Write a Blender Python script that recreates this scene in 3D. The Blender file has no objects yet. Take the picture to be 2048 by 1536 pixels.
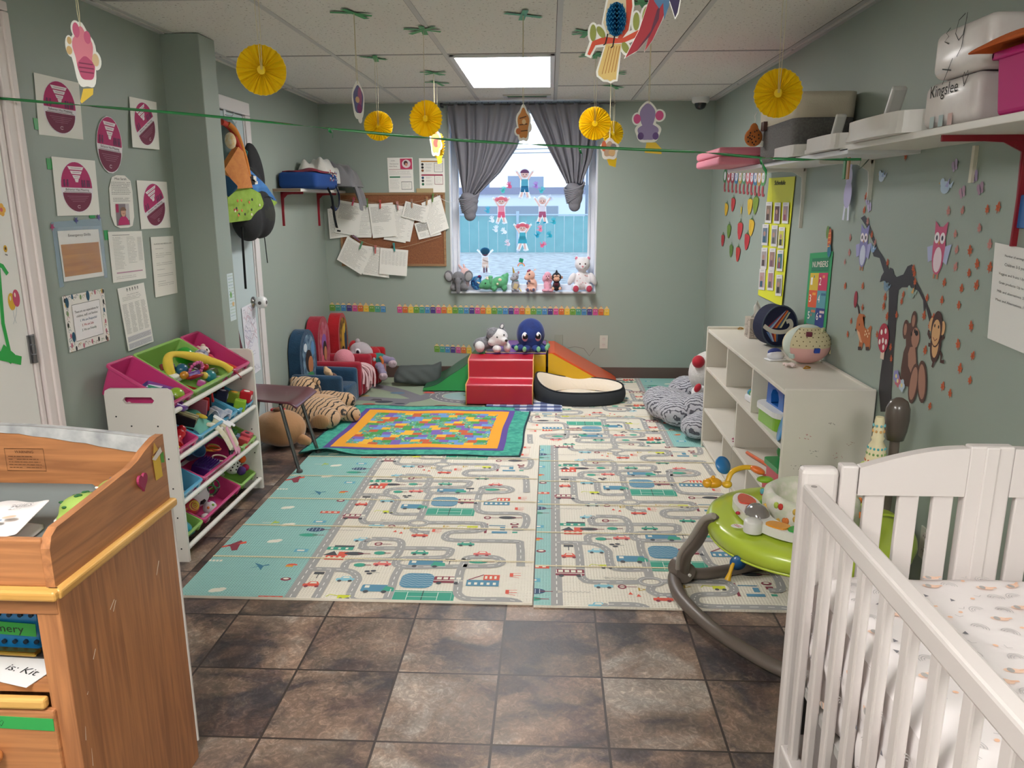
import bpy, bmesh, math, random
from math import sin, cos, pi, radians as R_, sqrt, atan2
from mathutils import Vector as V, Matrix, Euler, Quaternion
random.seed(7)
SC = bpy.context.scene
COL = SC.collection
# ---------------------------------------------------------------- camera
CF, PITCH, YAW, ROLL, EYE = 1541.4, .2323, .0488, .0032, 1.4876
CEIL, BACK, XL, XR, XP, XQ = 2.2672, 6.516, -1.89, 1.307, -1.846, -1.66
FRONT = -1.6
_cy, _sy, _cp, _sp = cos(YAW), sin(YAW), cos(PITCH), sin(PITCH)
FWD = V((-_sy*_cp, _cy*_cp, -_sp)); RGT = V((_cy, _sy, 0)); UPV = V((-_sy*_sp, _cy*_sp, _cp))
cam = bpy.data.cameras.new('camera'); camo = bpy.data.objects.new('camera', cam); COL.objects.link(camo)
cam.sensor_width = 36; cam.lens = CF/2048*36; cam.clip_start = .02; cam.clip_end = 500
_r = RGT*cos(ROLL)-UPV*sin(ROLL); _u = UPV*cos(ROLL)+RGT*sin(ROLL)
camo.matrix_world = Matrix(((_r.x, _u.x, -FWD.x, 0), (_r.y, _u.y, -FWD.y, 0), (_r.z, _u.z, -FWD.z, EYE), (0, 0, 0, 1)))
SC.camera = camo
# ---------------------------------------------------------------- view and daylight
SC.view_settings.view_transform = 'Standard'; SC.view_settings.look = 'None'
SC.view_settings.gamma = 1; SC.view_settings.use_curve_mapping = False
SC.view_settings.exposure = 0.55
SC.cycles.max_bounces = 8; SC.cycles.diffuse_bounces = 5; SC.cycles.sample_clamp_indirect = 6
wd = bpy.data.worlds.new('sky'); SC.world = wd; wd.use_nodes = True
_nt = wd.node_tree; _nt.nodes.clear()
_o = _nt.nodes.new('ShaderNodeOutputWorld'); _b = _nt.nodes.new('ShaderNodeBackground')
_g = _nt.nodes.new('ShaderNodeTexCoord'); _x = _nt.nodes.new('ShaderNodeSeparateXYZ'); _c = _nt.nodes.new('ShaderNodeValToRGB')
_nt.links.new(_g.outputs['Generated'], _x.inputs[0]); _nt.links.new(_x.outputs[2], _c.inputs[0])
_nt.links.new(_c.outputs[0], _b.inputs[0]); _nt.links.new(_b.outputs[0], _o.inputs[0])
_c.color_ramp.elements[0].position = 0.0; _c.color_ramp.elements[0].color = (.86, .92, 1, 1)
_c.color_ramp.elements[1].position = .30; _c.color_ramp.elements[1].color = (.58, .75, .97, 1)
_b.inputs[1].default_value = 1.55
# ---------------------------------------------------------------- materials
def lin(c):
 return c/12.92 if c <= .04045 else ((c+.055)/1.055)**2.4
def rgb(h):
 h = h.lstrip('#')
 if len(h) == 3: h = ''.join(a+a for a in h)
 return tuple(lin(int(h[i:i+2], 16)/255) for i in (0, 2, 4))+(1,)
_M = {}
def mat(h, rough=.6, metal=0, bump=0, bs=200., var=0, vs=8., fuzz=0, em=0, trans=0, alpha=1, h2=None, coat=0, kind=None, **k):
 """plain procedural material; h colour, h2+var mottling, bump noise of scale bs"""
 key = (h, rough, metal, bump, bs, var, vs, fuzz, em, trans, alpha, h2, coat, kind, tuple(sorted(k.items())))
 if key in _M: return _M[key]
 m = bpy.data.materials.new('paint_'+str(len(_M))); m.use_nodes = True; _M[key] = m
 nt = m.node_tree; p = nt.nodes['Principled BSDF']; c = rgb(h)
 p.inputs['Base Color'].default_value = c; p.inputs['Roughness'].default_value = rough; p.inputs['Metallic'].default_value = metal
 m.diffuse_color = c
 if coat: p.inputs['Coat Weight'].default_value = coat; p.inputs['Coat Roughness'].default_value = .12
 if fuzz: p.inputs['Sheen Weight'].default_value = fuzz; p.inputs['Sheen Roughness'].default_value = .4
 if em: p.inputs['Emission Color'].default_value = c; p.inputs['Emission Strength'].default_value = em
 if trans: p.inputs['Transmission Weight'].default_value = trans; p.inputs['IOR'].default_value = 1.3
 if alpha < 1: p.inputs['Alpha'].default_value = alpha
 tc = None
 if var or bump or kind:
  tc = nt.nodes.new('ShaderNodeTexCoord')
 L = nt.links.new
 if var:
  n = nt.nodes.new('ShaderNodeTexNoise'); n.inputs['Scale'].default_value = vs; n.inputs['Detail'].default_value = 5
  L(tc.outputs['Object'], n.inputs['Vector'])
  r = nt.nodes.new('ShaderNodeValToRGB'); c2 = rgb(h2) if h2 else tuple(x*.7 for x in c[:3])+(1,)
  r.color_ramp.elements[0].position = .5-.25/max(var, .05)*.5 if var < 1 else .42
  r.color_ramp.elements[1].position = .5+.25/max(var, .05)*.5 if var < 1 else .58
  r.color_ramp.elements[0].color = c; r.color_ramp.elements[1].color = c2
  L(n.outputs[0], r.inputs[0]); L(r.outputs[0], p.inputs['Base Color'])
 if bump:
  n = nt.nodes.new('ShaderNodeTexNoise'); n.inputs['Scale'].default_value = bs; n.inputs['Detail'].default_value = 3
  L(tc.outputs['Object'], n.inputs['Vector'])
  b = nt.nodes.new('ShaderNodeBump'); b.inputs['Strength'].default_value = bump; b.inputs['Distance'].default_value = .004
  L(n.outputs[0], b.inputs['Height']); L(b.outputs[0], p.inputs['Normal'])
 return m
def plush_mat(h, h2=None, rough=.9):
 return mat(h, rough, bump=.9, bs=170, fuzz=.35, var=.6 if h2 else 0, vs=60, h2=h2)
def cloth_mat(h, h2=None, vs=20.):
 return mat(h, .85, bump=.35, bs=350, var=.6 if h2 else 0, vs=vs, h2=h2)
def plastic(h, rough=.32):
 return mat(h, rough, coat=.3)
# ---------------------------------------------------------------- mesh builder
def tupl(a): return tuple(a)
def frame_to(d, up=V((0, 0, 1))):
 d = V(d).normalized(); up = V(up)
 if abs(d.dot(up)) > .98: up = V((0, 1, 0))
 x = up.cross(d).normalized(); y = d.cross(x)
 return x, y, d
class MB:
 def __init__(s, m=None):
  s.v = []; s.f = []; s.mi = []; s.sm = []; s.mats = []; s.cur = m; s.T = None
 def use(s, m): s.cur = m; return s
 def _m(s, m):
  m = m or s.cur
  if isinstance(m, str): m = mat(m)
  if m not in s.mats: s.mats.append(m)
  return s.mats.index(m)
 def add(s, vs, fs, m=None, sm=False):
  b = len(s.v); i = s._m(m)
  if s.T is not None: vs = [s.T @ V(p) for p in vs]
  s.v += [tuple(p) for p in vs]
  for f in fs: s.f.append([b+k for k in f]); s.mi.append(i); s.sm.append(sm)
  return s
 def box(s, c, d, m=None, rot=None, taper=1.):
  x, y, z = d[0]/2, d[1]/2, d[2]/2; t = taper
  P = [(-x*t, -y*t, -z), (x*t, -y*t, -z), (x*t, y*t, -z), (-x*t, y*t, -z), (-x, -y, z), (x, -y, z), (x, y, z), (-x, y, z)]
  if rot is not None:
   r = Euler(rot).to_matrix() if not isinstance(rot, Matrix) else rot
   P = [r @ V(p) for p in P]
  P = [(p[0]+c[0], p[1]+c[1], p[2]+c[2]) for p in P]
  return s.add(P, [(0, 3, 2, 1), (4, 5, 6, 7), (0, 1, 5, 4), (1, 2, 6, 5), (2, 3, 7, 6), (3, 0, 4, 7)], m)
 def bar(s, a, b, w, h, m=None, up=(0, 0, 1)):
  a, b = V(a), V(b); x, y, d = frame_to(b-a, up)
  P = [a+x*i*w/2+y*j*h/2 for i, j in ((-1, -1), (1, -1), (1, 1), (-1, 1))]; Q = [p+(b-a) for p in P]
  return s.add(P+Q, [(0, 3, 2, 1), (4, 5, 6, 7), (0, 1, 5, 4), (1, 2, 6, 5), (2, 3, 7, 6), (3, 0, 4, 7)], m)
 def tube(s, path, r, m=None, n=8, close=False, flat=1., up=(0, 0, 1)):
  path = [V(p) for p in path]; k = len(path); rs = r if isinstance(r, (list, tuple)) else [r]*k
  vs = []; prev = None
  for i, p in enumerate(path):
   d = (path[(i+1) % k]-path[i-1]) if close else path[min(i+1, k-1)]-path[max(i-1, 0)]
   if d.length < 1e-9: d = V((0, 0, 1))
   d.normalize()
   if prev is None: x, y, _ = frame_to(d, up)
   else:
    x = prev-d*prev.dot(d)
    x = x.normalized() if x.length > 1e-6 else frame_to(d, up)[0]
    y = d.cross(x)
   prev = x
   for j in range(n):
    a = 2*pi*j/n; vs.append(p+x*cos(a)*rs[i]+y*sin(a)*rs[i]*flat)
  fs = [(i*n+j, i*n+(j+1) % n, (i+1) % k*n+(j+1) % n, (i+1) % k*n+j) for i in range(k if close else k-1) for j in range(n)]
  s.add(vs, fs, m, True)
  if not close: s.add(vs[:n], [tuple(range(n))[::-1]], m); s.add(vs[-n:], [tuple(range(n))], m)
  return s
 def cyl(s, a, b, r, r2=None, m=None, n=20, sm=True):
  a, b = V(a), V(b); x, y, d = frame_to(b-a); r2 = r if r2 is None else r2
  P = [a+x*cos(2*pi*j/n)*r+y*sin(2*pi*j/n)*r for j in range(n)]; Q = [b+x*cos(2*pi*j/n)*r2+y*sin(2*pi*j/n)*r2 for j in range(n)]
  s.add(P+Q, [(j, (j+1) % n, n+(j+1) % n, n+j) for j in range(n)], m, sm)
  s.add(P, [tuple(range(n))[::-1]], m); s.add(Q, [tuple(range(n))], m); return s
 def lathe(s, prof, c=(0, 0, 0), m=None, n=24, axis=(0, 0, 1), sx=1., sy=1.):
  x, y, d = frame_to(axis); c = V(c); vs = []
  for r, z in prof:
   for j in range(n): vs.append(c+x*cos(2*pi*j/n)*r*sx+y*sin(2*pi*j/n)*r*sy+d*z)
  k = len(prof)
  s.add(vs, [(i*n+j, i*n+(j+1) % n, (i+1)*n+(j+1) % n, (i+1)*n+j) for i in range(k-1) for j in range(n)], m, True)
  s.add(vs[:n], [tuple(range(n))[::-1]], m); s.add(vs[-n:], [tuple(range(n))], m); return s
 def ball(s, c, r, m=None, rot=None, n=14, k=9):
  r = (r, r, r) if not isinstance(r, (list, tuple)) else r; vs = []
  q = Euler(rot).to_matrix() if rot else None
  for i in range(k+1):
   t = pi*i/k
   for j in range(n):
    p = V((r[0]*sin(t)*cos(2*pi*j/n), r[1]*sin(t)*sin(2*pi*j/n), r[2]*cos(t)))
    if q: p = q @ p
    vs.append((p[0]+c[0], p[1]+c[1], p[2]+c[2]))
  return s.add(vs, [(i*n+j, (i+1)*n+j, (i+1)*n+(j+1) % n, i*n+(j+1) % n) for i in range(k) for j in range(n)], m, True)
 def prism(s, poly, fr, t, m=None, m2=None, sm=False, z0=0.):
  """poly in (u,v) of frame fr extruded by t along its normal"""
  P = [fr.p(u, w, z0) for u, w in poly]; Q = [fr.p(u, w, z0+t) for u, w in poly]; n = len(poly)
  s.add(P+Q, [(j, (j+1) % n, n+(j+1) % n, n+j) for j in range(n)], m2 or m, sm)
  s.add(P, [tuple(range(n))[::-1]], m); s.add(Q, [tuple(range(n))], m); return s
 def grid(s, fn, nu, nv, m=None, sm=True, t=None):
  """surface fn(a,b), a,b in 0..1; t gives thickness along -normal via second skin function"""
  vs = [fn(i/nu, j/nv) for j in range(nv+1) for i in range(nu+1)]
  return s.add(vs, [(j*(nu+1)+i, j*(nu+1)+i+1, (j+1)*(nu+1)+i+1, (j+1)*(nu+1)+i) for j in range(nv) for i in range(nu)], m, sm)
 def obj(s, name, parent=None, bevel=0, seg=2, remesh=0, solid=0, subsurf=0, smooth=None, loc=None, rot=None, disp=0, dscale=.05, shade=False, **tags):
  me = bpy.data.meshes.new(name); me.from_pydata(s.v, [], s.f)
  for m in s.mats: me.materials.append(m)
  me.polygons.foreach_set('material_index', s.mi); me.polygons.foreach_set('use_smooth', [True]*len(s.f) if shade else s.sm)
  me.update()
  o = bpy.data.objects.new(name, me); COL.objects.link(o)
  if parent: o.parent = parent
  if loc is not None: o.location = loc
  if rot is not None: o.rotation_euler = rot
  if remesh:
   d = o.modifiers.new('r', 'REMESH'); d.mode = 'VOXEL'; d.voxel_size = remesh; d.use_smooth_shade = True
   d = o.modifiers.new('s', 'SMOOTH'); d.iterations = smooth or 4; d.factor = .6
  if disp:
   tx = bpy.data.textures.new('n', 'CLOUDS'); tx.noise_scale = dscale
   d = o.modifiers.new('d', 'DISPLACE'); d.texture = tx; d.strength = disp; d.mid_level = .5
  if solid: d = o.modifiers.new('t', 'SOLIDIFY'); d.thickness = solid; d.offset = 0
  if bevel: d = o.modifiers.new('b', 'BEVEL'); d.width = bevel; d.segments = seg; d.limit_method = 'ANGLE'; d.angle_limit = R_(40); d.harden_normals = False
  if subsurf: d = o.modifiers.new('u', 'SUBSURF'); d.levels = subsurf; d.render_levels = subsurf
  tag(o, **tags); return o
def tag(o, label=None, cat=None, group=None, kind=None):
 if label: o['label'] = label
 if cat: o['category'] = cat
 if group: o['group'] = group
 if kind: o['kind'] = kind
 return o
def thing(name, label, cat, loc=(0, 0, 0), rot=(0, 0, 0), group=None, s=1):
 o = bpy.data.objects.new(name, None); o.empty_display_size = .05; COL.objects.link(o)
 o.location = loc; o.rotation_euler = rot; o.scale = (s, s, s); return tag(o, label, cat, group)
# ---------------------------------------------------------------- where a sight line meets a real surface
def ray(px, py):
 a, b = (px-1024)/CF, (py-768)/CF
 a, b = cos(ROLL)*a+sin(ROLL)*b, -sin(ROLL)*a+cos(ROLL)*b
 return FWD+RGT*a-UPV*b
def hit(ax, val, px, py):
 d = ray(px, py); t = (val-(0, 0, EYE)[ax])/d[ax]
 return V((0, 0, EYE))+d*t
def onfloor(px, py, z=0.): return hit(2, z, px, py)
def onback(px, py, y=BACK): return hit(1, y, px, py)
def onside(x, px, py): return hit(0, x, px, py)
# ---------------------------------------------------------------- flat art on a frame
class Fr:
 def __init__(s, o, u, v, n=None):
  s.o, s.u, s.v = V(o), V(u), V(v); s.n = V(n) if n is not None else s.u.cross(s.v).normalized()
 def p(s, a, b, c=0.): return s.o+s.u*a+s.v*b+s.n*c
def FL(y, z, e=.001, x=XP): return Fr((x+e, y, z), (0, 1, 0), (0, 0, 1))
def FRt(y, z, e=.001): return Fr((XR-e, y, z), (0, -1, 0), (0, 0, 1))
def FB(x, z, e=.001): return Fr((x, BACK-e, z), (1, 0, 0), (0, 0, 1))
def FF(x, y, z=.0): return Fr((x, y, z), (1, 0, 0), (0, 1, 0))
EPS = .0005
_txt = {}
def text_geo(t):
 if t not in _txt:
  c = bpy.data.curves.new('t', 'FONT'); c.body = t; c.size = 1; c.align_x = 'CENTER'; c.align_y = 'CENTER'; c.resolution_u = 2
  o = bpy.data.objects.new('t', c); COL.objects.link(o)
  me = bpy.data.meshes.new_from_object(o)
  _txt[t] = ([tuple(v.co) for v in me.vertices], [tuple(p.vertices) for p in me.polygons])
  bpy.data.objects.remove(o); bpy.data.curves.remove(c); bpy.data.meshes.remove(me)
 return _txt[t]
def ell(cx, cy, rx, ry, a0=0, a1=2*pi, n=18, rot=0):
 P = []
 for i in range(n if a1-a0 > 6.2 else n+1):
  a = a0+(a1-a0)*i/n; x, y = rx*cos(a), ry*sin(a)
  P.append((cx+x*cos(rot)-y*sin(rot), cy+x*sin(rot)+y*cos(rot)))
 return P
def rect(x0, y0, x1, y1): return [(x0, y0), (x1, y0), (x1, y1), (x0, y1)]
def rrect(x0, y0, x1, y1, r, n=4):
 P = []
 for cx, cy, a in ((x1-r, y1-r, 0), (x0+r, y1-r, pi/2), (x0+r, y0+r, pi), (x1-r, y0+r, 3*pi/2)):
  for i in range(n+1): P.append((cx+r*cos(a+pi/2*i/n), cy+r*sin(a+pi/2*i/n)))
 return P
def catmull(P, k=5, close=False):
 n = len(P); out = []
 rng = range(n if close else n-1)
 for i in rng:
  p0, p1, p2, p3 = [P[(i+j) % n] if close else P[max(0, min(n-1, i+j))] for j in (-1, 0, 1, 2)]
  for t in range(k):
   t /= k
   out.append(tuple(.5*((2*b)+(-a+c)*t+(2*a-5*b+4*c-d)*t*t+(-a+3*b-3*c+d)*t**3) for a, b, c, d in zip(p0, p1, p2, p3)))
 if not close: out.append(tuple(P[-1]))
 return out
class Art:
 """draws flat coloured shapes on frame fr into builder mb; L = layer height"""
 def __init__(s, mb, fr, L=1, rough=.7): s.mb, s.fr, s.L, s.rough = mb, fr, L, rough; s.x = s.y = 0; s.sc = 1; s.rot = 0
 def at(s, x=0, y=0, sc=1, rot=0): s.x, s.y, s.sc, s.rot = x, y, sc, rot; return s
 def _t(s, p):
  a, b = p[0]*s.sc, p[1]*s.sc; c, d = cos(s.rot), sin(s.rot)
  return s.x+a*c-b*d, s.y+a*d+b*c
 def _z(s, L): s.k = (getattr(s, 'k', 0)+1) % 16; return (s.L+L)*EPS+s.k*.00002
 def _mat(s, h): return mat(h, s.rough) if isinstance(h, str) else h
 def poly(s, P, h, L=0):
  s._z0 = s._z(L); s.mb.add([s.fr.p(*s._t(p), s._z0) for p in P], [tuple(range(len(P)))], s._mat(h)); return s
 def rect(s, x0, y0, x1, y1, h, L=0): return s.poly(rect(x0, y0, x1, y1), h, L)
 def ell(s, cx, cy, rx, ry, h, L=0, **k): return s.poly(ell(cx, cy, rx, ry, **k), h, L)
 def line(s, P, w, h, L=0, close=False):
  n = len(P)
  if n < 2: return s
  A, B = [], []
  for i in range(n):
   p0 = P[(i-1) % n] if close else P[max(i-1, 0)]; p1 = P[(i+1) % n] if close else P[min(i+1, n-1)]
   dx, dy = p1[0]-p0[0], p1[1]-p0[1]; l = math.hypot(dx, dy) or 1
   nx, ny = -dy/l*w/2, dx/l*w/2
   A.append((P[i][0]+nx, P[i][1]+ny)); B.append((P[i][0]-nx, P[i][1]-ny))
  s._z0 = s._z(L); vs = [s.fr.p(*s._t(p), s._z0) for p in A+B]
  s.mb.add(vs, [(n+i, n+(i+1) % n, (i+1) % n, i) for i in range(n if close else n-1)], s._mat(h)); return s
 def dash(s, P, w, h, ln=.02, gap=.02, L=0):
  acc = 0; seg = []
  for a, b in zip(P, P[1:]):
   d = math.hypot(b[0]-a[0], b[1]-a[1]); t = 0
   while t < d-1e-9:
    ph = acc % (ln+gap); on = ph < ln-1e-9
    st = min(d-t, (ln-ph) if on else (ln+gap-ph)); st = max(st, 1e-5)
    if on: s.line([(a[0]+(b[0]-a[0])*t/d, a[1]+(b[1]-a[1])*t/d), (a[0]+(b[0]-a[0])*(t+st)/d, a[1]+(b[1]-a[1])*(t+st)/d)], w, h, L)
    t += st; acc += st
  return s
 def text(s, t, x, y, size, h, L=0, w=None, rot=0, bold=0):
  vs, fs = text_geo(t)
  if not vs: return s
  sx = size
  if w: sx = w/(max(v[0] for v in vs)-min(v[0] for v in vs))
  c, d = cos(rot), sin(rot)
  s._z0 = s._z(L); s.mb.add([s.fr.p(*s._t((x+a*sx*c-b*size*d, y+a*sx*d+b*size*c)), s._z0) for a, b, _ in vs], fs, s._mat(h)); return s
 def scribble(s, x0, x1, y, h='444444', size=.004, fill=.8, L=0, rnd=random):
  """a row of tiny unreadable print"""
  x = x0
  while x < x1:
   w = rnd.uniform(2, 6)*size
   s.rect(x, y-size*.28, min(x+w, x1), y+size*.28, h, L); x += w+size*.9
   if rnd.random() > fill+.15: x += size*4
  return s
 def para(s, x0, x1, y0, y1, n, h='555555', size=.003, L=0, ragged=.3, rnd=random):
  for i in range(n):
   y = y1-(y1-y0)*(i+.5)/n
   s.scribble(x0, x1-(x1-x0)*ragged*rnd.random(), y, h, size, L=L, rnd=rnd)
  return s
def sheet_frame(pts, e0=.002, e1=None):
 """frame + size from world corners (tl,tr,br,bl) lying on a wall, lifted e0; lower edge lifted e1"""
 tl, tr, br, bl = [V(p) for p in pts]
 u = (tr-tl+br-bl)/2; v = (tl-bl+tr-br)/2; n = u.cross(v).normalized(); w, h = u.length, v.length
 c = (tl+tr+br+bl)/4
 if e1 is None: e1 = e0
 o = c-u/2-v/2+n*e1; vv = v+n*(e0-e1)
 return Fr(o, u.normalized(), vv/h), w, h
def sheet(name, label, cat, pts, draw, paper='f2f0ea', e0=.002, e1=None, group=None, thick=.0006, shape=None, parent=None, rough=.7):
 fr, w, h = sheet_frame(pts, e0, e1)
 mb = MB(mat(paper, rough)); mb.prism(shape(w, h) if shape else rect(0, 0, w, h), fr, thick)
 a = Art(mb, Fr(fr.p(0, 0, thick), fr.u, fr.v, fr.n));
 if draw: draw(a, w, h)
 return mb.obj(name, parent, label=label, cat=cat, group=group)
def Lw(*q, x=XP): return [onside(x, *p) for p in q]
def Rw(*q): return [onside(XR, *p) for p in q]
def Bw(*q): return [onback(*p) for p in q]
# ================================================================ room shell
def floor_material():
 m = bpy.data.materials.new('stone_look_tile'); m.use_nodes = True; nt = m.node_tree; p = nt.nodes['Principled BSDF']; L = nt.links.new
 def N(t, **k):
  n = nt.nodes.new(t)
  for a, b in k.items(): setattr(n, a, b)
  return n
 def math_(op, a, b=None):
  n = N('ShaderNodeMath', operation=op)
  for i, x in enumerate((a, b)):
   if x is None: continue
   if isinstance(x, (int, float)): n.inputs[i].default_value = x
   else: L(x, n.inputs[i])
  return n.outputs[0]
 tc = N('ShaderNodeTexCoord'); sp = N('ShaderNodeSeparateXYZ'); L(tc.outputs['Object'], sp.inputs[0])
 T = .3305; u = math_('DIVIDE', math_('ADD', sp.outputs[0], .153+T*20), T); v = math_('DIVIDE', math_('ADD', sp.outputs[1], -2.533+T*20), T)
 fu, fv = math_('FRACT', u), math_('FRACT', v); iu, iv = math_('FLOOR', u), math_('FLOOR', v)
 du = math_('MINIMUM', fu, math_('SUBTRACT', 1., fu)); dv = math_('MINIMUM', fv, math_('SUBTRACT', 1., fv))
 edge = math_('LESS_THAN', math_('MINIMUM', du, dv), .011)
 cb = N('ShaderNodeCombineXYZ'); L(iu, cb.inputs[0]); L(iv, cb.inputs[1])
 wn = N('ShaderNodeTexWhiteNoise'); L(cb.outputs[0], wn.inputs['Vector'])
 ad = N('ShaderNodeVectorMath', operation='MULTIPLY_ADD'); L(wn.outputs['Color'], ad.inputs[0]); ad.inputs[1].default_value = (9, 9, 9); L(tc.outputs['Object'], ad.inputs[2])
 def noise(sc, det, dist=0, rough=.6):
  n = N('ShaderNodeTexNoise'); n.inputs['Scale'].default_value = sc; n.inputs['Detail'].default_value = det; n.inputs['Distortion'].default_value = dist; n.inputs['Roughness'].default_value = rough
  L(ad.outputs[0], n.inputs['Vector']); return n.outputs[0]
 def ramp(x, *e):
  r = N('ShaderNodeValToRGB'); el = r.color_ramp.elements
  while len(el) < len(e): el.new(.5)
  for a, (pos, h) in zip(el, e): a.position = pos; a.color = rgb(h)
  L(x, r.inputs[0]); return r.outputs[0]
 base = ramp(noise(2.5, 7, .7), (.36, '2b272c'), (.44, '4a4144'), (.49, '76604f'), (.55, '94785f'), (.66, 'beb0a0'))
 rust = ramp(noise(7, 5, .8), (.40, '453e42'), (.50, '73564a'), (.60, '9a6c50'))
 mx = N('ShaderNodeMix', data_type='RGBA'); mx.inputs[0].default_value = .30; L(base, mx.inputs[6]); L(rust, mx.inputs[7])
 fine = noise(38, 8, 1.5, .75); fr = ramp(fine, (.36, '868484'), (.5, 'aeacac'), (.66, 'ffffff'))
 mm = N('ShaderNodeMix', data_type='RGBA', blend_type='MULTIPLY'); mm.inputs[0].default_value = .75; L(mx.outputs[2], mm.inputs[6]); L(fr, mm.inputs[7])
 sc = N('ShaderNodeHueSaturation'); L(mm.outputs[2], sc.inputs['Color']); sc.inputs['Saturation'].default_value = .78
 L(math_('ADD', math_('MULTIPLY', wn.outputs['Value'], .75), 1.25), sc.inputs['Value'])
 me = N('ShaderNodeMix', data_type='RGBA'); L(edge, me.inputs[0]); L(sc.outputs[0], me.inputs[6]); me.inputs[7].default_value = rgb('3a302c')
 L(me.outputs[2], p.inputs['Base Color']); p.inputs['Roughness'].default_value = .38
 L(math_('ADD', math_('MULTIPLY', fine, .25), .26), p.inputs['Roughness'])
 bp = N('ShaderNodeBump'); bp.inputs['Strength'].default_value = .25; bp.inputs['Distance'].default_value = .003
 L(math_('SUBTRACT', fine, edge), bp.inputs['Height']); L(bp.outputs[0], p.inputs['Normal'])
 return m
WALL = mat('9ba69d', .5, bump=.08, bs=120, var=.15, vs=1.2, h2='95a198')
def ceil_material():
 m = bpy.data.materials.new('speckled_ceiling_tile'); m.use_nodes = True; nt = m.node_tree; p = nt.nodes['Principled BSDF']; L = nt.links.new
 tc = nt.nodes.new('ShaderNodeTexCoord'); n = nt.nodes.new('ShaderNodeTexNoise'); n.inputs['Scale'].default_value = 75; n.inputs['Detail'].default_value = 2
 L(tc.outputs['Object'], n.inputs['Vector']); r = nt.nodes.new('ShaderNodeValToRGB')
 r.color_ramp.elements[0].position = .30; r.color_ramp.elements[0].color = rgb('9a958e'); r.color_ramp.elements[1].position = .37; r.color_ramp.elements[1].color = rgb('e2dfda')
 L(n.outputs[0], r.inputs[0]); L(r.outputs[0], p.inputs['Base Color']); p.inputs['Roughness'].default_value = .9
 b = nt.nodes.new('ShaderNodeBump'); b.inputs['Strength'].default_value = .3; b.inputs['Distance'].default_value = .003; L(n.outputs[0], b.inputs['Height']); L(b.outputs[0], p.inputs['Normal'])
 return m
mb = MB(floor_material()); mb.box(((XL+XR)/2, (BACK+FRONT)/2, -.05), (XR-XL+.4, BACK-FRONT+.4, .1)); mb.obj('floor', kind='structure')
# ceiling: tiles, flush grid bars, wall angle
mb = MB(ceil_material()); mb.box(((XL+XR)/2, (BACK+FRONT)/2, CEIL+.05), (XR-XL+.4, BACK-FRONT+.4, .1))
GX = [-.5738+.61*i for i in range(-2, 4)]; GY = [5.6805-1.22*j for j in range(7) if 5.6805-1.22*j > FRONT]
bar = mat('c4c3c2', .5); drk = mat('4a4a4a', .8)
for x in GX: mb.box((x, (BACK+FRONT)/2, CEIL-.0015), (.024, BACK-FRONT, .003), bar); mb.box((x-.013, (BACK+FRONT)/2, CEIL-.0005), (.003, BACK-FRONT, .001), drk)
for y in GY: mb.box(((XL+XR)/2, y, CEIL-.001), (XR-XL, .020, .002), mat('b4b3b2', .6)); mb.box(((XL+XR)/2, y-.011, CEIL-.0005), (XR-XL, .004, .001), drk)
for x in (XP+.012, XR-.012): mb.box((x, (BACK+FRONT)/2, CEIL-.003), (.024, BACK-FRONT, .006), bar)
mb.box(((XL+XR)/2, BACK-.012, CEIL-.003), (XR-XL, .024, .006), bar)
mb.obj('ceiling', kind='structure')
WX0, WX1, WZ0, WZ1 = -.832, .388, .735, 2.245
mb = MB(WALL); T = .14
for x0, x1, z0, z1 in ((XL-.2, WX0, -.05, CEIL), (WX1, XR+.2, -.05, CEIL), (WX0, WX1, -.05, WZ0), (WX0, WX1, WZ1, CEIL)):
 mb.box(((x0+x1)/2, BACK+T/2, (z0+z1)/2), (x1-x0, T, z1-z0))
mb.obj('wall_back', kind='structure')
mb = MB(WALL); mb.box((XR+.07, (BACK+FRONT)/2, CEIL/2-.02), (.14, BACK-FRONT, CEIL+.04)); mb.obj('wall_right', kind='structure')
mb = MB(WALL); mb.box((XP-.1, (3.9+FRONT)/2, CEIL/2-.02), (.2, 3.9-FRONT, CEIL+.04)); mb.box((XL-.078, (3.9+BACK)/2, CEIL/2-.02), (.156, BACK-3.9, CEIL+.04)); mb.obj('wall_left', kind='structure')
mb = MB(WALL); mb.box(((XL+XR)/2, FRONT-.07, CEIL/2-.02), (XR-XL+.4, .14, CEIL+.04)); mb.obj('wall_front', kind='structure')
mb = MB(WALL); mb.box(((XL-.02+XQ)/2, 3.92, CEIL/2-.02), (XQ-XL+.02, .18, CEIL+.035)); mb.obj('wall_pillar', kind='structure', bevel=.004)
BB = mat('5b4a44', .45)
for n, c, d in (('baseboard_back', ((XL+XR)/2, BACK-.004, .05), (XR-XL, .008, .1)), ('baseboard_right', (XR-.004, (BACK+FRONT)/2, .05), (.008, BACK-FRONT-.02, .1)), ('baseboard_left', (XL+.004, (BACK+5.0)/2, .05), (.008, BACK-5.02, .1))):
 mb = MB(BB); mb.box(c, d); mb.obj(n, kind='structure', bevel=.003)
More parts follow.
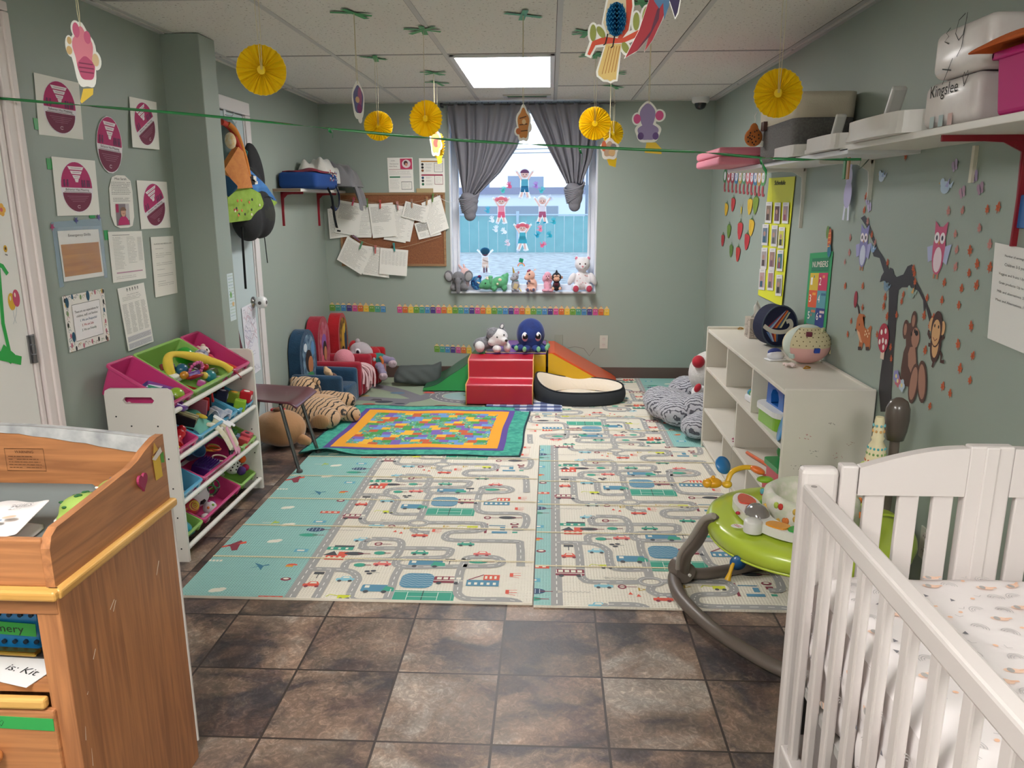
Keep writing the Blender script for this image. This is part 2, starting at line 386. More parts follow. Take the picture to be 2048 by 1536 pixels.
# ---------------------------------------------------------------- window
def glass_mat():
 m = bpy.data.materials.new('window_glass'); m.use_nodes = True; nt = m.node_tree; nt.nodes.clear(); L = nt.links.new
 o = nt.nodes.new('ShaderNodeOutputMaterial'); t = nt.nodes.new('ShaderNodeBsdfTransparent'); t.inputs[0].default_value = (.88, .94, 1, 1)
 g = nt.nodes.new('ShaderNodeBsdfGlossy'); g.inputs['Roughness'].default_value = .03; d = nt.nodes.new('ShaderNodeBsdfTranslucent'); d.inputs[0].default_value = (.75, .88, 1, 1)
 x = nt.nodes.new('ShaderNodeMixShader'); x.inputs[0].default_value = .04; y = nt.nodes.new('ShaderNodeMixShader'); y.inputs[0].default_value = .17
 L(t.outputs[0], x.inputs[1]); L(g.outputs[0], x.inputs[2]); L(x.outputs[0], y.inputs[1]); L(d.outputs[0], y.inputs[2]); L(y.outputs[0], o.inputs[0]); return m
wn = thing('window_1', None, None, ((WX0+WX1)/2, BACK, WZ0)); wn['kind'] = 'structure'
vin = mat('dfe2ea', .35); hw = (WX1-WX0)/2; hh = WZ1-WZ0
mb = MB(vin)
for sx in (-1, 1): mb.box((sx*(hw-.008), .07, hh/2), (.016, .14, hh)); mb.box((sx*(hw-.035), .115, hh/2), (.045, .04, hh)); mb.box((sx*(hw-.062), .1, hh/2), (.018, .05, hh))
mb.box((0, .07, hh-.008), (2*hw, .137, .015)); mb.box((0, .115, hh-.035), (2*hw-.02, .037, .045)); mb.box((0, .115, .04), (2*hw-.02, .037, .05))
mb.obj('window_frame', wn, bevel=.003)
mb = MB(mat('d8dbe0', .4)); mb.box((0, .06, .008), (2*hw, .17, .018)); mb.obj('window_sill', wn, bevel=.004)
mb = MB(glass_mat()); mb.add([(-hw+.05, .115, .05), (hw-.05, .115, .05), (hw-.05, .115, hh-.05), (-hw+.05, .115, hh-.05)], [(0, 1, 2, 3)]); mb.obj('window_pane', wn)
# clings on the pane, inside face
PY = BACK+.112
def cling_mat(h):
 m = bpy.data.materials.new('cling_'+h); m.use_nodes = True; p = m.node_tree.nodes['Principled BSDF']; c = rgb(h)
 nt = m.node_tree; tr = nt.nodes.new('ShaderNodeBsdfTranslucent'); tr.inputs[0].default_value = c; x = nt.nodes.new('ShaderNodeMixShader'); x.inputs[0].default_value = .55
 p.inputs['Base Color'].default_value = c; p.inputs['Roughness'].default_value = .4
 nt.links.new(p.outputs[0], x.inputs[1]); nt.links.new(tr.outputs[0], x.inputs[2]); nt.links.new(x.outputs[0], nt.nodes['Material Output'].inputs[0]); return m
_cm = {}
def cm(h):
 if h not in _cm: _cm[h] = cling_mat(h)
 return _cm[h]
def cling_kid(px, py, hpx, hair, top, bottom, label, style=0, lean=0, boots=None):
 """child with raised arms, hpx tall around pixel (px,py)"""
 p = onback(px, py, PY); s = hpx/1541.4*PY*.96/100
 mb = MB(); a = Art(mb, Fr((p.x, PY, p.z), (1, 0, 0), (0, 0, 1)), 1); W = cm('f4f6fa'); skin = cm('f3cfc4')
 if style == 3: skin = cm('7a5a6a')
 a.at(0, 0, s, lean)
 a.ell(0, 30, 19, 18, W).poly([(-14, 20), (-34, 38), (-30, 44), (0, 22), (30, 44), (34, 38), (14, 20), (14, -26), (22, -50), (8, -54), (0, -30), (-10, -54), (-22, -48), (-14, -24)], W)
 if style != 3: a.line([(-9, 8), (-28, 37)], 6, skin, 1).line([(9, 8), (28, 37)], 6, skin, 1); a.line([(-6, -25), (-13, -46)], 7, skin, 1).line([(6, -25), (10, -48)], 7, skin, 1)
 else: a.line([(-9, 2), (12, -8)], 5, skin, 1); a.line([(-5, -25), (-5, -50)], 7, skin, 1).line([(5, -25), (5, -50)], 7, skin, 1)
 a.poly([(-11, 12), (11, 12), (12, -14), (-12, -14)], cm(top), 2)
 if style == 1: a.poly([(-11, 0), (11, 0), (17, -26), (-17, -26)], cm(bottom), 3)
 else: a.poly([(-12, -10), (12, -10), (14, -30), (2, -30), (0, -20), (-2, -30), (-14, -30)], cm(bottom), 3)
 a.ell(0, 28, 13, 12, skin, 3); a.poly(ell(0, 32, 15, 12, 0, pi), cm(hair), 4)
 if style in (1, 2): a.ell(-16, 34, 7, 8, cm(hair), 4).ell(16, 34, 7, 8, cm(hair), 4)
 if style == 3: a.ell(0, 36, 19, 14, cm(hair), 4)
 a.ell(-5, 27, 1.5, 2, cm('3a3040'), 5).ell(5, 27, 1.5, 2, cm('3a3040'), 5).line([(-4, 22), (0, 20), (4, 22)], 1.2, cm('b04050'), 5)
 for x in (-13, 10): a.ell(x-2, -49, 6, 3.5, cm(boots or 'e8ecf4'), 4)
 return mb.obj('window_cling', label=label, cat='window cling')
cling_kid(1052, 366, 60, '7a4a78', '5fb8cc', '1c7fa8', 'jumping boy window cling in turquoise shirt, topmost of the children')
cling_kid(1005, 418, 56, 'f08a9c', 'f4a6b8', 'ee6f92', 'jumping girl window cling with pink bunches and pink skirt', 2)
cling_kid(1087, 418, 56, 'f0f2f4', 'e8e4ec', 'c0688c', 'window cling child with white hair, round glasses and blue boots', 0, boots='38a8c8')
cling_kid(1047, 472, 58, 'e8788c', '58c0d0', '4ab8cc', 'dancing girl window cling in a turquoise dress with pink hair', 1)
cling_kid(972, 520, 52, '2a6a90', 'f2e0d8', 'f4e0d4', 'window cling child with curly dark hair above the soft toys', 3)
def hand(px, py, h, label, rot=0, s=8):
 p = onback(px, py, PY); mb = MB(cm(h)); a = Art(mb, Fr((p.x, PY, p.z), (1, 0, 0), (0, 0, 1)), 1); a.at(0, 0, s/1541.4*PY/2, rot)
 a.ell(0, -.3, .8, .85, cm(h))
 for i, an in enumerate((-.55, -.18, .18, .55)): a.line([(0, 0), (1.9*sin(an), 1.9*cos(an)*(.9+.1*(i in (1, 2))))], .38, cm(h), 1)
 a.line([(0, -.5), (-1.6, .1)], .42, cm(h), 1)
 return mb.obj('handprint_cling', label=label, cat='window cling', group='handprint clings on the window')
for (x, y, h, r, l) in ((1022, 372, 'e06890', .4, 'pink handprint cling at the left of the topmost boy cling'), (1009, 381, '58c8c0', -.3, 'teal handprint cling left of the topmost boy cling'), (1075, 372, 'b48ad0', .2, 'lilac handprint cling right of the topmost boy cling'), (1086, 382, '50c0c8', -.5, 'teal handprint cling above the white haired child cling'),
 (1105, 397, 'dfe6f4', .9, 'white handprint cling right of the white haired child cling'), (978, 421, '50b8d0', 0, 'blue handprint cling left of the girl with pink bunches'), (987, 440, 'eef2ff', .3, 'white handprint cling under the blue one by the left knot'), (1110, 444, '42b8c4', .2, 'teal handprint cling below the blue boots child cling'),
 (1083, 459, 'f090a8', .2, 'pink handprint cling right of the girl in turquoise dress'), (1077, 471, '38a8c0', -.3, 'dark teal handprint cling lower right of the turquoise dress girl'), (1102, 471, '38b0c0', .6, 'teal handprint cling, outermost to the right of the turquoise dress'), (1087, 491, 'f07898', -.8, 'pink handprint cling lowest on the right of the pane'),
 (1018, 487, 'e8d8e0', .4, 'pale handprint cling left of the turquoise dress hem'), (994, 459, 'eef2fa', 0, 'white handprint cling under the pink skirted girl'), (1011, 463, 'eef2fa', .7, 'white handprint cling between pink skirted girl and turquoise dress girl')):
 hand(x, y, h, l, r, 9)
p = onback(1044, 521, PY); mb = MB(cm('1f9a6c')); a = Art(mb, Fr((p.x, PY, p.z), (1, 0, 0), (0, 0, 1)), 1)
for i in range(4): a.ell(.011*cos(i*pi/2+.5), .011*sin(i*pi/2+.5), .011, .011, cm('1f9a6c'))
a.line([(0, 0), (.01, -.03)], .005, cm('1f9a6c'), 1)
for i, h in enumerate(('f06070', 'f8c850', '58b8e0')): a.line(ell(0, -.05, .03-i*.007, .03-i*.007, 0, pi, 10), .006, cm(h), 0)
mb.obj('clover_cling', label='small green clover cling over a rainbow above the toys', cat='window cling')
# ---------------------------------------------------------------- what stands outside the window
GZ = -.6
mb = MB(mat('9c948a', .95, bump=1, bs=6, var=.9, vs=3.5, h2='c9c4bb')); mb.box((0, 60, GZ-.1), (160, 106, .2)); mb.obj('ground', kind='structure')
FY = 33.; mf = MB(mat('4f9a98', .7, var=.4, vs=3, h2='68aeaa'))
for i in range(40):
 x = -8+i*.4; mf.box((x, FY+.02*(i % 2), GZ+.75), (.385, .02, 1.5))
fe = thing('slatted_fence', 'teal slatted chain link fence across the yard', 'fence', (0, FY, GZ))
mf.T = None
o = mf.obj('slat_panel', fe); o.location = (0, -FY, -GZ)
for x in (-5., -1.35, 2.4): MB(mat('a9bcc8', .4, metal=.4)).cyl((x, -.12, 0), (x, -.12, 1.7), .06).obj('post', fe)
mb = MB(mat('a9bcc8', .4)); mb.tube([(-8, -.1, 1.55), (8, -.1, 1.55)], .03); mb.obj('top_rail', fe)
b = thing('warehouse', 'long low white building beyond the fence with dark doorway', 'building', (-3, 88, GZ))
mb = MB(mat('e8ecf4', .8)); mb.box((0, 4, 1.5), (34, 8, 3)); mb.obj('wall', b)
mb = MB(mat('77708c', .7)); mb.box((0, 3.9, 3.25), (35, 8.6, .75)); mb.obj('roof', b)
mb = MB(mat('7f8794', .7)); mb.box((-1.6, -.05, .8), (11, .1, 1.6)); mb.obj('door', b)
for i, (x, w, h) in enumerate(((-10, 3, 2), (-5, 1.6, 1.3), (-2, 2.2, 1.2), (4, 1.3, 2.2), (8.5, 4, 1.4))):
 mb = MB(mat('8a93a8', .8)); mb.box((x, 110, GZ+3.2+h/2), (w, 3, h+2)); mb.obj('roof_unit', label=('low grey rooftop box behind the white building, number %d' % (i+1)) if 0 else ('wide grey block behind the long building, at its left end', 'small grey block behind the long building, left of its middle', 'grey block behind the long building, near its middle', 'tall narrow grey block behind the long building', 'wide grey block behind the long building, at its right end')[i], cat='distant building', group='blocks behind the long white building')
def house():
 h = thing('neighbour_building', 'white lap sided building wall at the right edge of the window view', 'building', (1.95, 15, GZ))
 mb = MB(mat('e3ecf6', .6))
 mb.box((1.5, 4, 1.9), (3, 8, 3.8))
 for i in range(24): mb.box((-.02, 4, .1+i*.155), (.05, 8.02, .012), mat('9fb2c8', .6)); mb.box((1.5, -.02, .1+i*.155), (3, .05, .012), mat('9fb2c8', .6))
 mb.obj('siding', h); mb = MB(mat('cdd6e2', .6)); mb.box((1.5, 4, 3.95), (3.6, 8.6, .2)); mb.obj('roof', h)
house()
up = thing('utility_pole', 'thin grey utility pole with crossarm and street sign', 'pole', (2.2, 48, GZ))
mb = MB(mat('5a6478', .8)); mb.cyl((0, 0, 0), (0, 0, 4.2), .08); mb.obj('pole', up); mb = MB(mat('5a6478', .8)); mb.box((.5, 0, 4.1), (1.5, .1, .1)); mb.box((.6, 0, 2.9), (1.8, .08, .3)); mb.obj('crossarm', up)
for z, dz, l in ((5.0, .5, 'thin power cable, lowest of those crossing the sky'), (5.35, .75, 'thick power cable second from the lowest in the sky'), (7.4, .8, 'thin overhead cable in the upper part of the sky'), (8.2, 1.0, 'overhead cable near the top of the sky view'), (9.4, 1.3, 'topmost overhead cable between the curtains')):
 mb = MB(mat('66758c', .8)); mb.tube([(-14+28*i/10, 60, z-dz*(1-((i-5)/5)**2)*.3+.04*i) for i in range(11)], .035 if z < 7 else .02, n=5); mb.obj('power_cable', label=l, cat='cable', group='power cables outside')
mb = MB(mat('b86a84', .6)); mb.box((3.5, 40, GZ+1.6), (1.3, .3, .5)); mb.box((3.5, 40, GZ+.7), (.8, .2, 1.5)); mb.obj('street_sign', label='small pinkish sign board beyond the fence at the right', cat='sign')
# ---------------------------------------------------------------- lights
def troffer(x0, x1, y0, y1, label, em=28):
 t = thing('ceiling_light', label, 'ceiling light', ((x0+x1)/2, (y0+y1)/2, CEIL), group='recessed ceiling light panels'); w, d = x1-x0-.03, y1-y0-.03
 mb = MB(mat('dcdce0', .4))
 for s in (-1, 1): mb.box((s*(w/2-.014), 0, -.006), (.028, d, .016)); mb.box((0, s*(d/2-.014), -.0058), (w-.002, .028, .0154))
 mb.obj('frame', t, bevel=.003)
 mb = MB(mat('fdf9f6', .6, em=em)); mb.box((0, 0, -.003), (w-.05, d-.05, .006)); mb.obj('diffuser', t)
troffer(-.5738, .0362, 4.46, 5.68, 'bright white recessed ceiling light panel in front of the window', 18)
troffer(-1.1838, -.5738, -.42, .80, 'added ceiling light panel out of view behind the changing table')  # unseen panel, added to brighten the near left of the room
troffer(.6462, 1.2562, -1.52, -.42, 'added ceiling light panel out of view at the near end by the right wall')  # another added panel behind the camera, fills the right side with light
v = thing('ceiling_vent', 'narrow white slotted air vent in the ceiling by the window', 'vent', onfloor(1058, 191, CEIL))
mb = MB(mat('c9c9cc', .5)); mb.box((0, 0, -.006), (.36, .13, .012)); mb.obj('frame', v, bevel=.003)
mb = MB(mat('55585c', .7)); mb.box((0, 0, -.0125), (.29, .07, .003)); mb.obj('backing', v)
mb = MB(mat('a9a9ad', .5))
for i in range(5): mb.box((0, -.028+i*.014, -.015), (.29, .004, .004))
mb.obj('louvre', v)
mb = MB(mat('2f8a58', .6)); mb.box((-.0, -.058, -.0135), (.3, .012, .002)); mb.obj('tape_strip', v, label='green tape strip')
p = onfloor(1394, 203, CEIL); c = thing('security_camera', 'white dome security camera on the ceiling near the right corner', 'camera', (1.155, 6.36, CEIL))
mb = MB(mat('e2e2e2', .4)); mb.lathe([(.066, 0), (.066, -.03), (.058, -.042), (.04, -.045)]); mb.obj('housing', c)
mb = MB(mat('1b1e22', .12, coat=.6)); mb.lathe([(.046, -.04), (.044, -.06), (.034, -.08), (.016, -.09), (.001, -.092)]); mb.obj('dome', c)
# ---------------------------------------------------------------- doors
door = mat('e9e6e0', .4); trimc = mat('e4d9d6', .45)
d1 = thing('door_1', None, None, (XP, 2.2, 0)); d1['kind'] = 'structure'
mb = MB(door); mb.box((.006, 0, 1.02), (.012, .80, 2.04))
for z0, z1 in ((.12, .72), ):
 for y0, y1 in ((-.32, -.04), (.04, .32)):
  mb.box((.014, (y0+y1)/2, (z0+z1)/2), (.008, y1-y0, z1-z0)); mb.box((.0185, (y0+y1)/2, (z0+z1)/2), (.006, y1-y0-.05, z1-z0-.05)); mb.box((.022, (y0+y1)/2, (z0+z1)/2), (.006, y1-y0-.12, z1-z0-.12))
mb.obj('door_panel', d1, bevel=.003)
mb = MB(trimc)
for s in (1, -1):
 mb.box((.008, s*.418, 1.03), (.016, .022, 2.06)); mb.box((.013, s*.475, 1.029), (.026, .075, 2.058)); mb.box((.017, s*.492, 1.054), (.034, .03, 2.108))
mb.box((.013, 0, 2.10), (.026, .95, .08)); mb.box((.017, 0, 2.125), (.034, 1.01, .03)); mb.box((.008, 0, 2.052), (.016, .84, .02))
mb.obj('door_casing', d1, bevel=.004)
for i, z in enumerate((1.86, .985, .25)):
 mb = MB(mat('8d8d90', .3, metal=.9)); mb.box((.014, .405, z), (.006, .035, .1))
 for k in range(3): mb.cyl((.02, .405, z-.05+k*.034), (.02, .405, z-.02+k*.034), .008)
 mb.obj('hinge', d1)
d2 = thing('door_2', None, None, (XL, 4.46, 0)); d2['kind'] = 'structure'
mb = MB(mat('b9c8cb', .5)); mb.box((.008, 0, 1.0), (.016, .78, 2.0)); mb.obj('door_panel', d2, bevel=.003)
mb = MB(mat('dcd8d8', .45))
for s in (1, -1): mb.box((.014, s*.45, 1.003), (.028, .075, 2.006)); mb.box((.01, s*.402, 1.0), (.02, .014, 2.0))
mb.box((.014, 0, 2.045), (.028, .975, .075)); mb.obj('door_casing', d2, bevel=.004)
k = thing('knob_cover', 'white childproof cover on the chrome door knob', 'door knob', (XL+.016, 4.78, .873))
mb = MB(mat('a8a8a8', .15, metal=1)); mb.lathe([(.036, 0), (.036, .006), (.014, .012), (.013, .03)], axis=(1, 0, 0)); mb.obj('rose', k)
mb = MB(mat('e6e6e6', .3)); mb.lathe([(.012, .025), (.03, .028), (.037, .045), (.037, .07), (.03, .084), (.012, .088)], axis=(1, 0, 0)); mb.obj('cover', k)
mb = MB(mat('55504e', .5)); mb.cyl((.058, -.034, 0), (.058, -.039, 0), .011); mb.cyl((.086, 0, 0), (.090, 0, 0), .012); mb.obj('opening', k)
# wall plates
def plate(name, label, p, n, blank, cat='outlet'):
 t = thing(name, label, cat, p); t.rotation_euler = (0, 0, n)
 mb = MB(mat('c8c8bd' if not blank else '8f9a8e', .5)); mb.box((0, -.003, 0), (.07, .006, .115)); mb.obj('cover_plate', t, bevel=.002)
 if not blank:
  for z in (.026, -.026):
   mb = MB(mat('c9c2bb', .5)); mb.lathe([(.017, .006), (.017, .009)], c=(0, 0, z), axis=(0, -1, 0), n=20); mb.box((-.006, -.0095, z+.004), (.002, .001, .007), mat('6a6460')); mb.box((.006, -.0095, z+.004), (.002, .001, .007), mat('6a6460')); mb.obj('socket', t)
plate('wall_outlet', 'white double wall outlet right of the foam climber', onback(1208, 685, BACK), 0, 0)
plate('blank_plate', 'wall plate painted green like the back wall', onback(1118, 683, BACK), 0, 1, 'wall plate')
plate('wall_outlet', 'white double wall outlet behind the crib slats', (XR, 2.53, .33), -pi/2, 0)
mb = MB(mat('6a6a62')); pts = [onback(x, y, BACK-.001) for x, y in ((1136, 697), (1150, 694), (1168, 698), (1179, 713), (1190, 697))]; mb.tube(pts, .0015, n=5); mb.obj('wall_crack', label='thin dark crack in the wall paint beside the outlet', cat='crack')
# ================================================================ floor coverings
class ClipArt(Art):
 def __init__(s, mb, fr, clip, tf=None, L=1): super().__init__(mb, fr, L); s.clip = clip; s.tf = tf or (lambda p: p)
 def poly(s, P, h, L=0):
  P = [s.tf(s._t(p)) for p in P]; x0, y0, x1, y1 = s.clip
  for ax, lim, sg in ((0, x0, 1), (0, x1, -1), (1, y0, 1), (1, y1, -1)):
   Q = []
   for i, b in enumerate(P):
    a = P[i-1]; ia, ib = sg*(a[ax]-lim) >= 0, sg*(b[ax]-lim) >= 0
    if ia != ib:
     t = (lim-a[ax])/(b[ax]-a[ax]); Q.append((a[0]+(b[0]-a[0])*t, a[1]+(b[1]-a[1])*t))
    if ib: Q.append(b)
   P = Q
   if len(P) < 3: return s
  s._z0 = s._z(L); s.mb.add([s.fr.p(p[0], p[1], s._z0) for p in P], [tuple(range(len(P)))], s._mat(h)); return s
 def line(s, P, w, h, L=0, close=False):
  n = len(P); A, B = [], []
  for i in range(n):
   p0 = P[(i-1) % n] if close else P[max(i-1, 0)]; p1 = P[(i+1) % n] if close else P[min(i+1, n-1)]
   dx, dy = p1[0]-p0[0], p1[1]-p0[1]; l = math.hypot(dx, dy) or 1
   A.append((P[i][0]-dy/l*w/2, P[i][1]+dx/l*w/2)); B.append((P[i][0]+dy/l*w/2, P[i][1]-dx/l*w/2))
  for i in range(n if close else n-1): j = (i+1) % n; s.poly([B[i], B[j], A[j], A[i]], h, L)
  return s
ROADS = [[(-.98, .24), (-.91, .24), (-.83, .235), (-.785, .21), (-.76, .16), (-.76, .12), (-.76, .047)], [(-.76, .881), (-.758, .865), (-.755, .845), (-.72, .825), (-.62, .83)],
 [(-.89, 1.07), (-.885, .96), (-.885, .78), (-.875, .735), (-.84, .715), (-.66, .72)], [(-.61, 1.10), (-.615, 1.02), (-.61, .92), (-.61, .76)], [(-.61, .69), (-.62, .65), (-.59, .62), (-.54, .62)],
 [(-.57, .73), (-.34, .735), (-.30, .715), (-.295, .67), (-.33, .64), (-.43, .63), (-.46, .6), (-.455, .555), (-.39, .54), (-.15, .54), (-.12, .5), (-.11, .3)],
 [(-.79, .54), (-.69, .54), (-.65, .51), (-.64, .43), (-.65, .36), (-.68, .34), (-.8, .33), (-.84, .305), (-.84, .25)],
 [(-.79, .54), (-.815, .5), (-.81, .46), (-.78, .445), (-.46, .455), (-.42, .42), (-.45, .37), (-.6, .355), (-.635, .32), (-.62, .285), (-.56, .275), (-.35, .29)],
 [(-.35, .34), (-.33, .375), (-.23, .38), (-.19, .34), (-.22, .3), (-.35, .29)], [(-.34, .37), (-.355, .25), (-.35, .11), (-.34, .05), (-.29, .02), (-.14, .02), (-.1, -.03), (-.11, -.15), (-.16, -.16)]]
GREY, DASH = 'a9a8a6', 'f0efe9'
C_ = dict(b='5b93b0', r='e2604c', g='3fa58c', m='8e3b4a', k='4c4f54', y='d6dc3c', l='8cc8d8', w='f3efe0', o='e9a53c')
def icon(a, k, x, y, s=1.):
 a.at(x, y, s)
 if k == 'pool':
  a.poly(rrect(-.056, -.052, .056, .052, .03), C_['b'], 1)
  for i in range(6): a.line([(-.055+j*.011, -.036+i*.014+(.004 if j % 2 else -.002)) for j in range(11)], .0018, 'cfe4ea', 2)
 elif k == 'court':
  a.rect(-.105, -.04, .105, .04, C_['g'], 1).line(rect(-.095, -.031, .095, .031), .0025, 'e8f2ea', 2, True).line([(0, -.04), (0, .04)], .003, '2c4a44', 2).line([(-.05, -.031), (-.05, .031)], .002, 'e8f2ea', 2).line([(.05, -.031), (.05, .031)], .002, 'e8f2ea', 2).line([(-.05, 0), (.05, 0)], .002, 'e8f2ea', 2)
 elif k in 'car_r car_b car_g car_p':
  c = {'r': C_['r'], 'b': C_['l'], 'g': C_['g'], 'p': 'e87a72'}[k[-1]]
  a.poly(rrect(-.032, -.012, .032, .006, .005), c, 1).poly([(-.02, .004), (-.012, .02), (.014, .02), (.022, .004)], c, 1).poly([(-.012, .006), (-.008, .016), (.01, .016), (.014, .006)], C_['w'], 2)
  a.ell(-.018, -.013, .007, .007, C_['m'] if k[-1] in 'rp' else C_['k'], 2).ell(.018, -.013, .007, .007, C_['m'] if k[-1] in 'rp' else C_['k'], 2)
 elif k in ('bus', 'van', 'truck'):
  c = C_['m'] if k == 'bus' else C_['b']; w = .05 if k != 'truck' else .06
  a.poly(rrect(-w, -.022, w, .024, .006), c, 1)
  for i in range(4 if k == 'bus' else 1): a.rect(-w+.01+i*.022, .002, -w+.026+i*.022, .018, C_['w'], 2)
  if k != 'bus': a.poly([(.02, -.02), (w+.012, -.02), (w+.01, .004), (.03, .016)], C_['g'], 2)
  else: a.rect(-w, -.008, w, -.004, C_['w'], 2)
  a.ell(-w*.6, -.024, .009, .009, C_['k'], 3).ell(w*.6, -.024, .009, .009, C_['k'], 3)
 elif k == 'hotel':
  a.rect(-.06, -.03, .05, .012, C_['b'], 1).rect(-.005, .012, .05, .05, C_['r'], 1).line([(-.055, .012), (-.005, .05)], .005, C_['m'], 1)
  for i in range(5): a.rect(-.054+i*.021, -.022, -.044+i*.021, -.006, C_['w'], 2)
  for i in range(3): a.rect(.0+i*.016, .02, .008+i*.016, .04, C_['w'], 2)
 elif k == 'house':
  a.rect(-.04, -.035, .03, .0, C_['r'], 1).poly([(-.055, -.0), (-.02, .035), (.0, .0)], C_['k'], 1).rect(0, 0, .035, .03, C_['r'], 1).rect(-.055, .045, .045, .07, C_['g'], 1).rect(-.03, .07, .045, .083, C_['k'], 1)
  for i in range(3): a.rect(-.032+i*.02, -.027, -.022+i*.02, -.01, C_['w'], 2).rect(-.04+i*.028, .05, -.03+i*.028, .063, C_['w'], 2)
 elif k in ('tree', 'dktree', 'oval', 'stripe'):
  c = {'tree': C_['g'], 'dktree': C_['k'], 'oval': C_['g'], 'stripe': '3c5878'}[k]; w = .022 if k == 'tree' else .036
  a.ell(-.01, 0, w, .014 if k != 'stripe' else .019, c, 1).line([(.005, 0), (.05 if k != 'tree' else .03, 0)], .004, C_['m'], 2)
  if k == 'stripe':
   for i in range(4): a.line([(-.035+i*.014, -.014), (-.035+i*.014, .014)], .002, 'cfe0ea', 2)
 elif k == 'sign': a.ell(-.015, 0, .015, .015, C_['m'], 1).ell(-.015, 0, .009, .009, C_['w'], 2).rect(-.024, -.002, -.006, .002, C_['m'], 3).line([(0, 0), (.035, 0)], .003, C_['m'], 1)
 elif k == 'post': a.rect(-.018, .006, .018, .022, C_['k'], 1).line([(0, .008), (0, -.024)], .003, C_['k'], 1)
 elif k == 'tri': a.poly([(-.014, -.01), (.014, 0), (-.014, .012)], 'c9a94a', 1).poly([(-.008, -.005), (.004, 0), (-.008, .006)], C_['w'], 2)
 elif k == 'cone': a.poly([(-.008, -.006), (.008, -.006), (0, .012)], C_['r'], 1)
 elif k == 'crane': a.line([(-.05+i*.008, -.006 if i % 2 else .006) for i in range(13)], .0015, 'a09c94', 1).line([(-.065, 0), (.05, 0)], .0015, 'a09c94', 1).poly([(-.06, -.01), (-.04, 0), (-.06, .01)], 'c8c4b8', 1)
 elif k == 'stack': a.ell(-.015, .008, .01, .007, C_['k'], 1).ell(.006, .012, .01, .007, C_['k'], 1).ell(-.004, -.008, .01, .007, C_['k'], 1).line([(0, 0), (.03, 0)], .002, C_['k'], 1)
 elif k == 'digger': a.rect(-.012, -.012, .03, .01, C_['y'], 1).line([(-.01, .004), (-.04, .012), (-.05, -.002)], .004, C_['y'], 1).ell(.0, -.015, .007, .007, C_['k'], 2).ell(.024, -.015, .007, .007, C_['k'], 2)
 elif k == 'shop': a.rect(-.06, -.04, -.05, .05, C_['m'], 1).rect(-.045, .03, .02, .036, C_['b'], 1).rect(-.03, -.04, .03, -.022, C_['b'], 1).rect(.0, -.01, .02, .02, C_['b'], 1).rect(.045, .01, .07, .03, C_['m'], 1).rect(.05, -.035, .07, -.022, C_['g'], 1)
 elif k == 'chair': a.rect(-.018, -.01, -.006, .015, C_['r'], 1).line([(-.015, -.002), (.02, -.002)], .003, C_['r'], 1).line([(-.015, .012), (.02, .015)], .002, C_['r'], 1).line([(-.015, -.01), (.015, -.02)], .002, C_['r'], 1)
 elif k == 'roof': a.ell(0, 0, .018, .012, C_['m'], 1).ell(0, .002, .01, .006, C_['w'], 2)
 elif k == 'row':
  a.rect(-.05, -.011, .03, .011, C_['r'], 1)
  for i in range(3): a.rect(-.042+i*.024, -.004, -.03+i*.024, .005, C_['w'], 2)
 elif k == 'umbrella': a.poly(ell(0, 0, .02, .013, 0, pi), C_['r'], 1).rect(-.02, -.012, .006, 0, C_['o'], 1)
 elif k == 'boat': a.rect(-.025, -.013, .025, .013, '6cb2c8', 1).rect(-.015, -.006, .012, .006, C_['w'], 2)
 elif k == 'plane': a.poly([(-.05, -.02), (.045, .03), (.04, .045), (-.035, .0)], C_['r'], 1).poly([(0, .01), (.02, -.025), (.035, -.02), (.028, .025)], C_['m'], 2).poly([(-.01, .008), (.02, .05), (.03, .04), (.01, .005)], C_['m'], 2)
 elif k == 'bird': a.poly([(-.03, -.012), (.03, .012), (.026, .018)], '3f7f9c', 1).poly([(0, 0), (-.02, .025), (.01, .01)], '3f7f9c', 2).poly([(0, 0), (.015, -.022), (.014, .006)], '3f7f9c', 2)
 elif k == 'cloud': a.ell(0, 0, .02, .011, C_['w'], 1).ell(.012, .007, .012, .008, C_['w'], 1).ell(-.01, -.006, .012, .008, C_['w'], 1)
 elif k == 'glider': a.line([(-.035, 0), (.02, 0)], .003, C_['w'], 1).ell(.012, .002, .012, .006, 'b6cc50', 2).line([(0, -.018), (.006, .018)], .004, 'b6cc50', 1)
 elif k == 'ladder':
  for i in range(6): a.rect(-.03+i*.011, -.006, -.022+i*.011, .006, C_['w'], 1)
ICONS = [('pool', -.52, .16), ('court', -.48, .03), ('bus', -.395, .17), ('hotel', -.25, .16), ('car_r', -.93, .11), ('car_b', -.81, .16), ('van', -.67, .09), ('stack', -.72, .22), ('tree', -.77, .285), ('car_p', -.69, .3), ('truck', -.51, .31), ('post', -.41, .33), ('oval', -.28, .335),
 ('house', -.9, .37), ('sign', -.71, .68), ('sign', -.73, .49), ('car_g', -.55, .41), ('car_p', -.28, .41), ('car_g', -.36, .505), ('tri', -.65, .66), ('tri', -.47, .69), ('digger', -.36, .69), ('shop', -.22, .67), ('car_r', -.58, .59), ('chair', -.51, .64), ('bus', -.93, .79), ('car_b', -.8, .685), ('crane', -.91, .63),
 ('cone', -.67, .61), ('cone', -.7, .625), ('dktree', -.82, .39), ('tree', -.71, .4), ('digger', -.79, .02), ('sign', -.27, .8), ('dktree', -.18, .805), ('car_b', -.83, .53), ('chair', -.13, .22), ('chair', -.14, .08), ('crane', -.72, .75), ('post', -.93, .19), ('roof', -.155, .73)]
SKY = [('row', -1.05, .0), ('stripe', -1.06, .63), ('oval', -1.075, .57), ('boat', -1.07, .41), ('umbrella', -1.065, .27), ('roof', -1.05, .15), ('boat', -1.08, .72)]
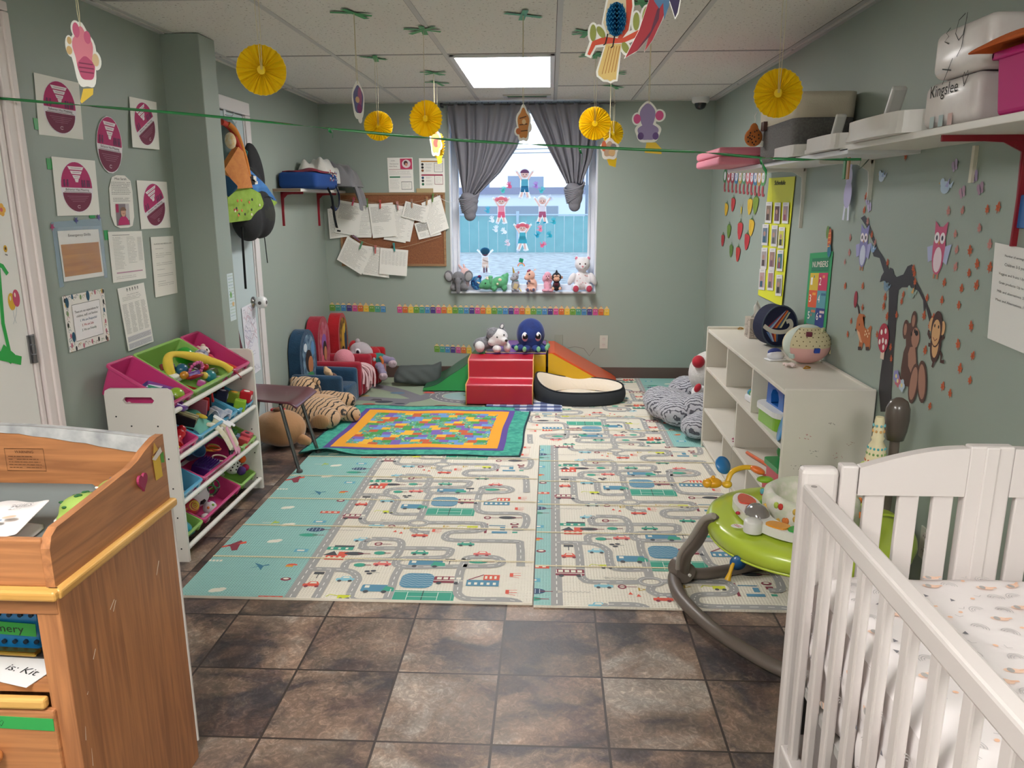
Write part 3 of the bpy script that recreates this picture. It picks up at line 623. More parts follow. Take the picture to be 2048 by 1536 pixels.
SKY2 = [('plane', -1.4, .43), ('bird', -1.2, .25), ('ladder', -1.42, .3), ('cloud', -1.22, .5), ('cloud', -1.29, .05), ('glider', -1.3, .7), ('cloud', -1.22, .68)]
def mat_mesh(cream, teal):
 return mat(cream, .5, bump=0), mat(teal, .5)
def ribbed(h):
 m = bpy.data.materials.new('ribbed_'+h); m.use_nodes = True; nt = m.node_tree; p = nt.nodes['Principled BSDF']; p.inputs['Base Color'].default_value = rgb(h); p.inputs['Roughness'].default_value = .42
 tc = nt.nodes.new('ShaderNodeTexCoord'); prev = None
 for d in ('X', 'Y'):
  w = nt.nodes.new('ShaderNodeTexWave'); w.bands_direction = d; w.inputs['Scale'].default_value = 26; nt.links.new(tc.outputs['Object'], w.inputs['Vector'])
  if prev:
   a = nt.nodes.new('ShaderNodeMath'); a.operation = 'MULTIPLY'; nt.links.new(prev.outputs['Fac'], a.inputs[0]); nt.links.new(w.outputs['Fac'], a.inputs[1])
   b = nt.nodes.new('ShaderNodeBump'); b.inputs['Strength'].default_value = .6; b.inputs['Distance'].default_value = .003; nt.links.new(a.outputs[0], b.inputs['Height']); nt.links.new(b.outputs[0], p.inputs['Normal'])
  prev = w
 return m
def play_mat(name, label, x0, y0, x1, y1, tf, top, u0=-1.5, seams=(), vr=(-1, 4), inv=None):
 cream, teal = ribbed('efe8d8'), ribbed('98cbc5')
 mb = MB(cream); mb.box(((x0+x1)/2, (y0+y1)/2, top/2), (x1-x0, y1-y0, top)); a = ClipArt(mb, FF(0, 0, top), (x0, y0, x1, y1), tf, 1)
 a.poly([(u0, -5), (-.985, -5), (-.985, 7), (u0, 7)], teal)
 a.at(); a.line([(-.985, -4+.2*i) for i in range(50)], .045, GREY, 1)
 for i in range(160): a.line([(-.985, -4+.05*i), (-.985, -3.972+.05*i)], .004, DASH, 3)
 for k in range(*vr):
  o = k*.835
  for ri, P in enumerate(ROADS):
   Q = catmull([(x, y+o) for x, y in P], 4); a.at(); a.line(Q, .036, GREY, .9+ri*.12)
   t = 0
   for p, q in zip(Q, Q[1:]):
    t += 1
    if t % 2 and math.hypot(q[0]-p[0], q[1]-p[1]) < .04: a.line([p, q], .0035, DASH, 3)
    elif math.hypot(q[0]-p[0], q[1]-p[1]) >= .04: a.line([p, ((p[0]+q[0])/2, (p[1]+q[1])/2)], .0035, DASH, 3)
  a.at(-.61, .725+o); a.line(ell(0, 0, .045, .032, n=24), .022, GREY, 2, True); a.line(ell(0, 0, .045, .032, n=24), .002, DASH, 3, True)
  for kk, x, y in ICONS: icon(a, kk, x, y+o, 1.18)
  for kk, x, y in SKY: icon(a, kk, x, y+o, 1.2)
  for kk, x, y in SKY2: icon(a, kk, x, y+o, 1.4)
 a.at(); a.tf = lambda p: p
 sm = ribbed('e6d9b4')
 for y in seams: a.rect(x0, y-.006, x1, y+.006, sm, 4)
 return mb.obj(name, label=label, cat='play mat', bevel=.002)
Y0 = 2.64
play_mat('play_mat', 'foam play mat with wide teal strip, roads and cars, beside the bin organizer', -1.43, 2.645, -.054, 4.62, lambda p: (p[0], p[1]+Y0), .012, seams=(2.98, 3.31, 3.645, 3.98, 4.31))
play_mat('play_mat', 'cream foam play mat with narrow teal strip, by the white shelf unit', -.05, 2.63, 1.28, 4.585, lambda p: (p[0]+1.023, p[1]+Y0+.30), .011, seams=(2.95, 3.285, 3.62, 3.95, 4.285), vr=(-1, 3))
play_mat('play_mat', 'turned cream play mat near the window wall under the pet bed', -.17, 4.59, 1.28, 6.49, lambda p: (-.23-p[0], 5.113-p[1]), .010, u0=-1.8, seams=(4.93, 5.27, 5.6, 5.94), vr=(-2, 3))
# road carpet and checked blanket
mb = MB(cloth_mat('8f9c86')); x0, y0, x1, y1 = -1.80, 5.05, -.47, 6.46; mb.box(((x0+x1)/2, (y0+y1)/2, .004), (x1-x0, y1-y0, .008))
a = ClipArt(mb, FF(0, 0, .008), (x0+.012, y0, x1-.012, y1)); rd = cloth_mat('77757c')
rl = lambda P, k=5: catmull(P, k)
for P in ([(-1.9, 5.62), (-1.5, 5.72), (-1.1, 5.66), (-.95, 5.8), (-.9, 6.0), (-.98, 6.2), (-1.2, 6.5)], [(-1.1, 5.66), (-1.15, 5.5), (-1.3, 5.3)], [(-1.02, 5.76), (-1.3, 6.05), (-1.6, 6.2)]): a.line(rl(P), .12, rd, 1)
a.line(ell(-.62, 5.82, .26, .18, n=40), .09, rd, 2, True); a.line(ell(-.62, 5.82, .26, .18, n=40), .105, cloth_mat('c3c2bd'), 1, True); a.poly(ell(-.62, 5.82, .2, .13), cloth_mat('8fa9ab'), 1)
P = ell(-.62, 5.82, .26, .18, n=60)
for i in range(0, 60, 2): a.line([P[i], P[(i+1) % 60]], .007, 'd8d6d0', 3)
for (x, y, r, h) in ((-1.25, 5.62, .07, '3e4450'), (-1.12, 5.57, .04, '3e4450'), (-1.35, 5.55, .05, 'a05a50'), (-.72, 5.5, .06, 'c06a58'), (-1.0, 5.48, .05, '6d8060'), (-1.45, 5.8, .05, 'a08a58'), (-.8, 5.52, .05, '7c4a44'), (-.6, 5.5, .03, 'a05a50'), (-.64, 5.84, .03, '7c8a60'), (-1.2, 5.9, .06, '5d7890')):
 a.ell(x, y, r, r*.5, cloth_mat(h), 2)
for (x, y, h) in ((-1.2, 5.46, '503c3c'), (-.7, 5.47, 'd8825e'), (-1.32, 5.68, '504a50'), (-.95, 5.92, 'c8524c'), (-.75, 5.99, 'b84a48'), (-1.02, 6.3, '45608a')): a.poly([(x-.05, y-.02), (x+.05, y-.025), (x+.03, y+.025), (x-.03, y+.03)], cloth_mat(h), 3)
a.line([(-.478, y0), (-.478, y1)], .02, cloth_mat('c2cba2'), 3)
mb.obj('road_rug', label='sage green road carpet with grey streets and a blue pond', cat='rug')
mb = MB(cloth_mat('dfe3ee')); x0, y0, x1, y1 = -.46, 5.36, -.02, 6.3; mb.box(((x0+x1)/2, (y0+y1)/2, .012), (x1-x0, y1-y0, .008)); mb.box(((x0+.10)/2, 5.50, .015), (.56, .30, .006)); a = ClipArt(mb, FF(0, 0, .0175), (x0, 5.355, .10, 5.65))
for i in range(10): a.rect(-.46+i*.1, 5.35, -.41+i*.1, 5.65, cloth_mat('8390b4'), 2)
for j in range(3): a.rect(-.46, 5.36+j*.1, .5, 5.41+j*.1, cloth_mat('6a78a4'), 1)
for i in range(10):
 for j in range(3): a.rect(-.46+i*.1, 5.36+j*.1, -.41+i*.1, 5.41+j*.1, cloth_mat('3b4676'), 3)
mb.obj('checked_blanket', label='blue and white checked blanket flat under the foam steps', cat='blanket')
# patchwork quilt
class Wavy(Fr):
 def __init__(s, c): s.c = [V(p) for p in c]; s.fn = None
 def p(s, a, b, h=0):
  bl, br, tr, tl = s.c; q = (bl*(1-a)+br*a)*(1-b)+(tl*(1-a)+tr*a)*b
  z = .0195+.003*sin(a*19+b*5)*sin(b*13+2)+.030*math.exp(-((b+.0)/.07)**2-((a-.13)/.09)**2)
  return V((q.x+.012*sin(b*9)*(a-.5), q.y+.008*sin(a*11+1), z+h))
W = Wavy([(-1.50, 4.33, 0), (-.165, 4.35, 0), (-.13, 5.46, 0), (-1.43, 5.48, 0)])
mb = MB(mat('2f8f82', .85, bump=.8, bs=120, var=.8, vs=30, h2='4fb59c')); mb.grid(lambda a, b: W.p(a, b), 60, 40)
mb.grid(lambda a, b: W.p(a, b)-V((0, 0, .006)), 20, 12)
a = Art(mb, W, 1)
def strip(x0, y0, x1, y1, h, L, n=24):
 for i in range(n):
  for j in range(max(1, n//3) if (y1-y0) > .1 and (x1-x0) > .1 else 1):
   if x1-x0 > y1-y0: a.rect(x0+(x1-x0)*i/n, y0, x0+(x1-x0)*(i+1)/n, y1, h, L)
   else: a.rect(x0, y0+(y1-y0)*i/n, x1, y0+(y1-y0)*(i+1)/n, h, L)
navy, pur, org = cloth_mat('1f3440'), cloth_mat('5f4a96'), cloth_mat('efa62c')
for h, e, w, L in ((navy, 0, .008, 2), (pur, .085, .03, 2), (org, .115, .055, 3)):
 ey, wy = e*1.05, w*1.1
 strip(e, ey, 1-e, ey+wy, h, L); strip(e, 1-ey-wy, 1-e, 1-ey, h, L); strip(e, ey, e+w, 1-ey, h, L); strip(1-e-w, ey, 1-e, 1-ey, h, L)
pc = [cloth_mat(h) for h in ('6f9bd2', 'c8603c', '7c64b4', 'f0b93c', '4c9a52')]; jun = cloth_mat('3f9a78', '7cc0a0', 90)
x0, y0, x1, y1 = .168, .175, .832, .825; nc, nr = 14, 14
rq = random.Random(3)
for j in range(nr):
 k = 0; x = x0-(j % 3)*.02
 while x < x1-.001:
  big = (k+j) % 3 == 0 and j % 2 == 0; w = (x1-x0)/nc*(1.25 if big else .95); xa, xb = max(x, x0), min(x+w, x1)
  h = jun if (k+j//2) % 3 == 0 else pc[(k*3+j*2) % 5]
  ya, yb = y0+(y1-y0)*j/nr, y0+(y1-y0)*(j+1)/nr
  if xb-xa > .002:
   a.rect(xa, ya, xb, yb, h, 1)
   if h is jun:
    for q in range(5): a.at(rq.uniform(xa, xb), rq.uniform(ya, yb)); a.poly([(-.006, 0), (0, .007), (.006, 0), (0, -.005)], rq.choice(['1e3a3a', 'f0d040', '3f68c0', 'e06040', 'd8ecd0']), 3); a.at()
  x += w; k += 1
mb.obj('patchwork_quilt', label='teal bordered patchwork quilt spread on the floor mats', cat='quilt')
# ================================================================ furniture
white = mat('e4e1da', .38); WHT = mat('dedad2', .4)
# --- white toy organizer with four tiers of bins
OX0, OX1, OY0, OY1 = -1.80, -1.52, 2.946, 3.83
og = thing('bin_organizer', 'white slanted toy storage rack with four tiers of coloured bins', 'storage rack', ((OX0+OX1)/2, (OY0+OY1)/2, 0)); oc = V(og.location)
def side_panel(y, nm='side_panel'):
 mb = MB(WHT); P = [(-.14, 0), (.14, 0)]+[(.14, .73), (.135, .748), (.118, .757)]+[(-.118, .757), (-.135, .748), (-.14, .73)]
 # panel with an oval handle hole, drawn as strips around the hole
 fr = Fr((0, y, 0), (1, 0, 0), (0, 0, 1), (0, -1, 0)); hz0, hz1, hx0, hx1 = .694, .722, -.055, .055
 out = [(-.14, 0), (.14, 0), (.14, hz0), (-.14, hz0)]; mb.prism(out, fr, .016)
 mb.prism([(-.14, hz0), (hx0, hz0), (hx0-.011, (hz0+hz1)/2), (hx0, hz1), (-.14, hz1)], fr, .016); mb.prism([(hx1, hz0), (.14, hz0), (.14, hz1), (hx1, hz1), (hx1+.011, (hz0+hz1)/2)], fr, .016)
 mb.prism([(-.14, hz1), (.14, hz1)]+P[2:], fr, .016)
 for x, z in ((-.10, .64), (-.04, .60), (.07, .60), (.10, .46), (.105, .33), (.11, .2), (.112, .06)): mb.cyl((x, y-.016, z), (x, y-.0168, z), .0035, m=mat('2a2a2a', .5))
 mb.obj(nm, og)
side_panel(OY0-oc.y+.016); side_panel(OY1-oc.y)
tier_z = [.655, .453, .259, .055]
for z in tier_z:
 mb = MB(white); L = OY1-OY0-.03
 mb.cyl((.128, -L/2, z), (.128, L/2, z), .011); mb.obj('front_rail', og)
 mb = MB(white); mb.cyl((-.06, -L/2, z+.03), (-.06, L/2, z+.03), .009); mb.obj('rear_rail', og)
PK, GN, BL = 'c43c76', '8fbc5c', '58a8cc'
tilt = 0.47
def bin_(yc, w, z, h, label, tier, dep=.26, ht=.14):
 """open plastic tray, tilted to the front; w along Y"""
 dep = dep if tier else .30
 t = thing('storage_bin', label, 'bin', (OX1-(.072 if tier else .084), yc, z), (0, tilt if tier else .56, 0), group='coloured bins in the organizer')
 p = plastic(h, .3); wt = .003; mb = MB(p); b = .83
 # outer shell, local: x from -dep..0 , z from 0(rim at ht)
 def ring(sx, z=0, e=0):
  x0, x1, y = -dep*(.5+.5*sx)+e, -dep*(.5-.5*sx)-e, w/2*sx-e
  return rrect(x0, -y, x1, y, .012, 3)
 rings = [(ring(b), 0), (ring(.90), ht*.5), (ring(.965), ht), ]; n = len(rings[0][0]); vs = [(x, y, z) for P, z in rings for x, y in P]
 inn = [(ring(.965, 0, wt), ht), (ring(.90, 0, wt), ht*.5), (ring(b, 0, wt), .005)]; vs += [(x, y, z) for P, z in inn for x, y in P]
 mb.add(vs, [(i*n+j, i*n+(j+1) % n, (i+1)*n+(j+1) % n, (i+1)*n+j) for i in range(5) for j in range(n)]+[tuple(range(n))[::-1], tuple(range(5*n, 6*n))])
 mb.obj('tub', t, bevel=.0)
 mb = MB(p); a0, a1 = rrect(-dep-.004, -w/2-.003, .006, w/2+.003, .018, 3), rrect(-dep+.006, -w/2+.007, -.006, w/2-.007, .012, 3); n = len(a0)
 vs = [(x, y, ht-.010) for x, y in a0]+[(x, y, ht+.003) for x, y in a0]+[(x, y, ht+.003) for x, y in a1]+[(x, y, ht-.010) for x, y in a1]
 mb.add(vs, [(i*n+j, i*n+(j+1) % n, ((i+1) % 4)*n+(j+1) % n, ((i+1) % 4)*n+j) for i in range(4) for j in range(n)]); mb.obj('rim', t, bevel=.0025)
 for s in (-1, 1):
  mb = MB(p); mb.box((.001, s*(w/2-.035), ht-.018), (.012, .02, .018)); mb.obj('rim_tab', t)
 return t
L = OY1-OY0
y0 = OY0+.02
def slots(ws):
 y = y0; out = []
 for w in ws: out.append((y+w/2, w-.008)); y += w
 return out
S3 = slots((.205, .435, .205)); tiers = []
for z, cols, nm, ti in ((.580, (PK, GN, PK), 'topmost tier', 0), (.371, (PK, BL, BL), 'second tier', 1), (.177, (BL, PK, GN), 'third tier', 2), (.012, (GN, PK, GN), 'lowest tier', 3)):
 row = []
 for (yc, w), h, pos in zip(S3, cols, ('small %s bin in the %s at the end nearest the changing table', 'large %s bin in the middle of the %s', 'small %s bin in the %s at the end nearest the maroon chair')):
  row.append(bin_(yc, w, z, h, pos % ({PK: 'pink', GN: 'green', BL: 'blue'}[h], nm), ti, ht=.13 if ti < 3 else .09))
 tiers.append(row)
# --- white cubby shelf unit
SX0, SX1, SY0, SY1, SH = .945, 1.30, 3.03, 4.62, .752
SU = thing('shelf_unit', 'white wooden shelf unit with staggered cubbies along the right wall', 'shelf unit', (SX0, SY0, .011)); sd, sl = SX1-SX0, SY1-SY0
wd_ = mat('ddd8ce', .45, var=.3, vs=5, h2='d3cdc2')
for y, nm in ((.009, 'end_panel'), (sl-.009, 'end_panel')):
 mb = MB(wd_); mb.box((sd/2, y, SH/2-.004), (sd, .02, SH)); o = mb.obj(nm, SU, bevel=.006)
 if y < .1: o['label'] = 'near end panel with red and black scuffs'; \
  aa = Art(mb2 := MB(mat('a8454e', .7)), Fr((0, y-.0102, 0), (1, 0, 0), (0, 0, 1), (0, -1, 0)), 0)
rs = random.Random(5)
for cx, cz, h in ((.09, .55, 'a8454e'), (.23, .47, 'b05a60'), (.13, .48, '8a8a82'), (.22, .41, '55504c'), (.06, .42, '77736c'), (.28, .52, 'a87a70'), (.19, .6, '6a665e')):
 for i in range(7):
  x, z = cx+rs.uniform(-.02, .02), cz+rs.uniform(-.012, .012); aa.line([(x, z), (x+rs.uniform(-.008, .008), z+rs.uniform(-.004, .004))], .0018, h)
mb2.obj('scuff_marks', SU)
mb = MB(wd_); mb.box((sd/2, sl/2, SH-.028), (sd-.008, sl-.04, .018)); mb.obj('top_panel', SU, bevel=.003)
mb = MB(wd_); mb.box((sd-.006, sl/2, SH/2), (.012, sl-.03, SH-.02)); mb.obj('back_panel', SU)
SZ = [.030, .238, .494]
for z in SZ: mb = MB(wd_); mb.box((sd/2-.003, sl/2, z), (sd-.016, sl-.038, .018)); mb.obj('shelf', SU, bevel=.003)
for z0, z1, ys in ((.503, .716, (.545, 1.07)), (.247, .485, (.805,)), (.039, .229, (.543, 1.06))):
 for y in ys: mb = MB(wd_); mb.box((sd/2, y, (z0+z1)/2), (sd-.02, .018, z1-z0)); mb.obj('divider', SU)
# --- crib
CW = mat('d0c8c5', .36, var=.15, vs=4, h2='c8c0bc')
CX0, CX1, CY1, CY0 = .530, 1.297, 1.585, .22
cr = thing('crib', 'white wooden slatted crib with arched end boards', 'crib', (CX0, CY0, 0)); cw, cl = CX1-CX0, CY1-CY0
for y in (cl-.018, .018):
 for x in (.04, cw-.04): mb = MB(CW); mb.box((x, y, .472), (.078, .034, .944)); mb.obj('post', cr, bevel=.012, seg=3)
 for x in (.1, cw-.1): mb = MB(CW); mb.box((x, y, .60), (.036, .028, .70)); mb.obj('post_strip', cr, bevel=.004)
 for s in (-1, 1):
  # arched top boards and the slats under them
  xa, xb = (.12, cw/2-.045) if s < 0 else (cw-.12, cw/2+.045); fr = Fr((0, y+.012, 0), (1, 0, 0), (0, 0, 1), (0, -1, 0)); top = []
  for i in range(13): t = i/12; top.append((xa+(xb-xa)*t, .945+.045*sin(t*pi/2)))
  mb = MB(CW); mb.prism([(xa, .885), (xb, .885)]+top[::-1] if s < 0 else [(xb, .885), (xa, .885)]+top, fr, .024); mb.obj('arched_board', cr, bevel=.004)
  for i in range(3):
   x = xa+(xb-xa)*(i+.55)/3.1; mb = MB(CW); mb.box((x, y, .575), (.042, .014, .63)); mb.obj('end_slat', cr, bevel=.003)
 mb = MB(CW); mb.box((cw/2, y, .63), (.09, .026, .73)); mb.box((cw/2, y-.001, .63), (.03, .030, .728)); mb.obj('centre_post', cr, bevel=.004)
 mb = MB(CW); mb.box((cw/2, y, .245), (cw-.16, .026, .07)); mb.obj('bottom_rail', cr, bevel=.004)
for x in (.020, cw-.020):
 mb = MB(CW); mb.box((x, cl/2, .892), (.034, cl-.07, .040)); mb.obj('side_rail', cr, bevel=.006)
 mb = MB(CW); mb.box((x, cl/2, .262), (.034, cl-.07, .04)); mb.obj('lower_side_rail', cr, bevel=.005)
 for i in range(15): mb = MB(CW); mb.box((x, cl-.075-i*.0875, .575), (.019, .026, .60)); mb.obj('side_slat', cr, bevel=.004)
for z in (.913, .283): mb = MB(mat('8c8684', .6)); mb.cyl((.020, cl-.055, z-.001), (.020, cl-.055, z), .006); mb.obj('bolt_hole', cr)
mb = MB(mat('2c2c2c', .6)); mb.box((.040, cl-.0365, .44), (.034, .004, .26)); mb.obj('slide_track', cr, label='black slide track')
mb = MB(mat('a9a6a2', .5)); mb.box((cw/2, cl/2, .45), (cw-.06, cl-.06, .02)); mb.obj('mattress_base', cr)
def print_sheet_mat():
 return mat('dfd8d7', .8, bump=.5, bs=14)
MT = thing('crib_mattress', 'crib mattress in a white sheet printed with rainbows and pandas', 'mattress', (CX0+.042, CY0+.05, .462)); mw, ml, mh = cw-.084, cl-.09, .255
mb = MB(print_sheet_mat())
def top(a, b):
 e = min(a, 1-a, b*1.8, (1-b)*1.8); k = min(1, e/.05); return V((a*mw, b*ml, mh-.035*(1-k)**2+.003*sin(a*17+b*9)*sin(b*23)))
mb.grid(top, 40, 60)
rm = random.Random(11)
def skirt(p0, p1, nrm, n=70):
 def f(a, b):
  p = V(p0)+(V(p1)-V(p0))*a; w = .006*sin(a*70+3*sin(b*6))*(b+.2)+.008*sin(b*3.1)
  return p+V(nrm)*w+V((0, 0, (mh-.033)*(1-b)))
 mb.grid(f, n, 10)
skirt((0, ml, 0), (0, 0, 0), (-1, 0, 0)); skirt((mw, 0, 0), (mw, ml, 0), (1, 0, 0)); skirt((mw, ml, 0), (0, ml, 0), (0, 1, 0), 40); skirt((0, 0, 0), (mw, 0, 0), (0, -1, 0), 40)
a = Art(mb, Fr((0, 0, mh), (1, 0, 0), (0, 1, 0)), 6)
def sheet_print(a, w, h, n, sc=1.):
 pl = []
 for i in range(n*12):
  if len(pl) >= n: break
  x, y = rm.uniform(.03, w-.03), rm.uniform(.03, h-.03)
  if all(math.hypot(x-p, y-q) > .034*sc for p, q in pl): pl.append((x, y))
 for i, (x, y) in enumerate(pl):
  a.at(x, y, sc*1.15, rm.uniform(-.6, .6)); k = i % 5
  if k in (0, 3):
   for r in (.013, .009, .005): a.line(ell(0, 0, r, r, 0, pi, 10), .0014, 'b9b4b4')
  elif k == 1: a.ell(0, 0, .014, .006, 'e7c4ae'); a.ell(-.004, 0, .005, .006, 'a9a4a2', 1); a.line([(.008, .002), (.02, .006)], .004, 'e3b79c')
  elif k == 2: a.poly([(-.004, -.004), (.005, -.002), (0, .006)], '77757c')
  else: a.ell(0, 0, .004, .003, 'e6b99c'); a.line([(.01, .01), (.015, .004), (.022, .008)], .0014, 'bab4b4')
 a.at()
sheet_print(a, mw, ml, 430)
sheet_print(Art(mb, Fr((-.013, ml, 0), (0, -1, 0), (0, 0, 1), (-1, 0, 0)), 5), ml, mh-.03, 90)
mb.obj('fitted_sheet', MT)
mb = MB(mat('efecec', .6)); mb.box((mw/2, ml/2, .01), (mw-.01, ml-.01, .02)); mb.obj('mattress_body', MT, bevel=.005)
# --- changing table
def wood(h1, h2, ax='z', sc=1.):
 m = bpy.data.materials.new('woodgrain'); m.use_nodes = True; nt = m.node_tree; p = nt.nodes['Principled BSDF']; L = nt.links.new
 tc = nt.nodes.new('ShaderNodeTexCoord'); mp = nt.nodes.new('ShaderNodeMapping'); L(tc.outputs['Object'], mp.inputs[0])
 s = {'z': (26, 26, 1.6), 'x': (1.6, 26, 26), 'y': (26, 1.6, 26)}[ax]; mp.inputs['Scale'].default_value = tuple(q*sc for q in s)
 n = nt.nodes.new('ShaderNodeTexNoise'); n.inputs['Scale'].default_value = 1.3; n.inputs['Detail'].default_value = 7; n.inputs['Distortion'].default_value = 1.2; L(mp.outputs[0], n.inputs['Vector'])
 r = nt.nodes.new('ShaderNodeValToRGB'); r.color_ramp.elements[0].position = .32; r.color_ramp.elements[0].color = rgb(h2); r.color_ramp.elements[1].position = .66; r.color_ramp.elements[1].color = rgb(h1)
 L(n.outputs[0], r.inputs[0]); L(r.outputs[0], p.inputs['Base Color']); p.inputs['Roughness'].default_value = .4
 b = nt.nodes.new('ShaderNodeBump'); b.inputs['Strength'].default_value = .12; b.inputs['Distance'].default_value = .002; L(n.outputs[0], b.inputs['Height']); L(b.outputs[0], p.inputs['Normal']); return m
WZ, WYx, WXx = wood('b57a4e', '93603e', 'z', 1.5), wood('b57a4e', '93603e', 'y', 1.3), wood('b67b4e', '94613e', 'x', 1.3); PALE, PALEX = wood('d6a860', 'c08f48', 'y'), wood('d6a860', 'c08f48', 'x')
TX1, TX0, TY0, TY1, TH = -.955, -1.80, 1.325, 1.79, .755
ct = thing('changing_table', 'honey brown wooden baby changing table with curved sides', 'changing table', (TX0, TY0, 0)); tw, td = TX1-TX0, TY1-TY0
for x in (tw-.010, .010):
 mb = MB(WZ); mb.box((x, td/2, .37), (.02, td, .742)); mb.obj('side_panel', ct, bevel=.003)
 mb = MB(WYx); fr = Fr((x-.009, 0, 0), (0, 1, 0), (0, 0, 1)); P = [(.0, .755), (td+.0, .755), (td, .930), (td-.03, .930)]
 P += [(td-.05, .926), (td-.09, .915), (td-.125, .902), (td-.16, .895), (td-.2, .892), (.06, .875), (.03, .873), (.01, .862), (.0, .84)]
 mb.prism(P, fr, .018); mb.obj('curved_side', ct, bevel=.004)
 mb = MB(PALE); mb.box((x+(.006 if x > .1 else -.006), td/2, .748), (.036, td+.02, .022)); mb.obj('side_moulding', ct, bevel=.007, seg=3)
mb = MB(PALEX); mb.box((tw/2, -.006, .748), (tw+.02, .03, .022)); mb.obj('front_moulding', ct, bevel=.007, seg=3)
mb = MB(WXx); mb.box((tw/2, .010, .718), (tw-.005, .024, .036)); mb.obj('front_apron', ct, bevel=.003)
mb = MB(WXx); mb.box((tw/2, .010, .808), (tw-.036, .016, .10)); mb.obj('front_rail', ct, bevel=.004)
fr = Fr((.02, td-.004, 0), (1, 0, 0), (0, 0, 1)); mb = MB(WXx); w = tw-.04; P = [(0, .755), (w, .755), (w, .920)]+[(w*(1-t), .920+.030*sin(pi*t)) for t in [i/16 for i in range(1, 16)]]+[(0, .920)]
mb.prism(P, fr, .014); mb.obj('back_board', ct, bevel=.003)
mb = MB(mat('c9c8c6', .5, var=.8, vs=14, h2='8f9092')); n = 24; A = []; B = []
for i in range(n+1):
 t = i/n; A.append((w*(1-t), .920+.030*sin(pi*t)+.003)); B.append((w*(1-t), .920+.030*sin(pi*t)-(.010+.003*abs(sin(i*1.9))+.026*max(0, 1-abs(t-.08)*2.2))))
mb.prism(A+B[::-1], Fr((.02, td-.0195, 0), (1, 0, 0), (0, 0, 1)), .001); mb.prism(A+[(p[0], .915) for p in A[::-1]], Fr((.02, td-.002, 0), (1, 0, 0), (0, 0, 1)), .001)
mb.grid(lambda a, b: V((.02+w*(1-a), td-.021+.02*b, .924+.030*sin(pi*a))), 24, 1); mb.obj('marbled_edge_tape', ct, label='torn grey marbled tape on the top edge')
mb = MB(mat('6b4526', .6)); fr = Fr((0, td-.0195, 0), (1, 0, 0), (0, 0, 1)); a = Art(mb, Fr(fr.o, fr.u, fr.v, (0, -1, 0)), 1)
a.line(rect(.445, .835, .545, .893), .0015, '5a3a20', 0, True); a.text('WARNING', .495, .884, .010, '5a3a20'); rr = random.Random(2); a.para(.452, .54, .84, .876, 5, '5a3a20', .0022, rnd=rr); mb.obj('warning_print', ct)
mb = MB(WXx); mb.box((tw/2, td/2, .748), (tw-.036, td-.02, .012)); mb.obj('table_top', ct)
mb = MB(WXx); mb.box((tw/2, td/2, .528), (tw-.036, td-.02, .018)); mb.obj('shelf', ct)
for x in (tw-.032, .032): mb = MB(WZ); mb.box((x, .006, .35), (.03, .012, .70)); mb.obj('face_stile', ct)
mb = MB(PALEX); mb.box((tw/2-.01, -.004, .505), (tw-.085, .02, .024)); mb.obj('drawer_moulding', ct, bevel=.006)
dr = MB(WXx); dr.box((tw/2, -.002, .39), (tw-.075, .018, .20)); dr = dr.obj('drawer', ct, bevel=.005)
mb = MB(mat('b8753f', .35)); mb.ball((tw-.165, -.026, .392), (.016, .014, .016)); mb.obj('knob', dr)
mb = MB(mat('2f9a4c', .5)); mb.box((tw-.13, -.0118, .462), (.18, .001, .028), rot=(0, .03, 0)); mb.obj('name_tape', dr, label='strip of green tape with a drawn heart');
a = Art(mb := MB('222222'), Fr((tw-.15, -.0126, .462), (1, 0, 0), (0, 0, 1), (0, -1, 0)), 0); a.line([(0, -.008), (-.006, .002), (-.003, .006), (0, .002), (.003, .006), (.006, .002), (0, -.008)], .001, '222222'); mb.obj('pen_heart', dr)
dr = MB(WXx); dr.box((tw/2, -.002, .17), (tw-.075, .018, .22)); dr = dr.obj('drawer', ct, bevel=.005)
mb = MB(WZ); mb.box((tw/2, td-.003, .36), (tw-.04, .006, .70)); mb.obj('rear_panel', ct)
mb = MB(mat('d8d4d0', .6)); mb.box((tw-.004, td+.003, .40), (.012, .006, .70)); mb.obj('edge_strip', ct, label='pale peeling edge strip')
mb = MB(mat('efe6da', .6)); a = Art(mb, Fr((tw+.0004, 0, 0), (0, 1, 0), (0, 0, 1), (1, 0, 0)), 0)
for y, z, dy, dz in ((.16, .62, .02, .015), (.17, .61, .015, .02), (.08, .55, .012, .018), (.045, .49, .004, .006), (.02, .40, .004, .03), (.03, .33, .003, .04), (.36, .6, .018, .03)): a.poly([(y, z), (y+dy, z+dz), (y+dy*.8, z+dz*1.05), (y-.002, z+.002)], 'e6d8c6')
mb.obj('scratches', ct)
# pad
pad = thing('changing_pad', 'dark grey contoured changing pad lying on the changing table', 'changing pad', (-1.40, 1.565, .757))
mb = MB(mat('6f7473', .45));
def pf(a, b):
 x = (a-.5)*.66; y = (b-.5)*.36; e = min(a, 1-a)*13; f = min(b, 1-b); k = min(1, e)
 z = .012+.055*max(0, 1-f*4.5)**1.5; z *= min(1, min(e, f*16)+.3)
 return V((x*(1-.03*(1-k)), y, z+.008))
mb.grid(pf, 30, 22); mb.grid(lambda a, b: V(((a-.5)*.65, (b-.5)*.35, .001)), 2, 2); mb.obj('pad', pad, solid=.004)
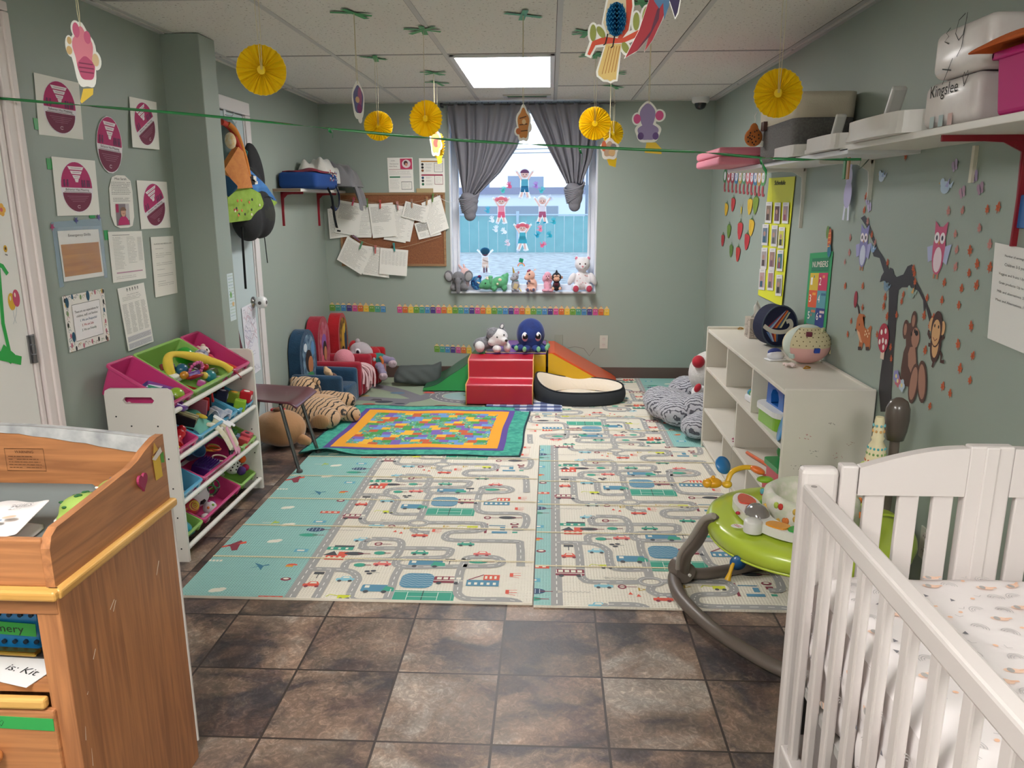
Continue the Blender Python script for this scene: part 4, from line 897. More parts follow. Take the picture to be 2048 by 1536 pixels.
# --- maroon school chair
sc = thing('school_chair', 'maroon plastic school chair with grey metal legs', 'chair', (-1.60, 4.22, 0), (0, 0, 0))
mar = mat('5a2330', .3, coat=.3)
def seatf(a, b):
 x = -.18+.40*a; y = -.20+.38*b; y *= 1-.12*(1-a)
 z = .425-.014*sin(pi*a)*sin(pi*b)+.010*cos(a*pi)-.030*max(0, a-.86)**1*5*max(0, a-.86)*10
 return V((x, y, z))
mb = MB(mar); mb.grid(seatf, 24, 16); mb.obj('seat', sc, solid=.012, bevel=.004)
mb = MB(mar)
def backf(a, b):
 t = b; y = -.20+.38*a; z = .43+.40*t; x = -.19-.06*t-.04*(1-t)*t+.03*(2*a-1)**2; return V((x, y*(1-.15*t), z))
mb.grid(backf, 16, 14); mb.obj('backrest', sc, solid=.010, bevel=.004)
met = mat('77797a', .25, metal=.9)
for s, yy in ((-1, -.16), (1, .15)):
 mb = MB(met); mb.tube(catmull([(.10, yy*.55, .405), (.115, yy*.9, .395), (.125, yy, .36), (.205, yy*1.15, .018)], 5), .011, n=10); o = mb.obj('leg', sc); mb = MB(mat('4d4a48', .5)); mb.ball((.207, yy*1.15, .018), (.018, .018, .016)); mb.obj('foot_glide', o)
 mb = MB(met); mb.tube(catmull([(-.10, yy*.55, .405), (-.115, yy*.9, .395), (-.125, yy, .36), (-.19, yy*1.15, .018)], 5), .011, n=10); o = mb.obj('leg', sc); mb = MB(mat('4d4a48', .5)); mb.ball((-.192, yy*1.15, .018), (.018, .018, .016)); mb.obj('foot_glide', o)
mb = MB(met)
for y in (-.09, .085): mb.cyl((-.11, y, .405), (.11, y, .405), .009)
mb.obj('seat_frame', sc)
# --- foam climber
def vinyl(h): return mat(h, .32, bump=.25, bs=9, coat=.15)
def soft(mb, name, parent, b=.012, **k): return mb.obj(name, parent, bevel=b, seg=3, **k)
fc = thing('foam_steps', 'red foam play steps with yellow side panels', 'foam steps', (-.615, 5.53, .018))
rd = vinyl('b81f36'); yl = vinyl('d8a912'); W_, d0, h0 = .50, .20, .155
prof = [(0, 0), (.42, 0), (.42, .305), (.20, .305), (.20, .155), (0, .155)]
mb = MB(rd); fr = Fr((0, 0, 0), (0, 1, 0), (0, 0, 1), (1, 0, 0)); mb.prism(prof, fr, W_-.012, z0=.006); soft(mb, 'step_cover', fc, .014)
for x in (0, W_-.006): mb = MB(yl); mb.prism([(u+.002, v+.001) for u, v in prof], fr, .006, z0=x); soft(mb, 'side_panel', fc, .002)
for x in (.003, W_-.003): mb = MB(mat('e0a860', .5)); mb.tube([(x, u, v) for u, v in prof], .004, n=6, close=True); mb.obj('piping', fc)
fp = thing('foam_platform', 'purple topped square foam block behind the red steps', 'foam block', (-.49, 5.955, .018))
mb = MB(yl); mb.box((.23, .27, .15), (.475, .54, .30)); soft(mb, 'base', fp, .01); mb = MB(vinyl('8350a8')); mb.box((.23, .27, .308), (.478, .544, .018)); soft(mb, 'top_cover', fp, .008)
mb = MB(mat('e6d49a', .5)); mb.tube([(-.009, -.002, .316), (-.009, .542, .316), (.469, .542, .316), (.469, -.002, .316)], .004, n=6, close=True); mb.obj('piping', fp)
fs = thing('foam_slide', 'dark green curved foam slide with light green side', 'foam slide', (-.505, 5.955, .018))
g1, g2 = vinyl('1e5c3a'), vinyl('35a055')
P = catmull([(0., .315), (-.06, .295), (-.16, .205), (-.28, .125), (-.39, .05), (-.50, .02)], 4)
fr = Fr((0, 0, 0), (1, 0, 0), (0, 0, 1), (0, -1, 0)); mb = MB(g1); mb.prism([(0, 0), ]+P+[(-.50, 0)], Fr((0, .54, 0), (1, 0, 0), (0, 0, 1), (0, -1, 0)), .532); soft(mb, 'slide_cover', fs, .004)
mb = MB(g2); mb.prism([(0, 0), ]+[(x, z-.004) for x, z in P]+[(-.50, 0)], Fr((0, .008, 0), (1, 0, 0), (0, 0, 1), (0, -1, 0)), .008); soft(mb, 'side_panel', fs, .002)
fr_ = thing('foam_ramp', 'orange foam wedge ramp with yellow side', 'foam ramp', (-.005, 5.955, .018))
mb = MB(vinyl('d8501c')); mb.prism([(0, 0), (0, .31), (.05, .312), (.54, .03), (.58, 0)], Fr((0, .54, 0), (1, 0, 0), (0, 0, 1), (0, -1, 0)), .532); soft(mb, 'ramp_cover', fr_, .008)
mb = MB(yl); mb.prism([(0, 0), (0, .306), (.03, .306), (.52, .03), (.56, 0)], Fr((0, .008, 0), (1, 0, 0), (0, 0, 1), (0, -1, 0)), .008); soft(mb, 'side_panel', fr_, .002)
# --- pet bed
pb = thing('pet_bed', 'oval dark grey pet bed with cream fleece lining', 'pet bed', (.235, 5.745, .012), (0, 0, .0))
mb = MB(cloth_mat('34383e')); N = 48
def wall_h(a): return .10+.095*max(0, cos(a-pi*.93))**3+.02*max(0, cos(a-pi*.35))
def ringf(u, v, inner=False):
 a = 2*pi*u; h = wall_h(a); rx, ry = .335, .225
 if not inner: z = h*v; k = 1+.05*sin(pi*v);
 else: z = h-(h-.035)*v; k = .97-.20*v-.05*sin(pi*v)
 return V((rx*k*cos(a), ry*k*sin(a), z))
mb.grid(lambda u, v: ringf(u, v), N, 8); mb.obj('outer_wall', pb, solid=.003)
mb = MB(mat('e8dccb', .9, bump=.8, bs=60, fuzz=.4)); mb.grid(lambda u, v: ringf(u, v, True), N, 8); mb.grid(lambda u, v: V((.255*(1-v)*cos(2*pi*u), .17*(1-v)*sin(2*pi*u), .035+.022*sin(v*pi/2)+.004*sin(u*30)*(1-v))), N, 6); mb.obj('fleece_lining', pb)
mb = MB(mat('22252a', .7)); mb.tube([ringf(i/N, 1)+V((0, 0, .002)) for i in range(N)], .005, n=6, close=True); mb.obj('piping', pb)
# ================================================================ soft toys and soft seats
def blob(name, parent, m, els, vox=.01, **k):
 mb = MB(m)
 for e in els: mb.ball(e[:3], tuple(e[3:6]), rot=e[6] if len(e) > 6 else None, n=16, k=10)
 return mb.obj(name, parent, remesh=vox, **k)
def eyes(parent, pts, r, h='141414', m=None):
 for p in pts: mb = MB(m or mat(h, .1, coat=.5)); mb.ball(p, r, n=10, k=6); mb.obj('eye', parent)
def patch(name, parent, m, els, **k):
 mb = MB(m)
 for e in els: mb.ball(e[:3], tuple(e[3:6]), rot=e[6] if len(e) > 6 else None, n=14, k=8)
 return mb.obj(name, parent, **k)
def stripes(base, dark, sc, dist=3., direction='X', fur=1., rot=(0, 0, 0), th=.62):
 m = bpy.data.materials.new('striped_fur'); m.use_nodes = True; nt = m.node_tree; p = nt.nodes['Principled BSDF']; L = nt.links.new
 tc = nt.nodes.new('ShaderNodeTexCoord'); mp = nt.nodes.new('ShaderNodeMapping'); mp.inputs['Rotation'].default_value = rot; L(tc.outputs['Object'], mp.inputs[0])
 w = nt.nodes.new('ShaderNodeTexWave'); w.bands_direction = direction; w.inputs['Scale'].default_value = sc; w.inputs['Distortion'].default_value = dist; w.inputs['Detail'].default_value = 2; w.inputs['Detail Scale'].default_value = 1.4; L(mp.outputs[0], w.inputs['Vector'])
 r = nt.nodes.new('ShaderNodeValToRGB'); e = r.color_ramp.elements; e[0].position = th; e[0].color = rgb(base); e[1].position = th+.10; e[1].color = rgb(dark); L(w.outputs['Fac'], r.inputs[0]); L(r.outputs[0], p.inputs['Base Color'])
 p.inputs['Roughness'].default_value = .9; p.inputs['Sheen Weight'].default_value = .3
 n = nt.nodes.new('ShaderNodeTexNoise'); n.inputs['Scale'].default_value = 120; L(tc.outputs['Object'], n.inputs['Vector']); b = nt.nodes.new('ShaderNodeBump'); b.inputs['Strength'].default_value = fur; b.inputs['Distance'].default_value = .006; L(n.outputs[0], b.inputs['Height']); L(b.outputs[0], p.inputs['Normal']); return m
# ---- toys on the window sill (faces to the room: -Y)
SZ_ = WZ0+.018
def sill(px, y=6.50): p = onback(px, 585, y); return (p.x, y, SZ_)
P_ = plush_mat
t = thing('toy_elephant', 'grey plush elephant at the left end of the window sill', 'soft toy', sill(919, 6.50))
g = P_('77767a')
blob('body', t, g, [(0, .02, .055, .062, .05, .06), (-.045, -.015, .03, .03, .035, .03), (.052, -.015, .03, .03, .035, .03), (0, -.012, .115, .055, .05, .052), (0, -.058, .085, .024, .03, .035), (0, -.068, .045, .019, .022, .04), (.002, -.068, .008, .018, .02, .026)], .006)
for s in (-1, 1): o = blob('ear', t, P_('6e6d72'), [(s*.082, .0, .125, .040, .014, .052, (0, s*.25, 0))], .006); patch('ear_lining', o, P_('a4a2a6'), [(s*.085, -.009, .122, .028, .008, .038, (0, s*.25, 0))])
eyes(t, [(-.026, -.056, .108), (.026, -.056, .108)], .005)
t = thing('toy_piglet', 'pale pink plush with upright ears half hidden behind the elephant', 'soft toy', sill(932, 6.585)); m = P_('e9c3c0')
blob('body', t, m, [(0, .005, .07, .04, .03, .07), (0, 0, .145, .042, .032, .045)], .006)
for s in (-1, 1): patch('ear', t, m, [(-.02+s*.016, 0, .19, .011, .008, .034, (0, -.5+s*.2, 0))])
t = thing('toy_fish', 'dark blue sequined plush between elephant and green dinosaur', 'soft toy', sill(954, 6.585)); blob('body', t, mat('16366e', .3, var=1, vs=60, h2='2d7fb0', bump=1, bs=90), [(0, 0, .06, .05, .03, .06), (.03, 0, .11, .02, .015, .02)], .006); patch('fin', t, P_('7a2a5a'), [(.03, -.02, .118, .015, .008, .01)])
t = thing('toy_triceratops', 'green plush triceratops with cream spots on the window sill', 'soft toy', sill(990, 6.50)); g = P_('5fae7d')
blob('body', t, g, [(.045, .0, .075, .07, .048, .05), (.085, .01, .10, .035, .03, .045), (-.015, .0, .055, .05, .042, .045), (.0, -.02, .025, .026, .03, .028), (.085, -.01, .03, .026, .03, .032), (.108, .01, .135, .016, .014, .022), (-.065, -.025, .06, .052, .045, .046), (-.102, -.03, .045, .028, .03, .024)], .006)
blob('frill', t, g, [(-.03, -.005, .085, .02, .06, .05), (-.012, -.03, .03, .016, .02, .016), (-.03, -.02, .122, .022, .03, .012)], .006)
for q in ((-.05, -.045, .105), (-.05, .0, .11), (-.122, -.035, .07)): mb = MB(P_('e6dcc2')); mb.cyl(q, (q[0]-.022, q[1]-.004, q[2]+.010), .009, .003); mb.obj('horn', t)
for q in ((.05, -.043, .10, .016, .008, .013), (.03, -.044, .065, .010, .006, .010)): patch('spot', t, P_('eadcc0'), [q])
eyes(t, [(-.07, -.066, .072)], .007)
t = thing('toy_unicorn', 'grey plush unicorn with golden horn on the window sill', 'soft toy', sill(1032, 6.50)); g = P_('a5a3ac')
blob('body', t, g, [(0, 0, .05, .036, .034, .052), (0, -.01, .125, .03, .032, .035), (-.02, -.025, .108, .025, .024, .02), (-.02, -.03, .012, .014, .02, .013), (.02, -.03, .012, .014, .02, .013)], .006)
mb = MB(mat('c9a24a', .3, metal=.6)); mb.cyl((-.012, -.01, .155), (-.022, -.012, .205), .010, .002); mb.obj('horn', t)
patch('ear', t, P_('a5a3ac'), [(.026, 0, .158, .009, .007, .014)]); patch('ear_lining', t, P_('d77f9a'), [(.028, -.006, .157, .005, .004, .009)]); patch('scarf', t, cloth_mat('6a9a9e'), [(0, -.006, .09, .027, .026, .007)]); mb = MB(cloth_mat('c9b58a')); mb.box((.004, -.037, .045), (.035, .004, .045), rot=(0, .3, 0)); mb.obj('apron', t); eyes(t, [(-.014, -.038, .128), (.014, -.04, .128)], .004)
mb = MB(cloth_mat('e0c860')); mb.tube([(.03, -.02, .03), (.045, -.03, .012), (.05, -.032, .0)], .004); mb.obj('tail', t)
t = thing('toy_pony', 'peach pink plush pony sitting beside the unicorn', 'soft toy', sill(1063, 6.50)); m = P_('e8b7a4')
blob('body', t, m, [(.008, .01, .055, .046, .042, .058), (-.004, -.004, .135, .040, .038, .042), (-.034, -.018, .115, .025, .022, .022), (-.026, -.035, .018, .02, .026, .018), (.024, -.035, .018, .02, .026, .018), (.008, -.036, .08, .024, .012, .012, (0, .5, 0))], .006)
for q in ((-.026, -.06, .018, .012, .006, .013), (.024, -.06, .018, .012, .006, .013), (-.012, -.045, .09, .01, .008, .01), (-.03, -.04, .07, .008, .006, .012)): patch('hoof', t, P_('585a7c'), [q])
patch('mane', t, P_('a04a68'), [(-.018, -.01, .172, .018, .02, .010, (0, -.5, 0))]); mb = MB(m); mb.tube([(.025, .0, .172), (.034, -.002, .186), (.042, 0, .178)], .004); mb.obj('ear', t); eyes(t, [(-.012, -.04, .145)], .007)
t = thing('toy_poodle', 'pink curly plush poodle beside the black monkey', 'soft toy', sill(1096, 6.50))
blob('body', t, mat('e7a9bd', .95, bump=1, bs=90, fuzz=.5), [(0, .01, .05, .034, .03, .05), (0, 0, .115, .032, .03, .034), (0, 0, .143, .028, .026, .022), (-.033, .0, .105, .012, .014, .03), (.033, 0, .105, .012, .014, .03), (-.02, -.035, .012, .03, .022, .013), (.026, -.035, .012, .03, .022, .013)], .006, disp=.008, dscale=.012)
patch('muzzle', t, P_('e6b0b8'), [(0, -.03, .112, .013, .012, .010)]); eyes(t, [(-.01, -.03, .128), (.01, -.03, .128), (0, -.043, .115)], .004)
t = thing('toy_monkey', 'black plush monkey with smiling peach face on the window sill', 'soft toy', sill(1114, 6.485)); k = P_('1b1a22')
blob('body', t, k, [(0, .01, .045, .034, .03, .045), (0, 0, .118, .042, .038, .042), (0, 0, .165, .010, .010, .018), (-.03, -.02, .03, .016, .02, .016), (.03, -.02, .03, .016, .02, .016)], .006)
patch('face', t, P_('e8b59c'), [(0, -.026, .108, .027, .016, .022), (-.012, -.026, .13, .014, .014, .012), (.012, -.026, .13, .014, .014, .012)])
for s in (-1, 1): patch('foot_pad', t, P_('e8b59c'), [(s*.03, -.036, .028, .012, .006, .014)]); patch('ear', t, P_('b98a74'), [(s*.043, 0, .118, .010, .006, .013)])
mb = MB('7a3030'); mb.tube([(-.012, -.043, .102), (0, -.044, .097), (.012, -.043, .102)], .0014, n=5); mb.obj('mouth', t); patch('shirt', t, P_('5a1f2c'), [(0, -.012, .06, .02, .015, .02)]); eyes(t, [(-.01, -.039, .132), (.01, -.039, .132)], .004)
t = thing('toy_bear', 'large white plush bear with tiny hearts and red foot pads', 'soft toy', sill(1165, 6.50)); w = mat('e6e2e6', .9, bump=.8, bs=150, fuzz=.3)
blob('body', t, w, [(0, .02, .09, .072, .055, .085), (0, 0, .225, .066, .058, .062), (0, -.045, .205, .028, .024, .024), (-.05, 0, .275, .02, .014, .022), (.05, 0, .275, .02, .014, .022), (-.088, -.005, .105, .028, .03, .06, (0, .45, 0)), (.088, -.005, .105, .028, .03, .06, (0, -.45, 0)), (-.055, -.06, .035, .034, .06, .036), (.055, -.06, .035, .034, .06, .036)], .008)
for s in (-1, 1): patch('foot_pad', t, P_('b8405a'), [(s*.055, -.116, .034, .024, .010, .027)]); patch('ear_lining', t, P_('e080a0'), [(s*.05, -.010, .275, .012, .006, .014)])
patch('nose', t, P_('d88a94'), [(0, -.066, .212, .009, .007, .007)]); eyes(t, [(-.022, -.054, .232), (.022, -.054, .232)], .007, '3a2430')
rh = random.Random(4)
for i in range(12):
 x, z = rh.uniform(-.05, .05), rh.uniform(.05, .15); mb = MB(P_('d7a9ac')); y = .02-.056*sqrt(max(0.05, 1-(x/.074)**2-((z-.09)/.088)**2)); mb.ball((x, y-.001, z), (.006, .003, .005), n=8, k=5); mb.obj('heart_print', t)
# ---- husky and octopus on the foam block
t = thing('toy_husky', 'grey and white plush husky lying on the purple block', 'soft toy', (-.42, 5.98, .335), (0, 0, .25)); w = P_('dcdadb'); g = P_('66666c', '8c8c92')
blob('body', t, g, [(-.10, .05, .055, .075, .05, .055), (-.04, .05, .07, .06, .05, .06)], .009); blob('leg', t, w, [(-.13, -.01, .045, .04, .055, .045)], .008); blob('leg', t, w, [(.0, -.05, .03, .035, .05, .03)], .008); blob('leg', t, w, [(.085, -.03, .035, .03, .05, .04)], .008)
blob('head', t, w, [(.02, -.01, .115, .078, .062, .068), (.055, -.06, .095, .03, .032, .026), (.06, -.01, .07, .045, .04, .03), (-.03, -.03, .08, .04, .03, .03)], .008)
blob('head_fur', t, g, [(-.018, .0, .142, .058, .055, .052), (.045, .018, .15, .045, .04, .04)], .008)
for x, z, r in ((-.05, .165, -.5), (.05, .2, .3)): patch('ear', t, g, [(x, 0, z, .018, .010, .026, (0, r, 0))]); patch('ear_lining', t, w, [(x, -.008, z, .011, .005, .016, (0, r, 0))])
patch('nose', t, mat('101010', .3), [(.068, -.09, .10, .012, .008, .010)]); eyes(t, [(.0, -.064, .125), (.055, -.062, .14)], .007)
t = thing('toy_octopus', 'dark blue plush octopus with big glossy eyes on the purple block', 'soft toy', (-.145, 6.03, .335), (0, 0, .1)); b = mat('14245e', .8, bump=.5, bs=120, fuzz=.35, var=.5, vs=12, h2='1b3a86')
blob('head', t, b, [(0, 0, .135, .115, .105, .125), (0, 0, .06, .095, .09, .05)], .010)
for a_, l in ((-2.6, .07), (-2.0, .06), (-1.2, .06), (-.55, .07), (0.1, .075), (3.0, .07)):
 c, s = cos(a_), sin(a_); o = blob('tentacle', t, b, [(c*.085, s*.08, .03, .035, .035, .03), (c*.115, s*.11, .022, .026, .026, .022), (c*.14, s*.13, .03, .018, .018, .018)], .008)
 if -2.7 < a_ < -.4 or a_ > 0 and a_ < .3: patch('tentacle_tip', o, P_('7fbf8e'), [(c*.14, s*.13-.014, .035, .016, .008, .022)])
for s in (-1, 1):
 mb = MB(mat('e6e6ee', .2)); mb.ball((s*.05, -.086, .125), (.026, .016, .038)); o = mb.obj('eye', t); patch('iris', o, mat('b87a90', .2), [(s*.05, -.094, .115, .021, .011, .026)]); patch('pupil', o, mat('0c0c14', .08), [(s*.05, -.098, .128, .021, .012, .024)]); patch('glint', o, mat('ffffff', .1), [(s*.05-.004, -.108, .143, .010, .005, .011)])
# ---- children's armchairs against the left wall
def armchair(name, label, loc, rz, h, pic, sc=1.):
 t = thing('toddler_armchair', label, 'armchair', loc, (0, 0, rz), 'soft toddler armchairs', sc); t.scale = (sc, sc*.9, sc); m = mat(h, .9, bump=.7, bs=90, fuzz=.35, var=.5, vs=14, h2=pic[0])
 # faces +X: back at -X
 mb = MB(m); P = [(-.15, 0), (.15, 0)]+[(.15*cos(a), .34+.18*sin(a)) for a in [pi*i/14 for i in range(15)]]
 mb.prism(P, Fr((-.20, 0, .02), (0, 1, 0), (0, 0, 1), (1, 0, 0)), .085); mb.obj('backrest', t, bevel=.03, seg=4, shade=True)
 for s in (-1, 1):
  mb = MB(m); mb.box((.0, s*.155, .13), (.36, .07, .24)); mb.obj('armrest', t, bevel=.025, seg=4, shade=True)
 mb = MB(m); mb.box((.02, 0, .085), (.34, .25, .15)); mb.obj('seat', t, bevel=.022, seg=4, shade=True)
 mb = MB(cloth_mat(pic[1], pic[2], 25)); fr = Fr((-.113, 0, .12), (0, 1, 0), (0, 0, 1), (1, 0, 0)); Q = [(.115*cos(a), .26+.125*sin(a)) for a in [pi*i/14 for i in range(15)]]+[(-.10, .06), (.10, .06)]
 mb.prism(Q, fr, .004); a = Art(mb, fr, 9)
 for (x, y, rx, ry, c) in pic[3]: a.ell(x, y, rx, ry, cloth_mat(c), 1+.3*pic[3].index((x, y, rx, ry, c)))
 mb.obj('picture_panel', t, label=pic[4]); return t
armchair('a', 'blue plush toddler armchair, nearest of the three by the wall', (-1.655, 5.50, .008), -.12, '1d4666', ('163650', '1d4260', '7f98ac', [(-.01, .2, .06, .08, '2a1c1a'), (.02, .17, .045, .06, 'b8764c'), (-.06, .3, .03, .03, 'c8d4dc'), (.07, .28, .03, .05, '5a88b8'), (0, .09, .07, .03, '3f8a5a')], 'printed picture panel in blue and brown'), 1.06)
armchair('a', 'crimson plush toddler armchair, middle one of the three', (-1.645, 5.92, .008), -.02, 'a81f35', ('8c182c', 'a83444', 'c07484', [(-.02, .24, .06, .06, '8a5aa0'), (-.01, .18, .05, .07, '2a1c1a'), (0, .16, .035, .05, 'c08058'), (.06, .24, .03, .07, 'a83a52'), (-.07, .12, .03, .04, 'd86878')], 'printed picture panel in pink and purple'), 1.13)
armchair('a', 'bright red toddler armchair in the corner, farthest of the three', (-1.60, 6.305, .008), 0, 'b81420', ('a0101c', '3a2a20', 'b8842c', [(-.02, .22, .05, .1, 'd8a838'), (.05, .2, .04, .12, '1f3a5a'), (-.04, .12, .04, .05, '201818'), (.02, .3, .03, .04, 'e8c048')], 'printed picture panel in yellow and navy'), 1.08)
t = thing('toy_monkey', 'small brown and tan plush monkey lying on the blue armchair', 'soft toy', (-1.62, 5.53, .185), (0, 0, -.8)); br = P_('5a3220'); tn = P_('d8b48c')
blob('body', t, br, [(0, 0, .035, .06, .045, .035), (.06, .01, .03, .035, .03, .028), (.0, -.05, .02, .03, .02, .018)], .008); blob('muzzle', t, tn, [(-.01, -.02, .075, .035, .03, .028), (-.03, -.025, .10, .02, .016, .018), (.035, -.02, .065, .018, .016, .022), (.02, -.03, .04, .014, .014, .02)], .007)
t = thing('toy_octopus', 'pink plush octopus with pale dangling legs on the crimson armchair', 'soft toy', (-1.62, 5.92, .19), (0, 0, -.2)); pk = P_('d98a98')
blob('head', t, pk, [(0, 0, .085, .085, .075, .085)], .010)
blob('fin', t, P_('c8788a'), [(.0, -.075, .04, .05, .014, .014, (0, .3, 0))], .007)
for i in range(7):
 a_ = -.9+i*.25; mb = MB(P_('d9b4b8')); mb.tube(catmull([(.05, a_*.05, .03), (.14, a_*.08, .05), (.21+.01*(i % 3), a_*.12, .01-.02*(i % 2)), (.225+.012*(i % 2), a_*.14-.02, -.07-.03*(i % 3))], 5), .0085, n=8); mb.obj('tentacle', t)
t = thing('toy_dog', 'grey plush husky dog in a teal and orange vest on the corner armchair', 'soft toy', (-1.50, 6.20, .20), (0, 0, -.15)); gr = P_('b9b0b6'); lv = P_('8f86a4')
blob('head', t, gr, [(-.06, 0, .09, .095, .075, .075), (-.10, -.06, .06, .045, .04, .035), (.01, .0, .07, .05, .05, .05)], .010); patch('ear', t, gr, [(-.08, .0, .165, .022, .014, .028)]); patch('cap', t, P_('b01c28'), [(.05, .03, .07, .05, .045, .05), (-.13, .03, .12, .04, .04, .05)])
mb = MB(mat('e8e4ea', .3)); mb.ball((-.055, -.072, .095), (.026, .012, .028)); o = mb.obj('eye', t); patch('pupil', o, mat('2a2030', .2), [(-.05, -.082, .093, .014, .006, .018)])
blob('vest', t, cloth_mat('2f7f74'), [(.10, -.01, .03, .075, .055, .05)], .009); mb = MB(cloth_mat('d87838'))
mb.tube([(.135, -.065, .06), (.15, -.05, .02), (.14, -.05, -.02)], .012); mb.obj('vest_trim', t)
for q in (((.15, -.02, .03), (.22, -.03, .02), (.235, -.05, .0)), ((.12, -.05, -.02), (.17, -.11, -.07), (.18, -.13, -.09))):
 c, d, e = q; blob('leg', t, lv, [(*c, .04, .035, .035), (*[(c[i]+d[i])/2 for i in range(3)], .035, .033, .033), (*d, .034, .034, .034)], .008); patch('paw', t, P_('c0aab4'), [(*e, .036, .034, .032), (e[0]+.022, e[1]-.02, e[2]+.012, .014, .014, .014), (e[0]+.0, e[1]-.03, e[2]+.014, .014, .014, .014)])
patch('badge', t, P_('b8c0c8'), [(.08, -.066, .035, .014, .005, .018)])
# ---- floor plush
tg = stripes('c9a581', '1d1714', 11, 4.5, 'X', .8, (0, 0, .35), .8);
t = thing('toy_tiger', 'giant tan and black striped plush tiger sprawled behind the maroon chair', 'soft toy', (-1.58, 5.02, .014))
blob('body', t, tg, [(.0, -.02, .09, .22, .17, .10), (-.13, .02, .10, .13, .15, .10), (.05, .02, .13, .12, .10, .06)], .016)
blob('leg', t, tg, [(.10, -.14, .075, .10, .09, .075), (.0, -.13, .07, .10, .08, .07), (-.08, -.10, .07, .08, .07, .07)], .014); mb = MB(stripes('c0966c', '9a744c', 40, .5, 'X', .3)); mb.ball((.085, -.215, .07), (.062, .022, .05)); mb.obj('foot_sole', t)
blob('leg', t, tg, [(.0, .28, .09, .18, .07, .07), (.13, .26, .09, .075, .06, .065), (.06, .22, .08, .09, .06, .06)], .014)
blob('leg', t, tg, [(.20, .03, .06, .09, .06, .055, (0, 0, .2)), (.245, .02, .055, .05, .055, .05)], .012)
blob('head', t, tg, [(-.16, .25, .16, .12, .11, .11), (-.12, .18, .15, .07, .06, .06)], .014); patch('muzzle', t, P_('d8c4aa'), [(-.12, .155, .14, .055, .045, .04)]); patch('ear', t, tg, [(-.08, .24, .23, .04, .02, .035), (-.23, .26, .23, .04, .02, .035)])
patch('belly', t, P_('c9a27c'), [(.02, .02, .16, .11, .08, .035)])
t = thing('toy_bear', 'round tan plush bear lying under the maroon chair', 'soft toy', (-1.66, 4.55, .0)); m = mat('b98a60', .85, bump=.4, bs=80, fuzz=.5)
blob('body', t, m, [(0, 0, .115, .15, .125, .118), (-.05, .02, .11, .14, .12, .11)], .012); blob('paw', t, m, [(.135, -.04, .055, .04, .03, .035), (.165, -.045, .045, .03, .026, .03)], .008); patch('ear', t, P_('7a5238'), [(-.02, -.01, .235, .03, .02, .016)]); patch('belt', t, cloth_mat('c02838'), [(-.03, .03, .225, .05, .03, .014)])
zb = stripes('bcbcc4', '55555f', 18, 5, 'Y', 1., (0, .4, .5), .66)
t = thing('toy_tiger', 'giant grey and black striped plush lying behind the white shelf unit', 'soft toy', (.93, 5.10, .01))
blob('body', t, zb, [(-.10, .12, .11, .17, .17, .11), (-.03, -.05, .11, .17, .17, .11), (-.14, .26, .10, .12, .12, .10)], .014, disp=.014, dscale=.02)
blob('leg', t, zb, [(.08, .42, .13, .14, .15, .11), (.15, .35, .16, .12, .12, .11)], .014, disp=.014, dscale=.02); blob('leg', t, zb, [(.06, -.16, .16, .11, .10, .10), (.10, -.22, .12, .10, .09, .09)], .014, disp=.012, dscale=.02)
blob('leg', t, zb, [(.03, -.33, .08, .12, .12, .08), (.09, -.30, .10, .10, .10, .08)], .012, disp=.012, dscale=.02)
blob('muzzle', t, P_('dad6d4', 'ccc8c4'), [(.20, .25, .30, .15, .15, .16)], .014); patch('nose', t, mat('b4142c', .7, fuzz=.5), [(.10, .16, .40, .045, .04, .045)]); blob('cheek', t, P_('e2dfe0'), [(.08, -.05, .235, .06, .055, .05)], .01); patch('tongue', t, mat('b4142c', .7, fuzz=.5), [(.055, -.09, .275, .022, .02, .032, (0, .5, 0))])
t = thing('floor_cushion', 'dark grey crumpled cushion leaning by the green slide', 'cushion', (-1.09, 6.20, .012), (0, .06, .15))
mb = MB(cloth_mat('4b5150'))
def cush(a, b):
 x, y = (a-.5)*2, (b-.5)*2; e = (1-abs(x)**3)*(1-abs(y)**3); return V((x*.19*(1-.10*y*y)+.02*y, y*.04, .08+.075*y*(1+.15*x)+.0)) , e
def cs(sgn):
 def f(a, b):
  p, e = cush(a, b); return p+V((0, -sgn*.065*max(e, 0)**.5+.004*sin(a*20+b*14), sgn*.01*e+.03*max(0, a-.8)*5*(b > .7)*(b-.7)*3))
 return f
mb.grid(cs(1), 26, 18); mb.grid(cs(-1), 26, 18); mb.obj('cover', t, subsurf=1)
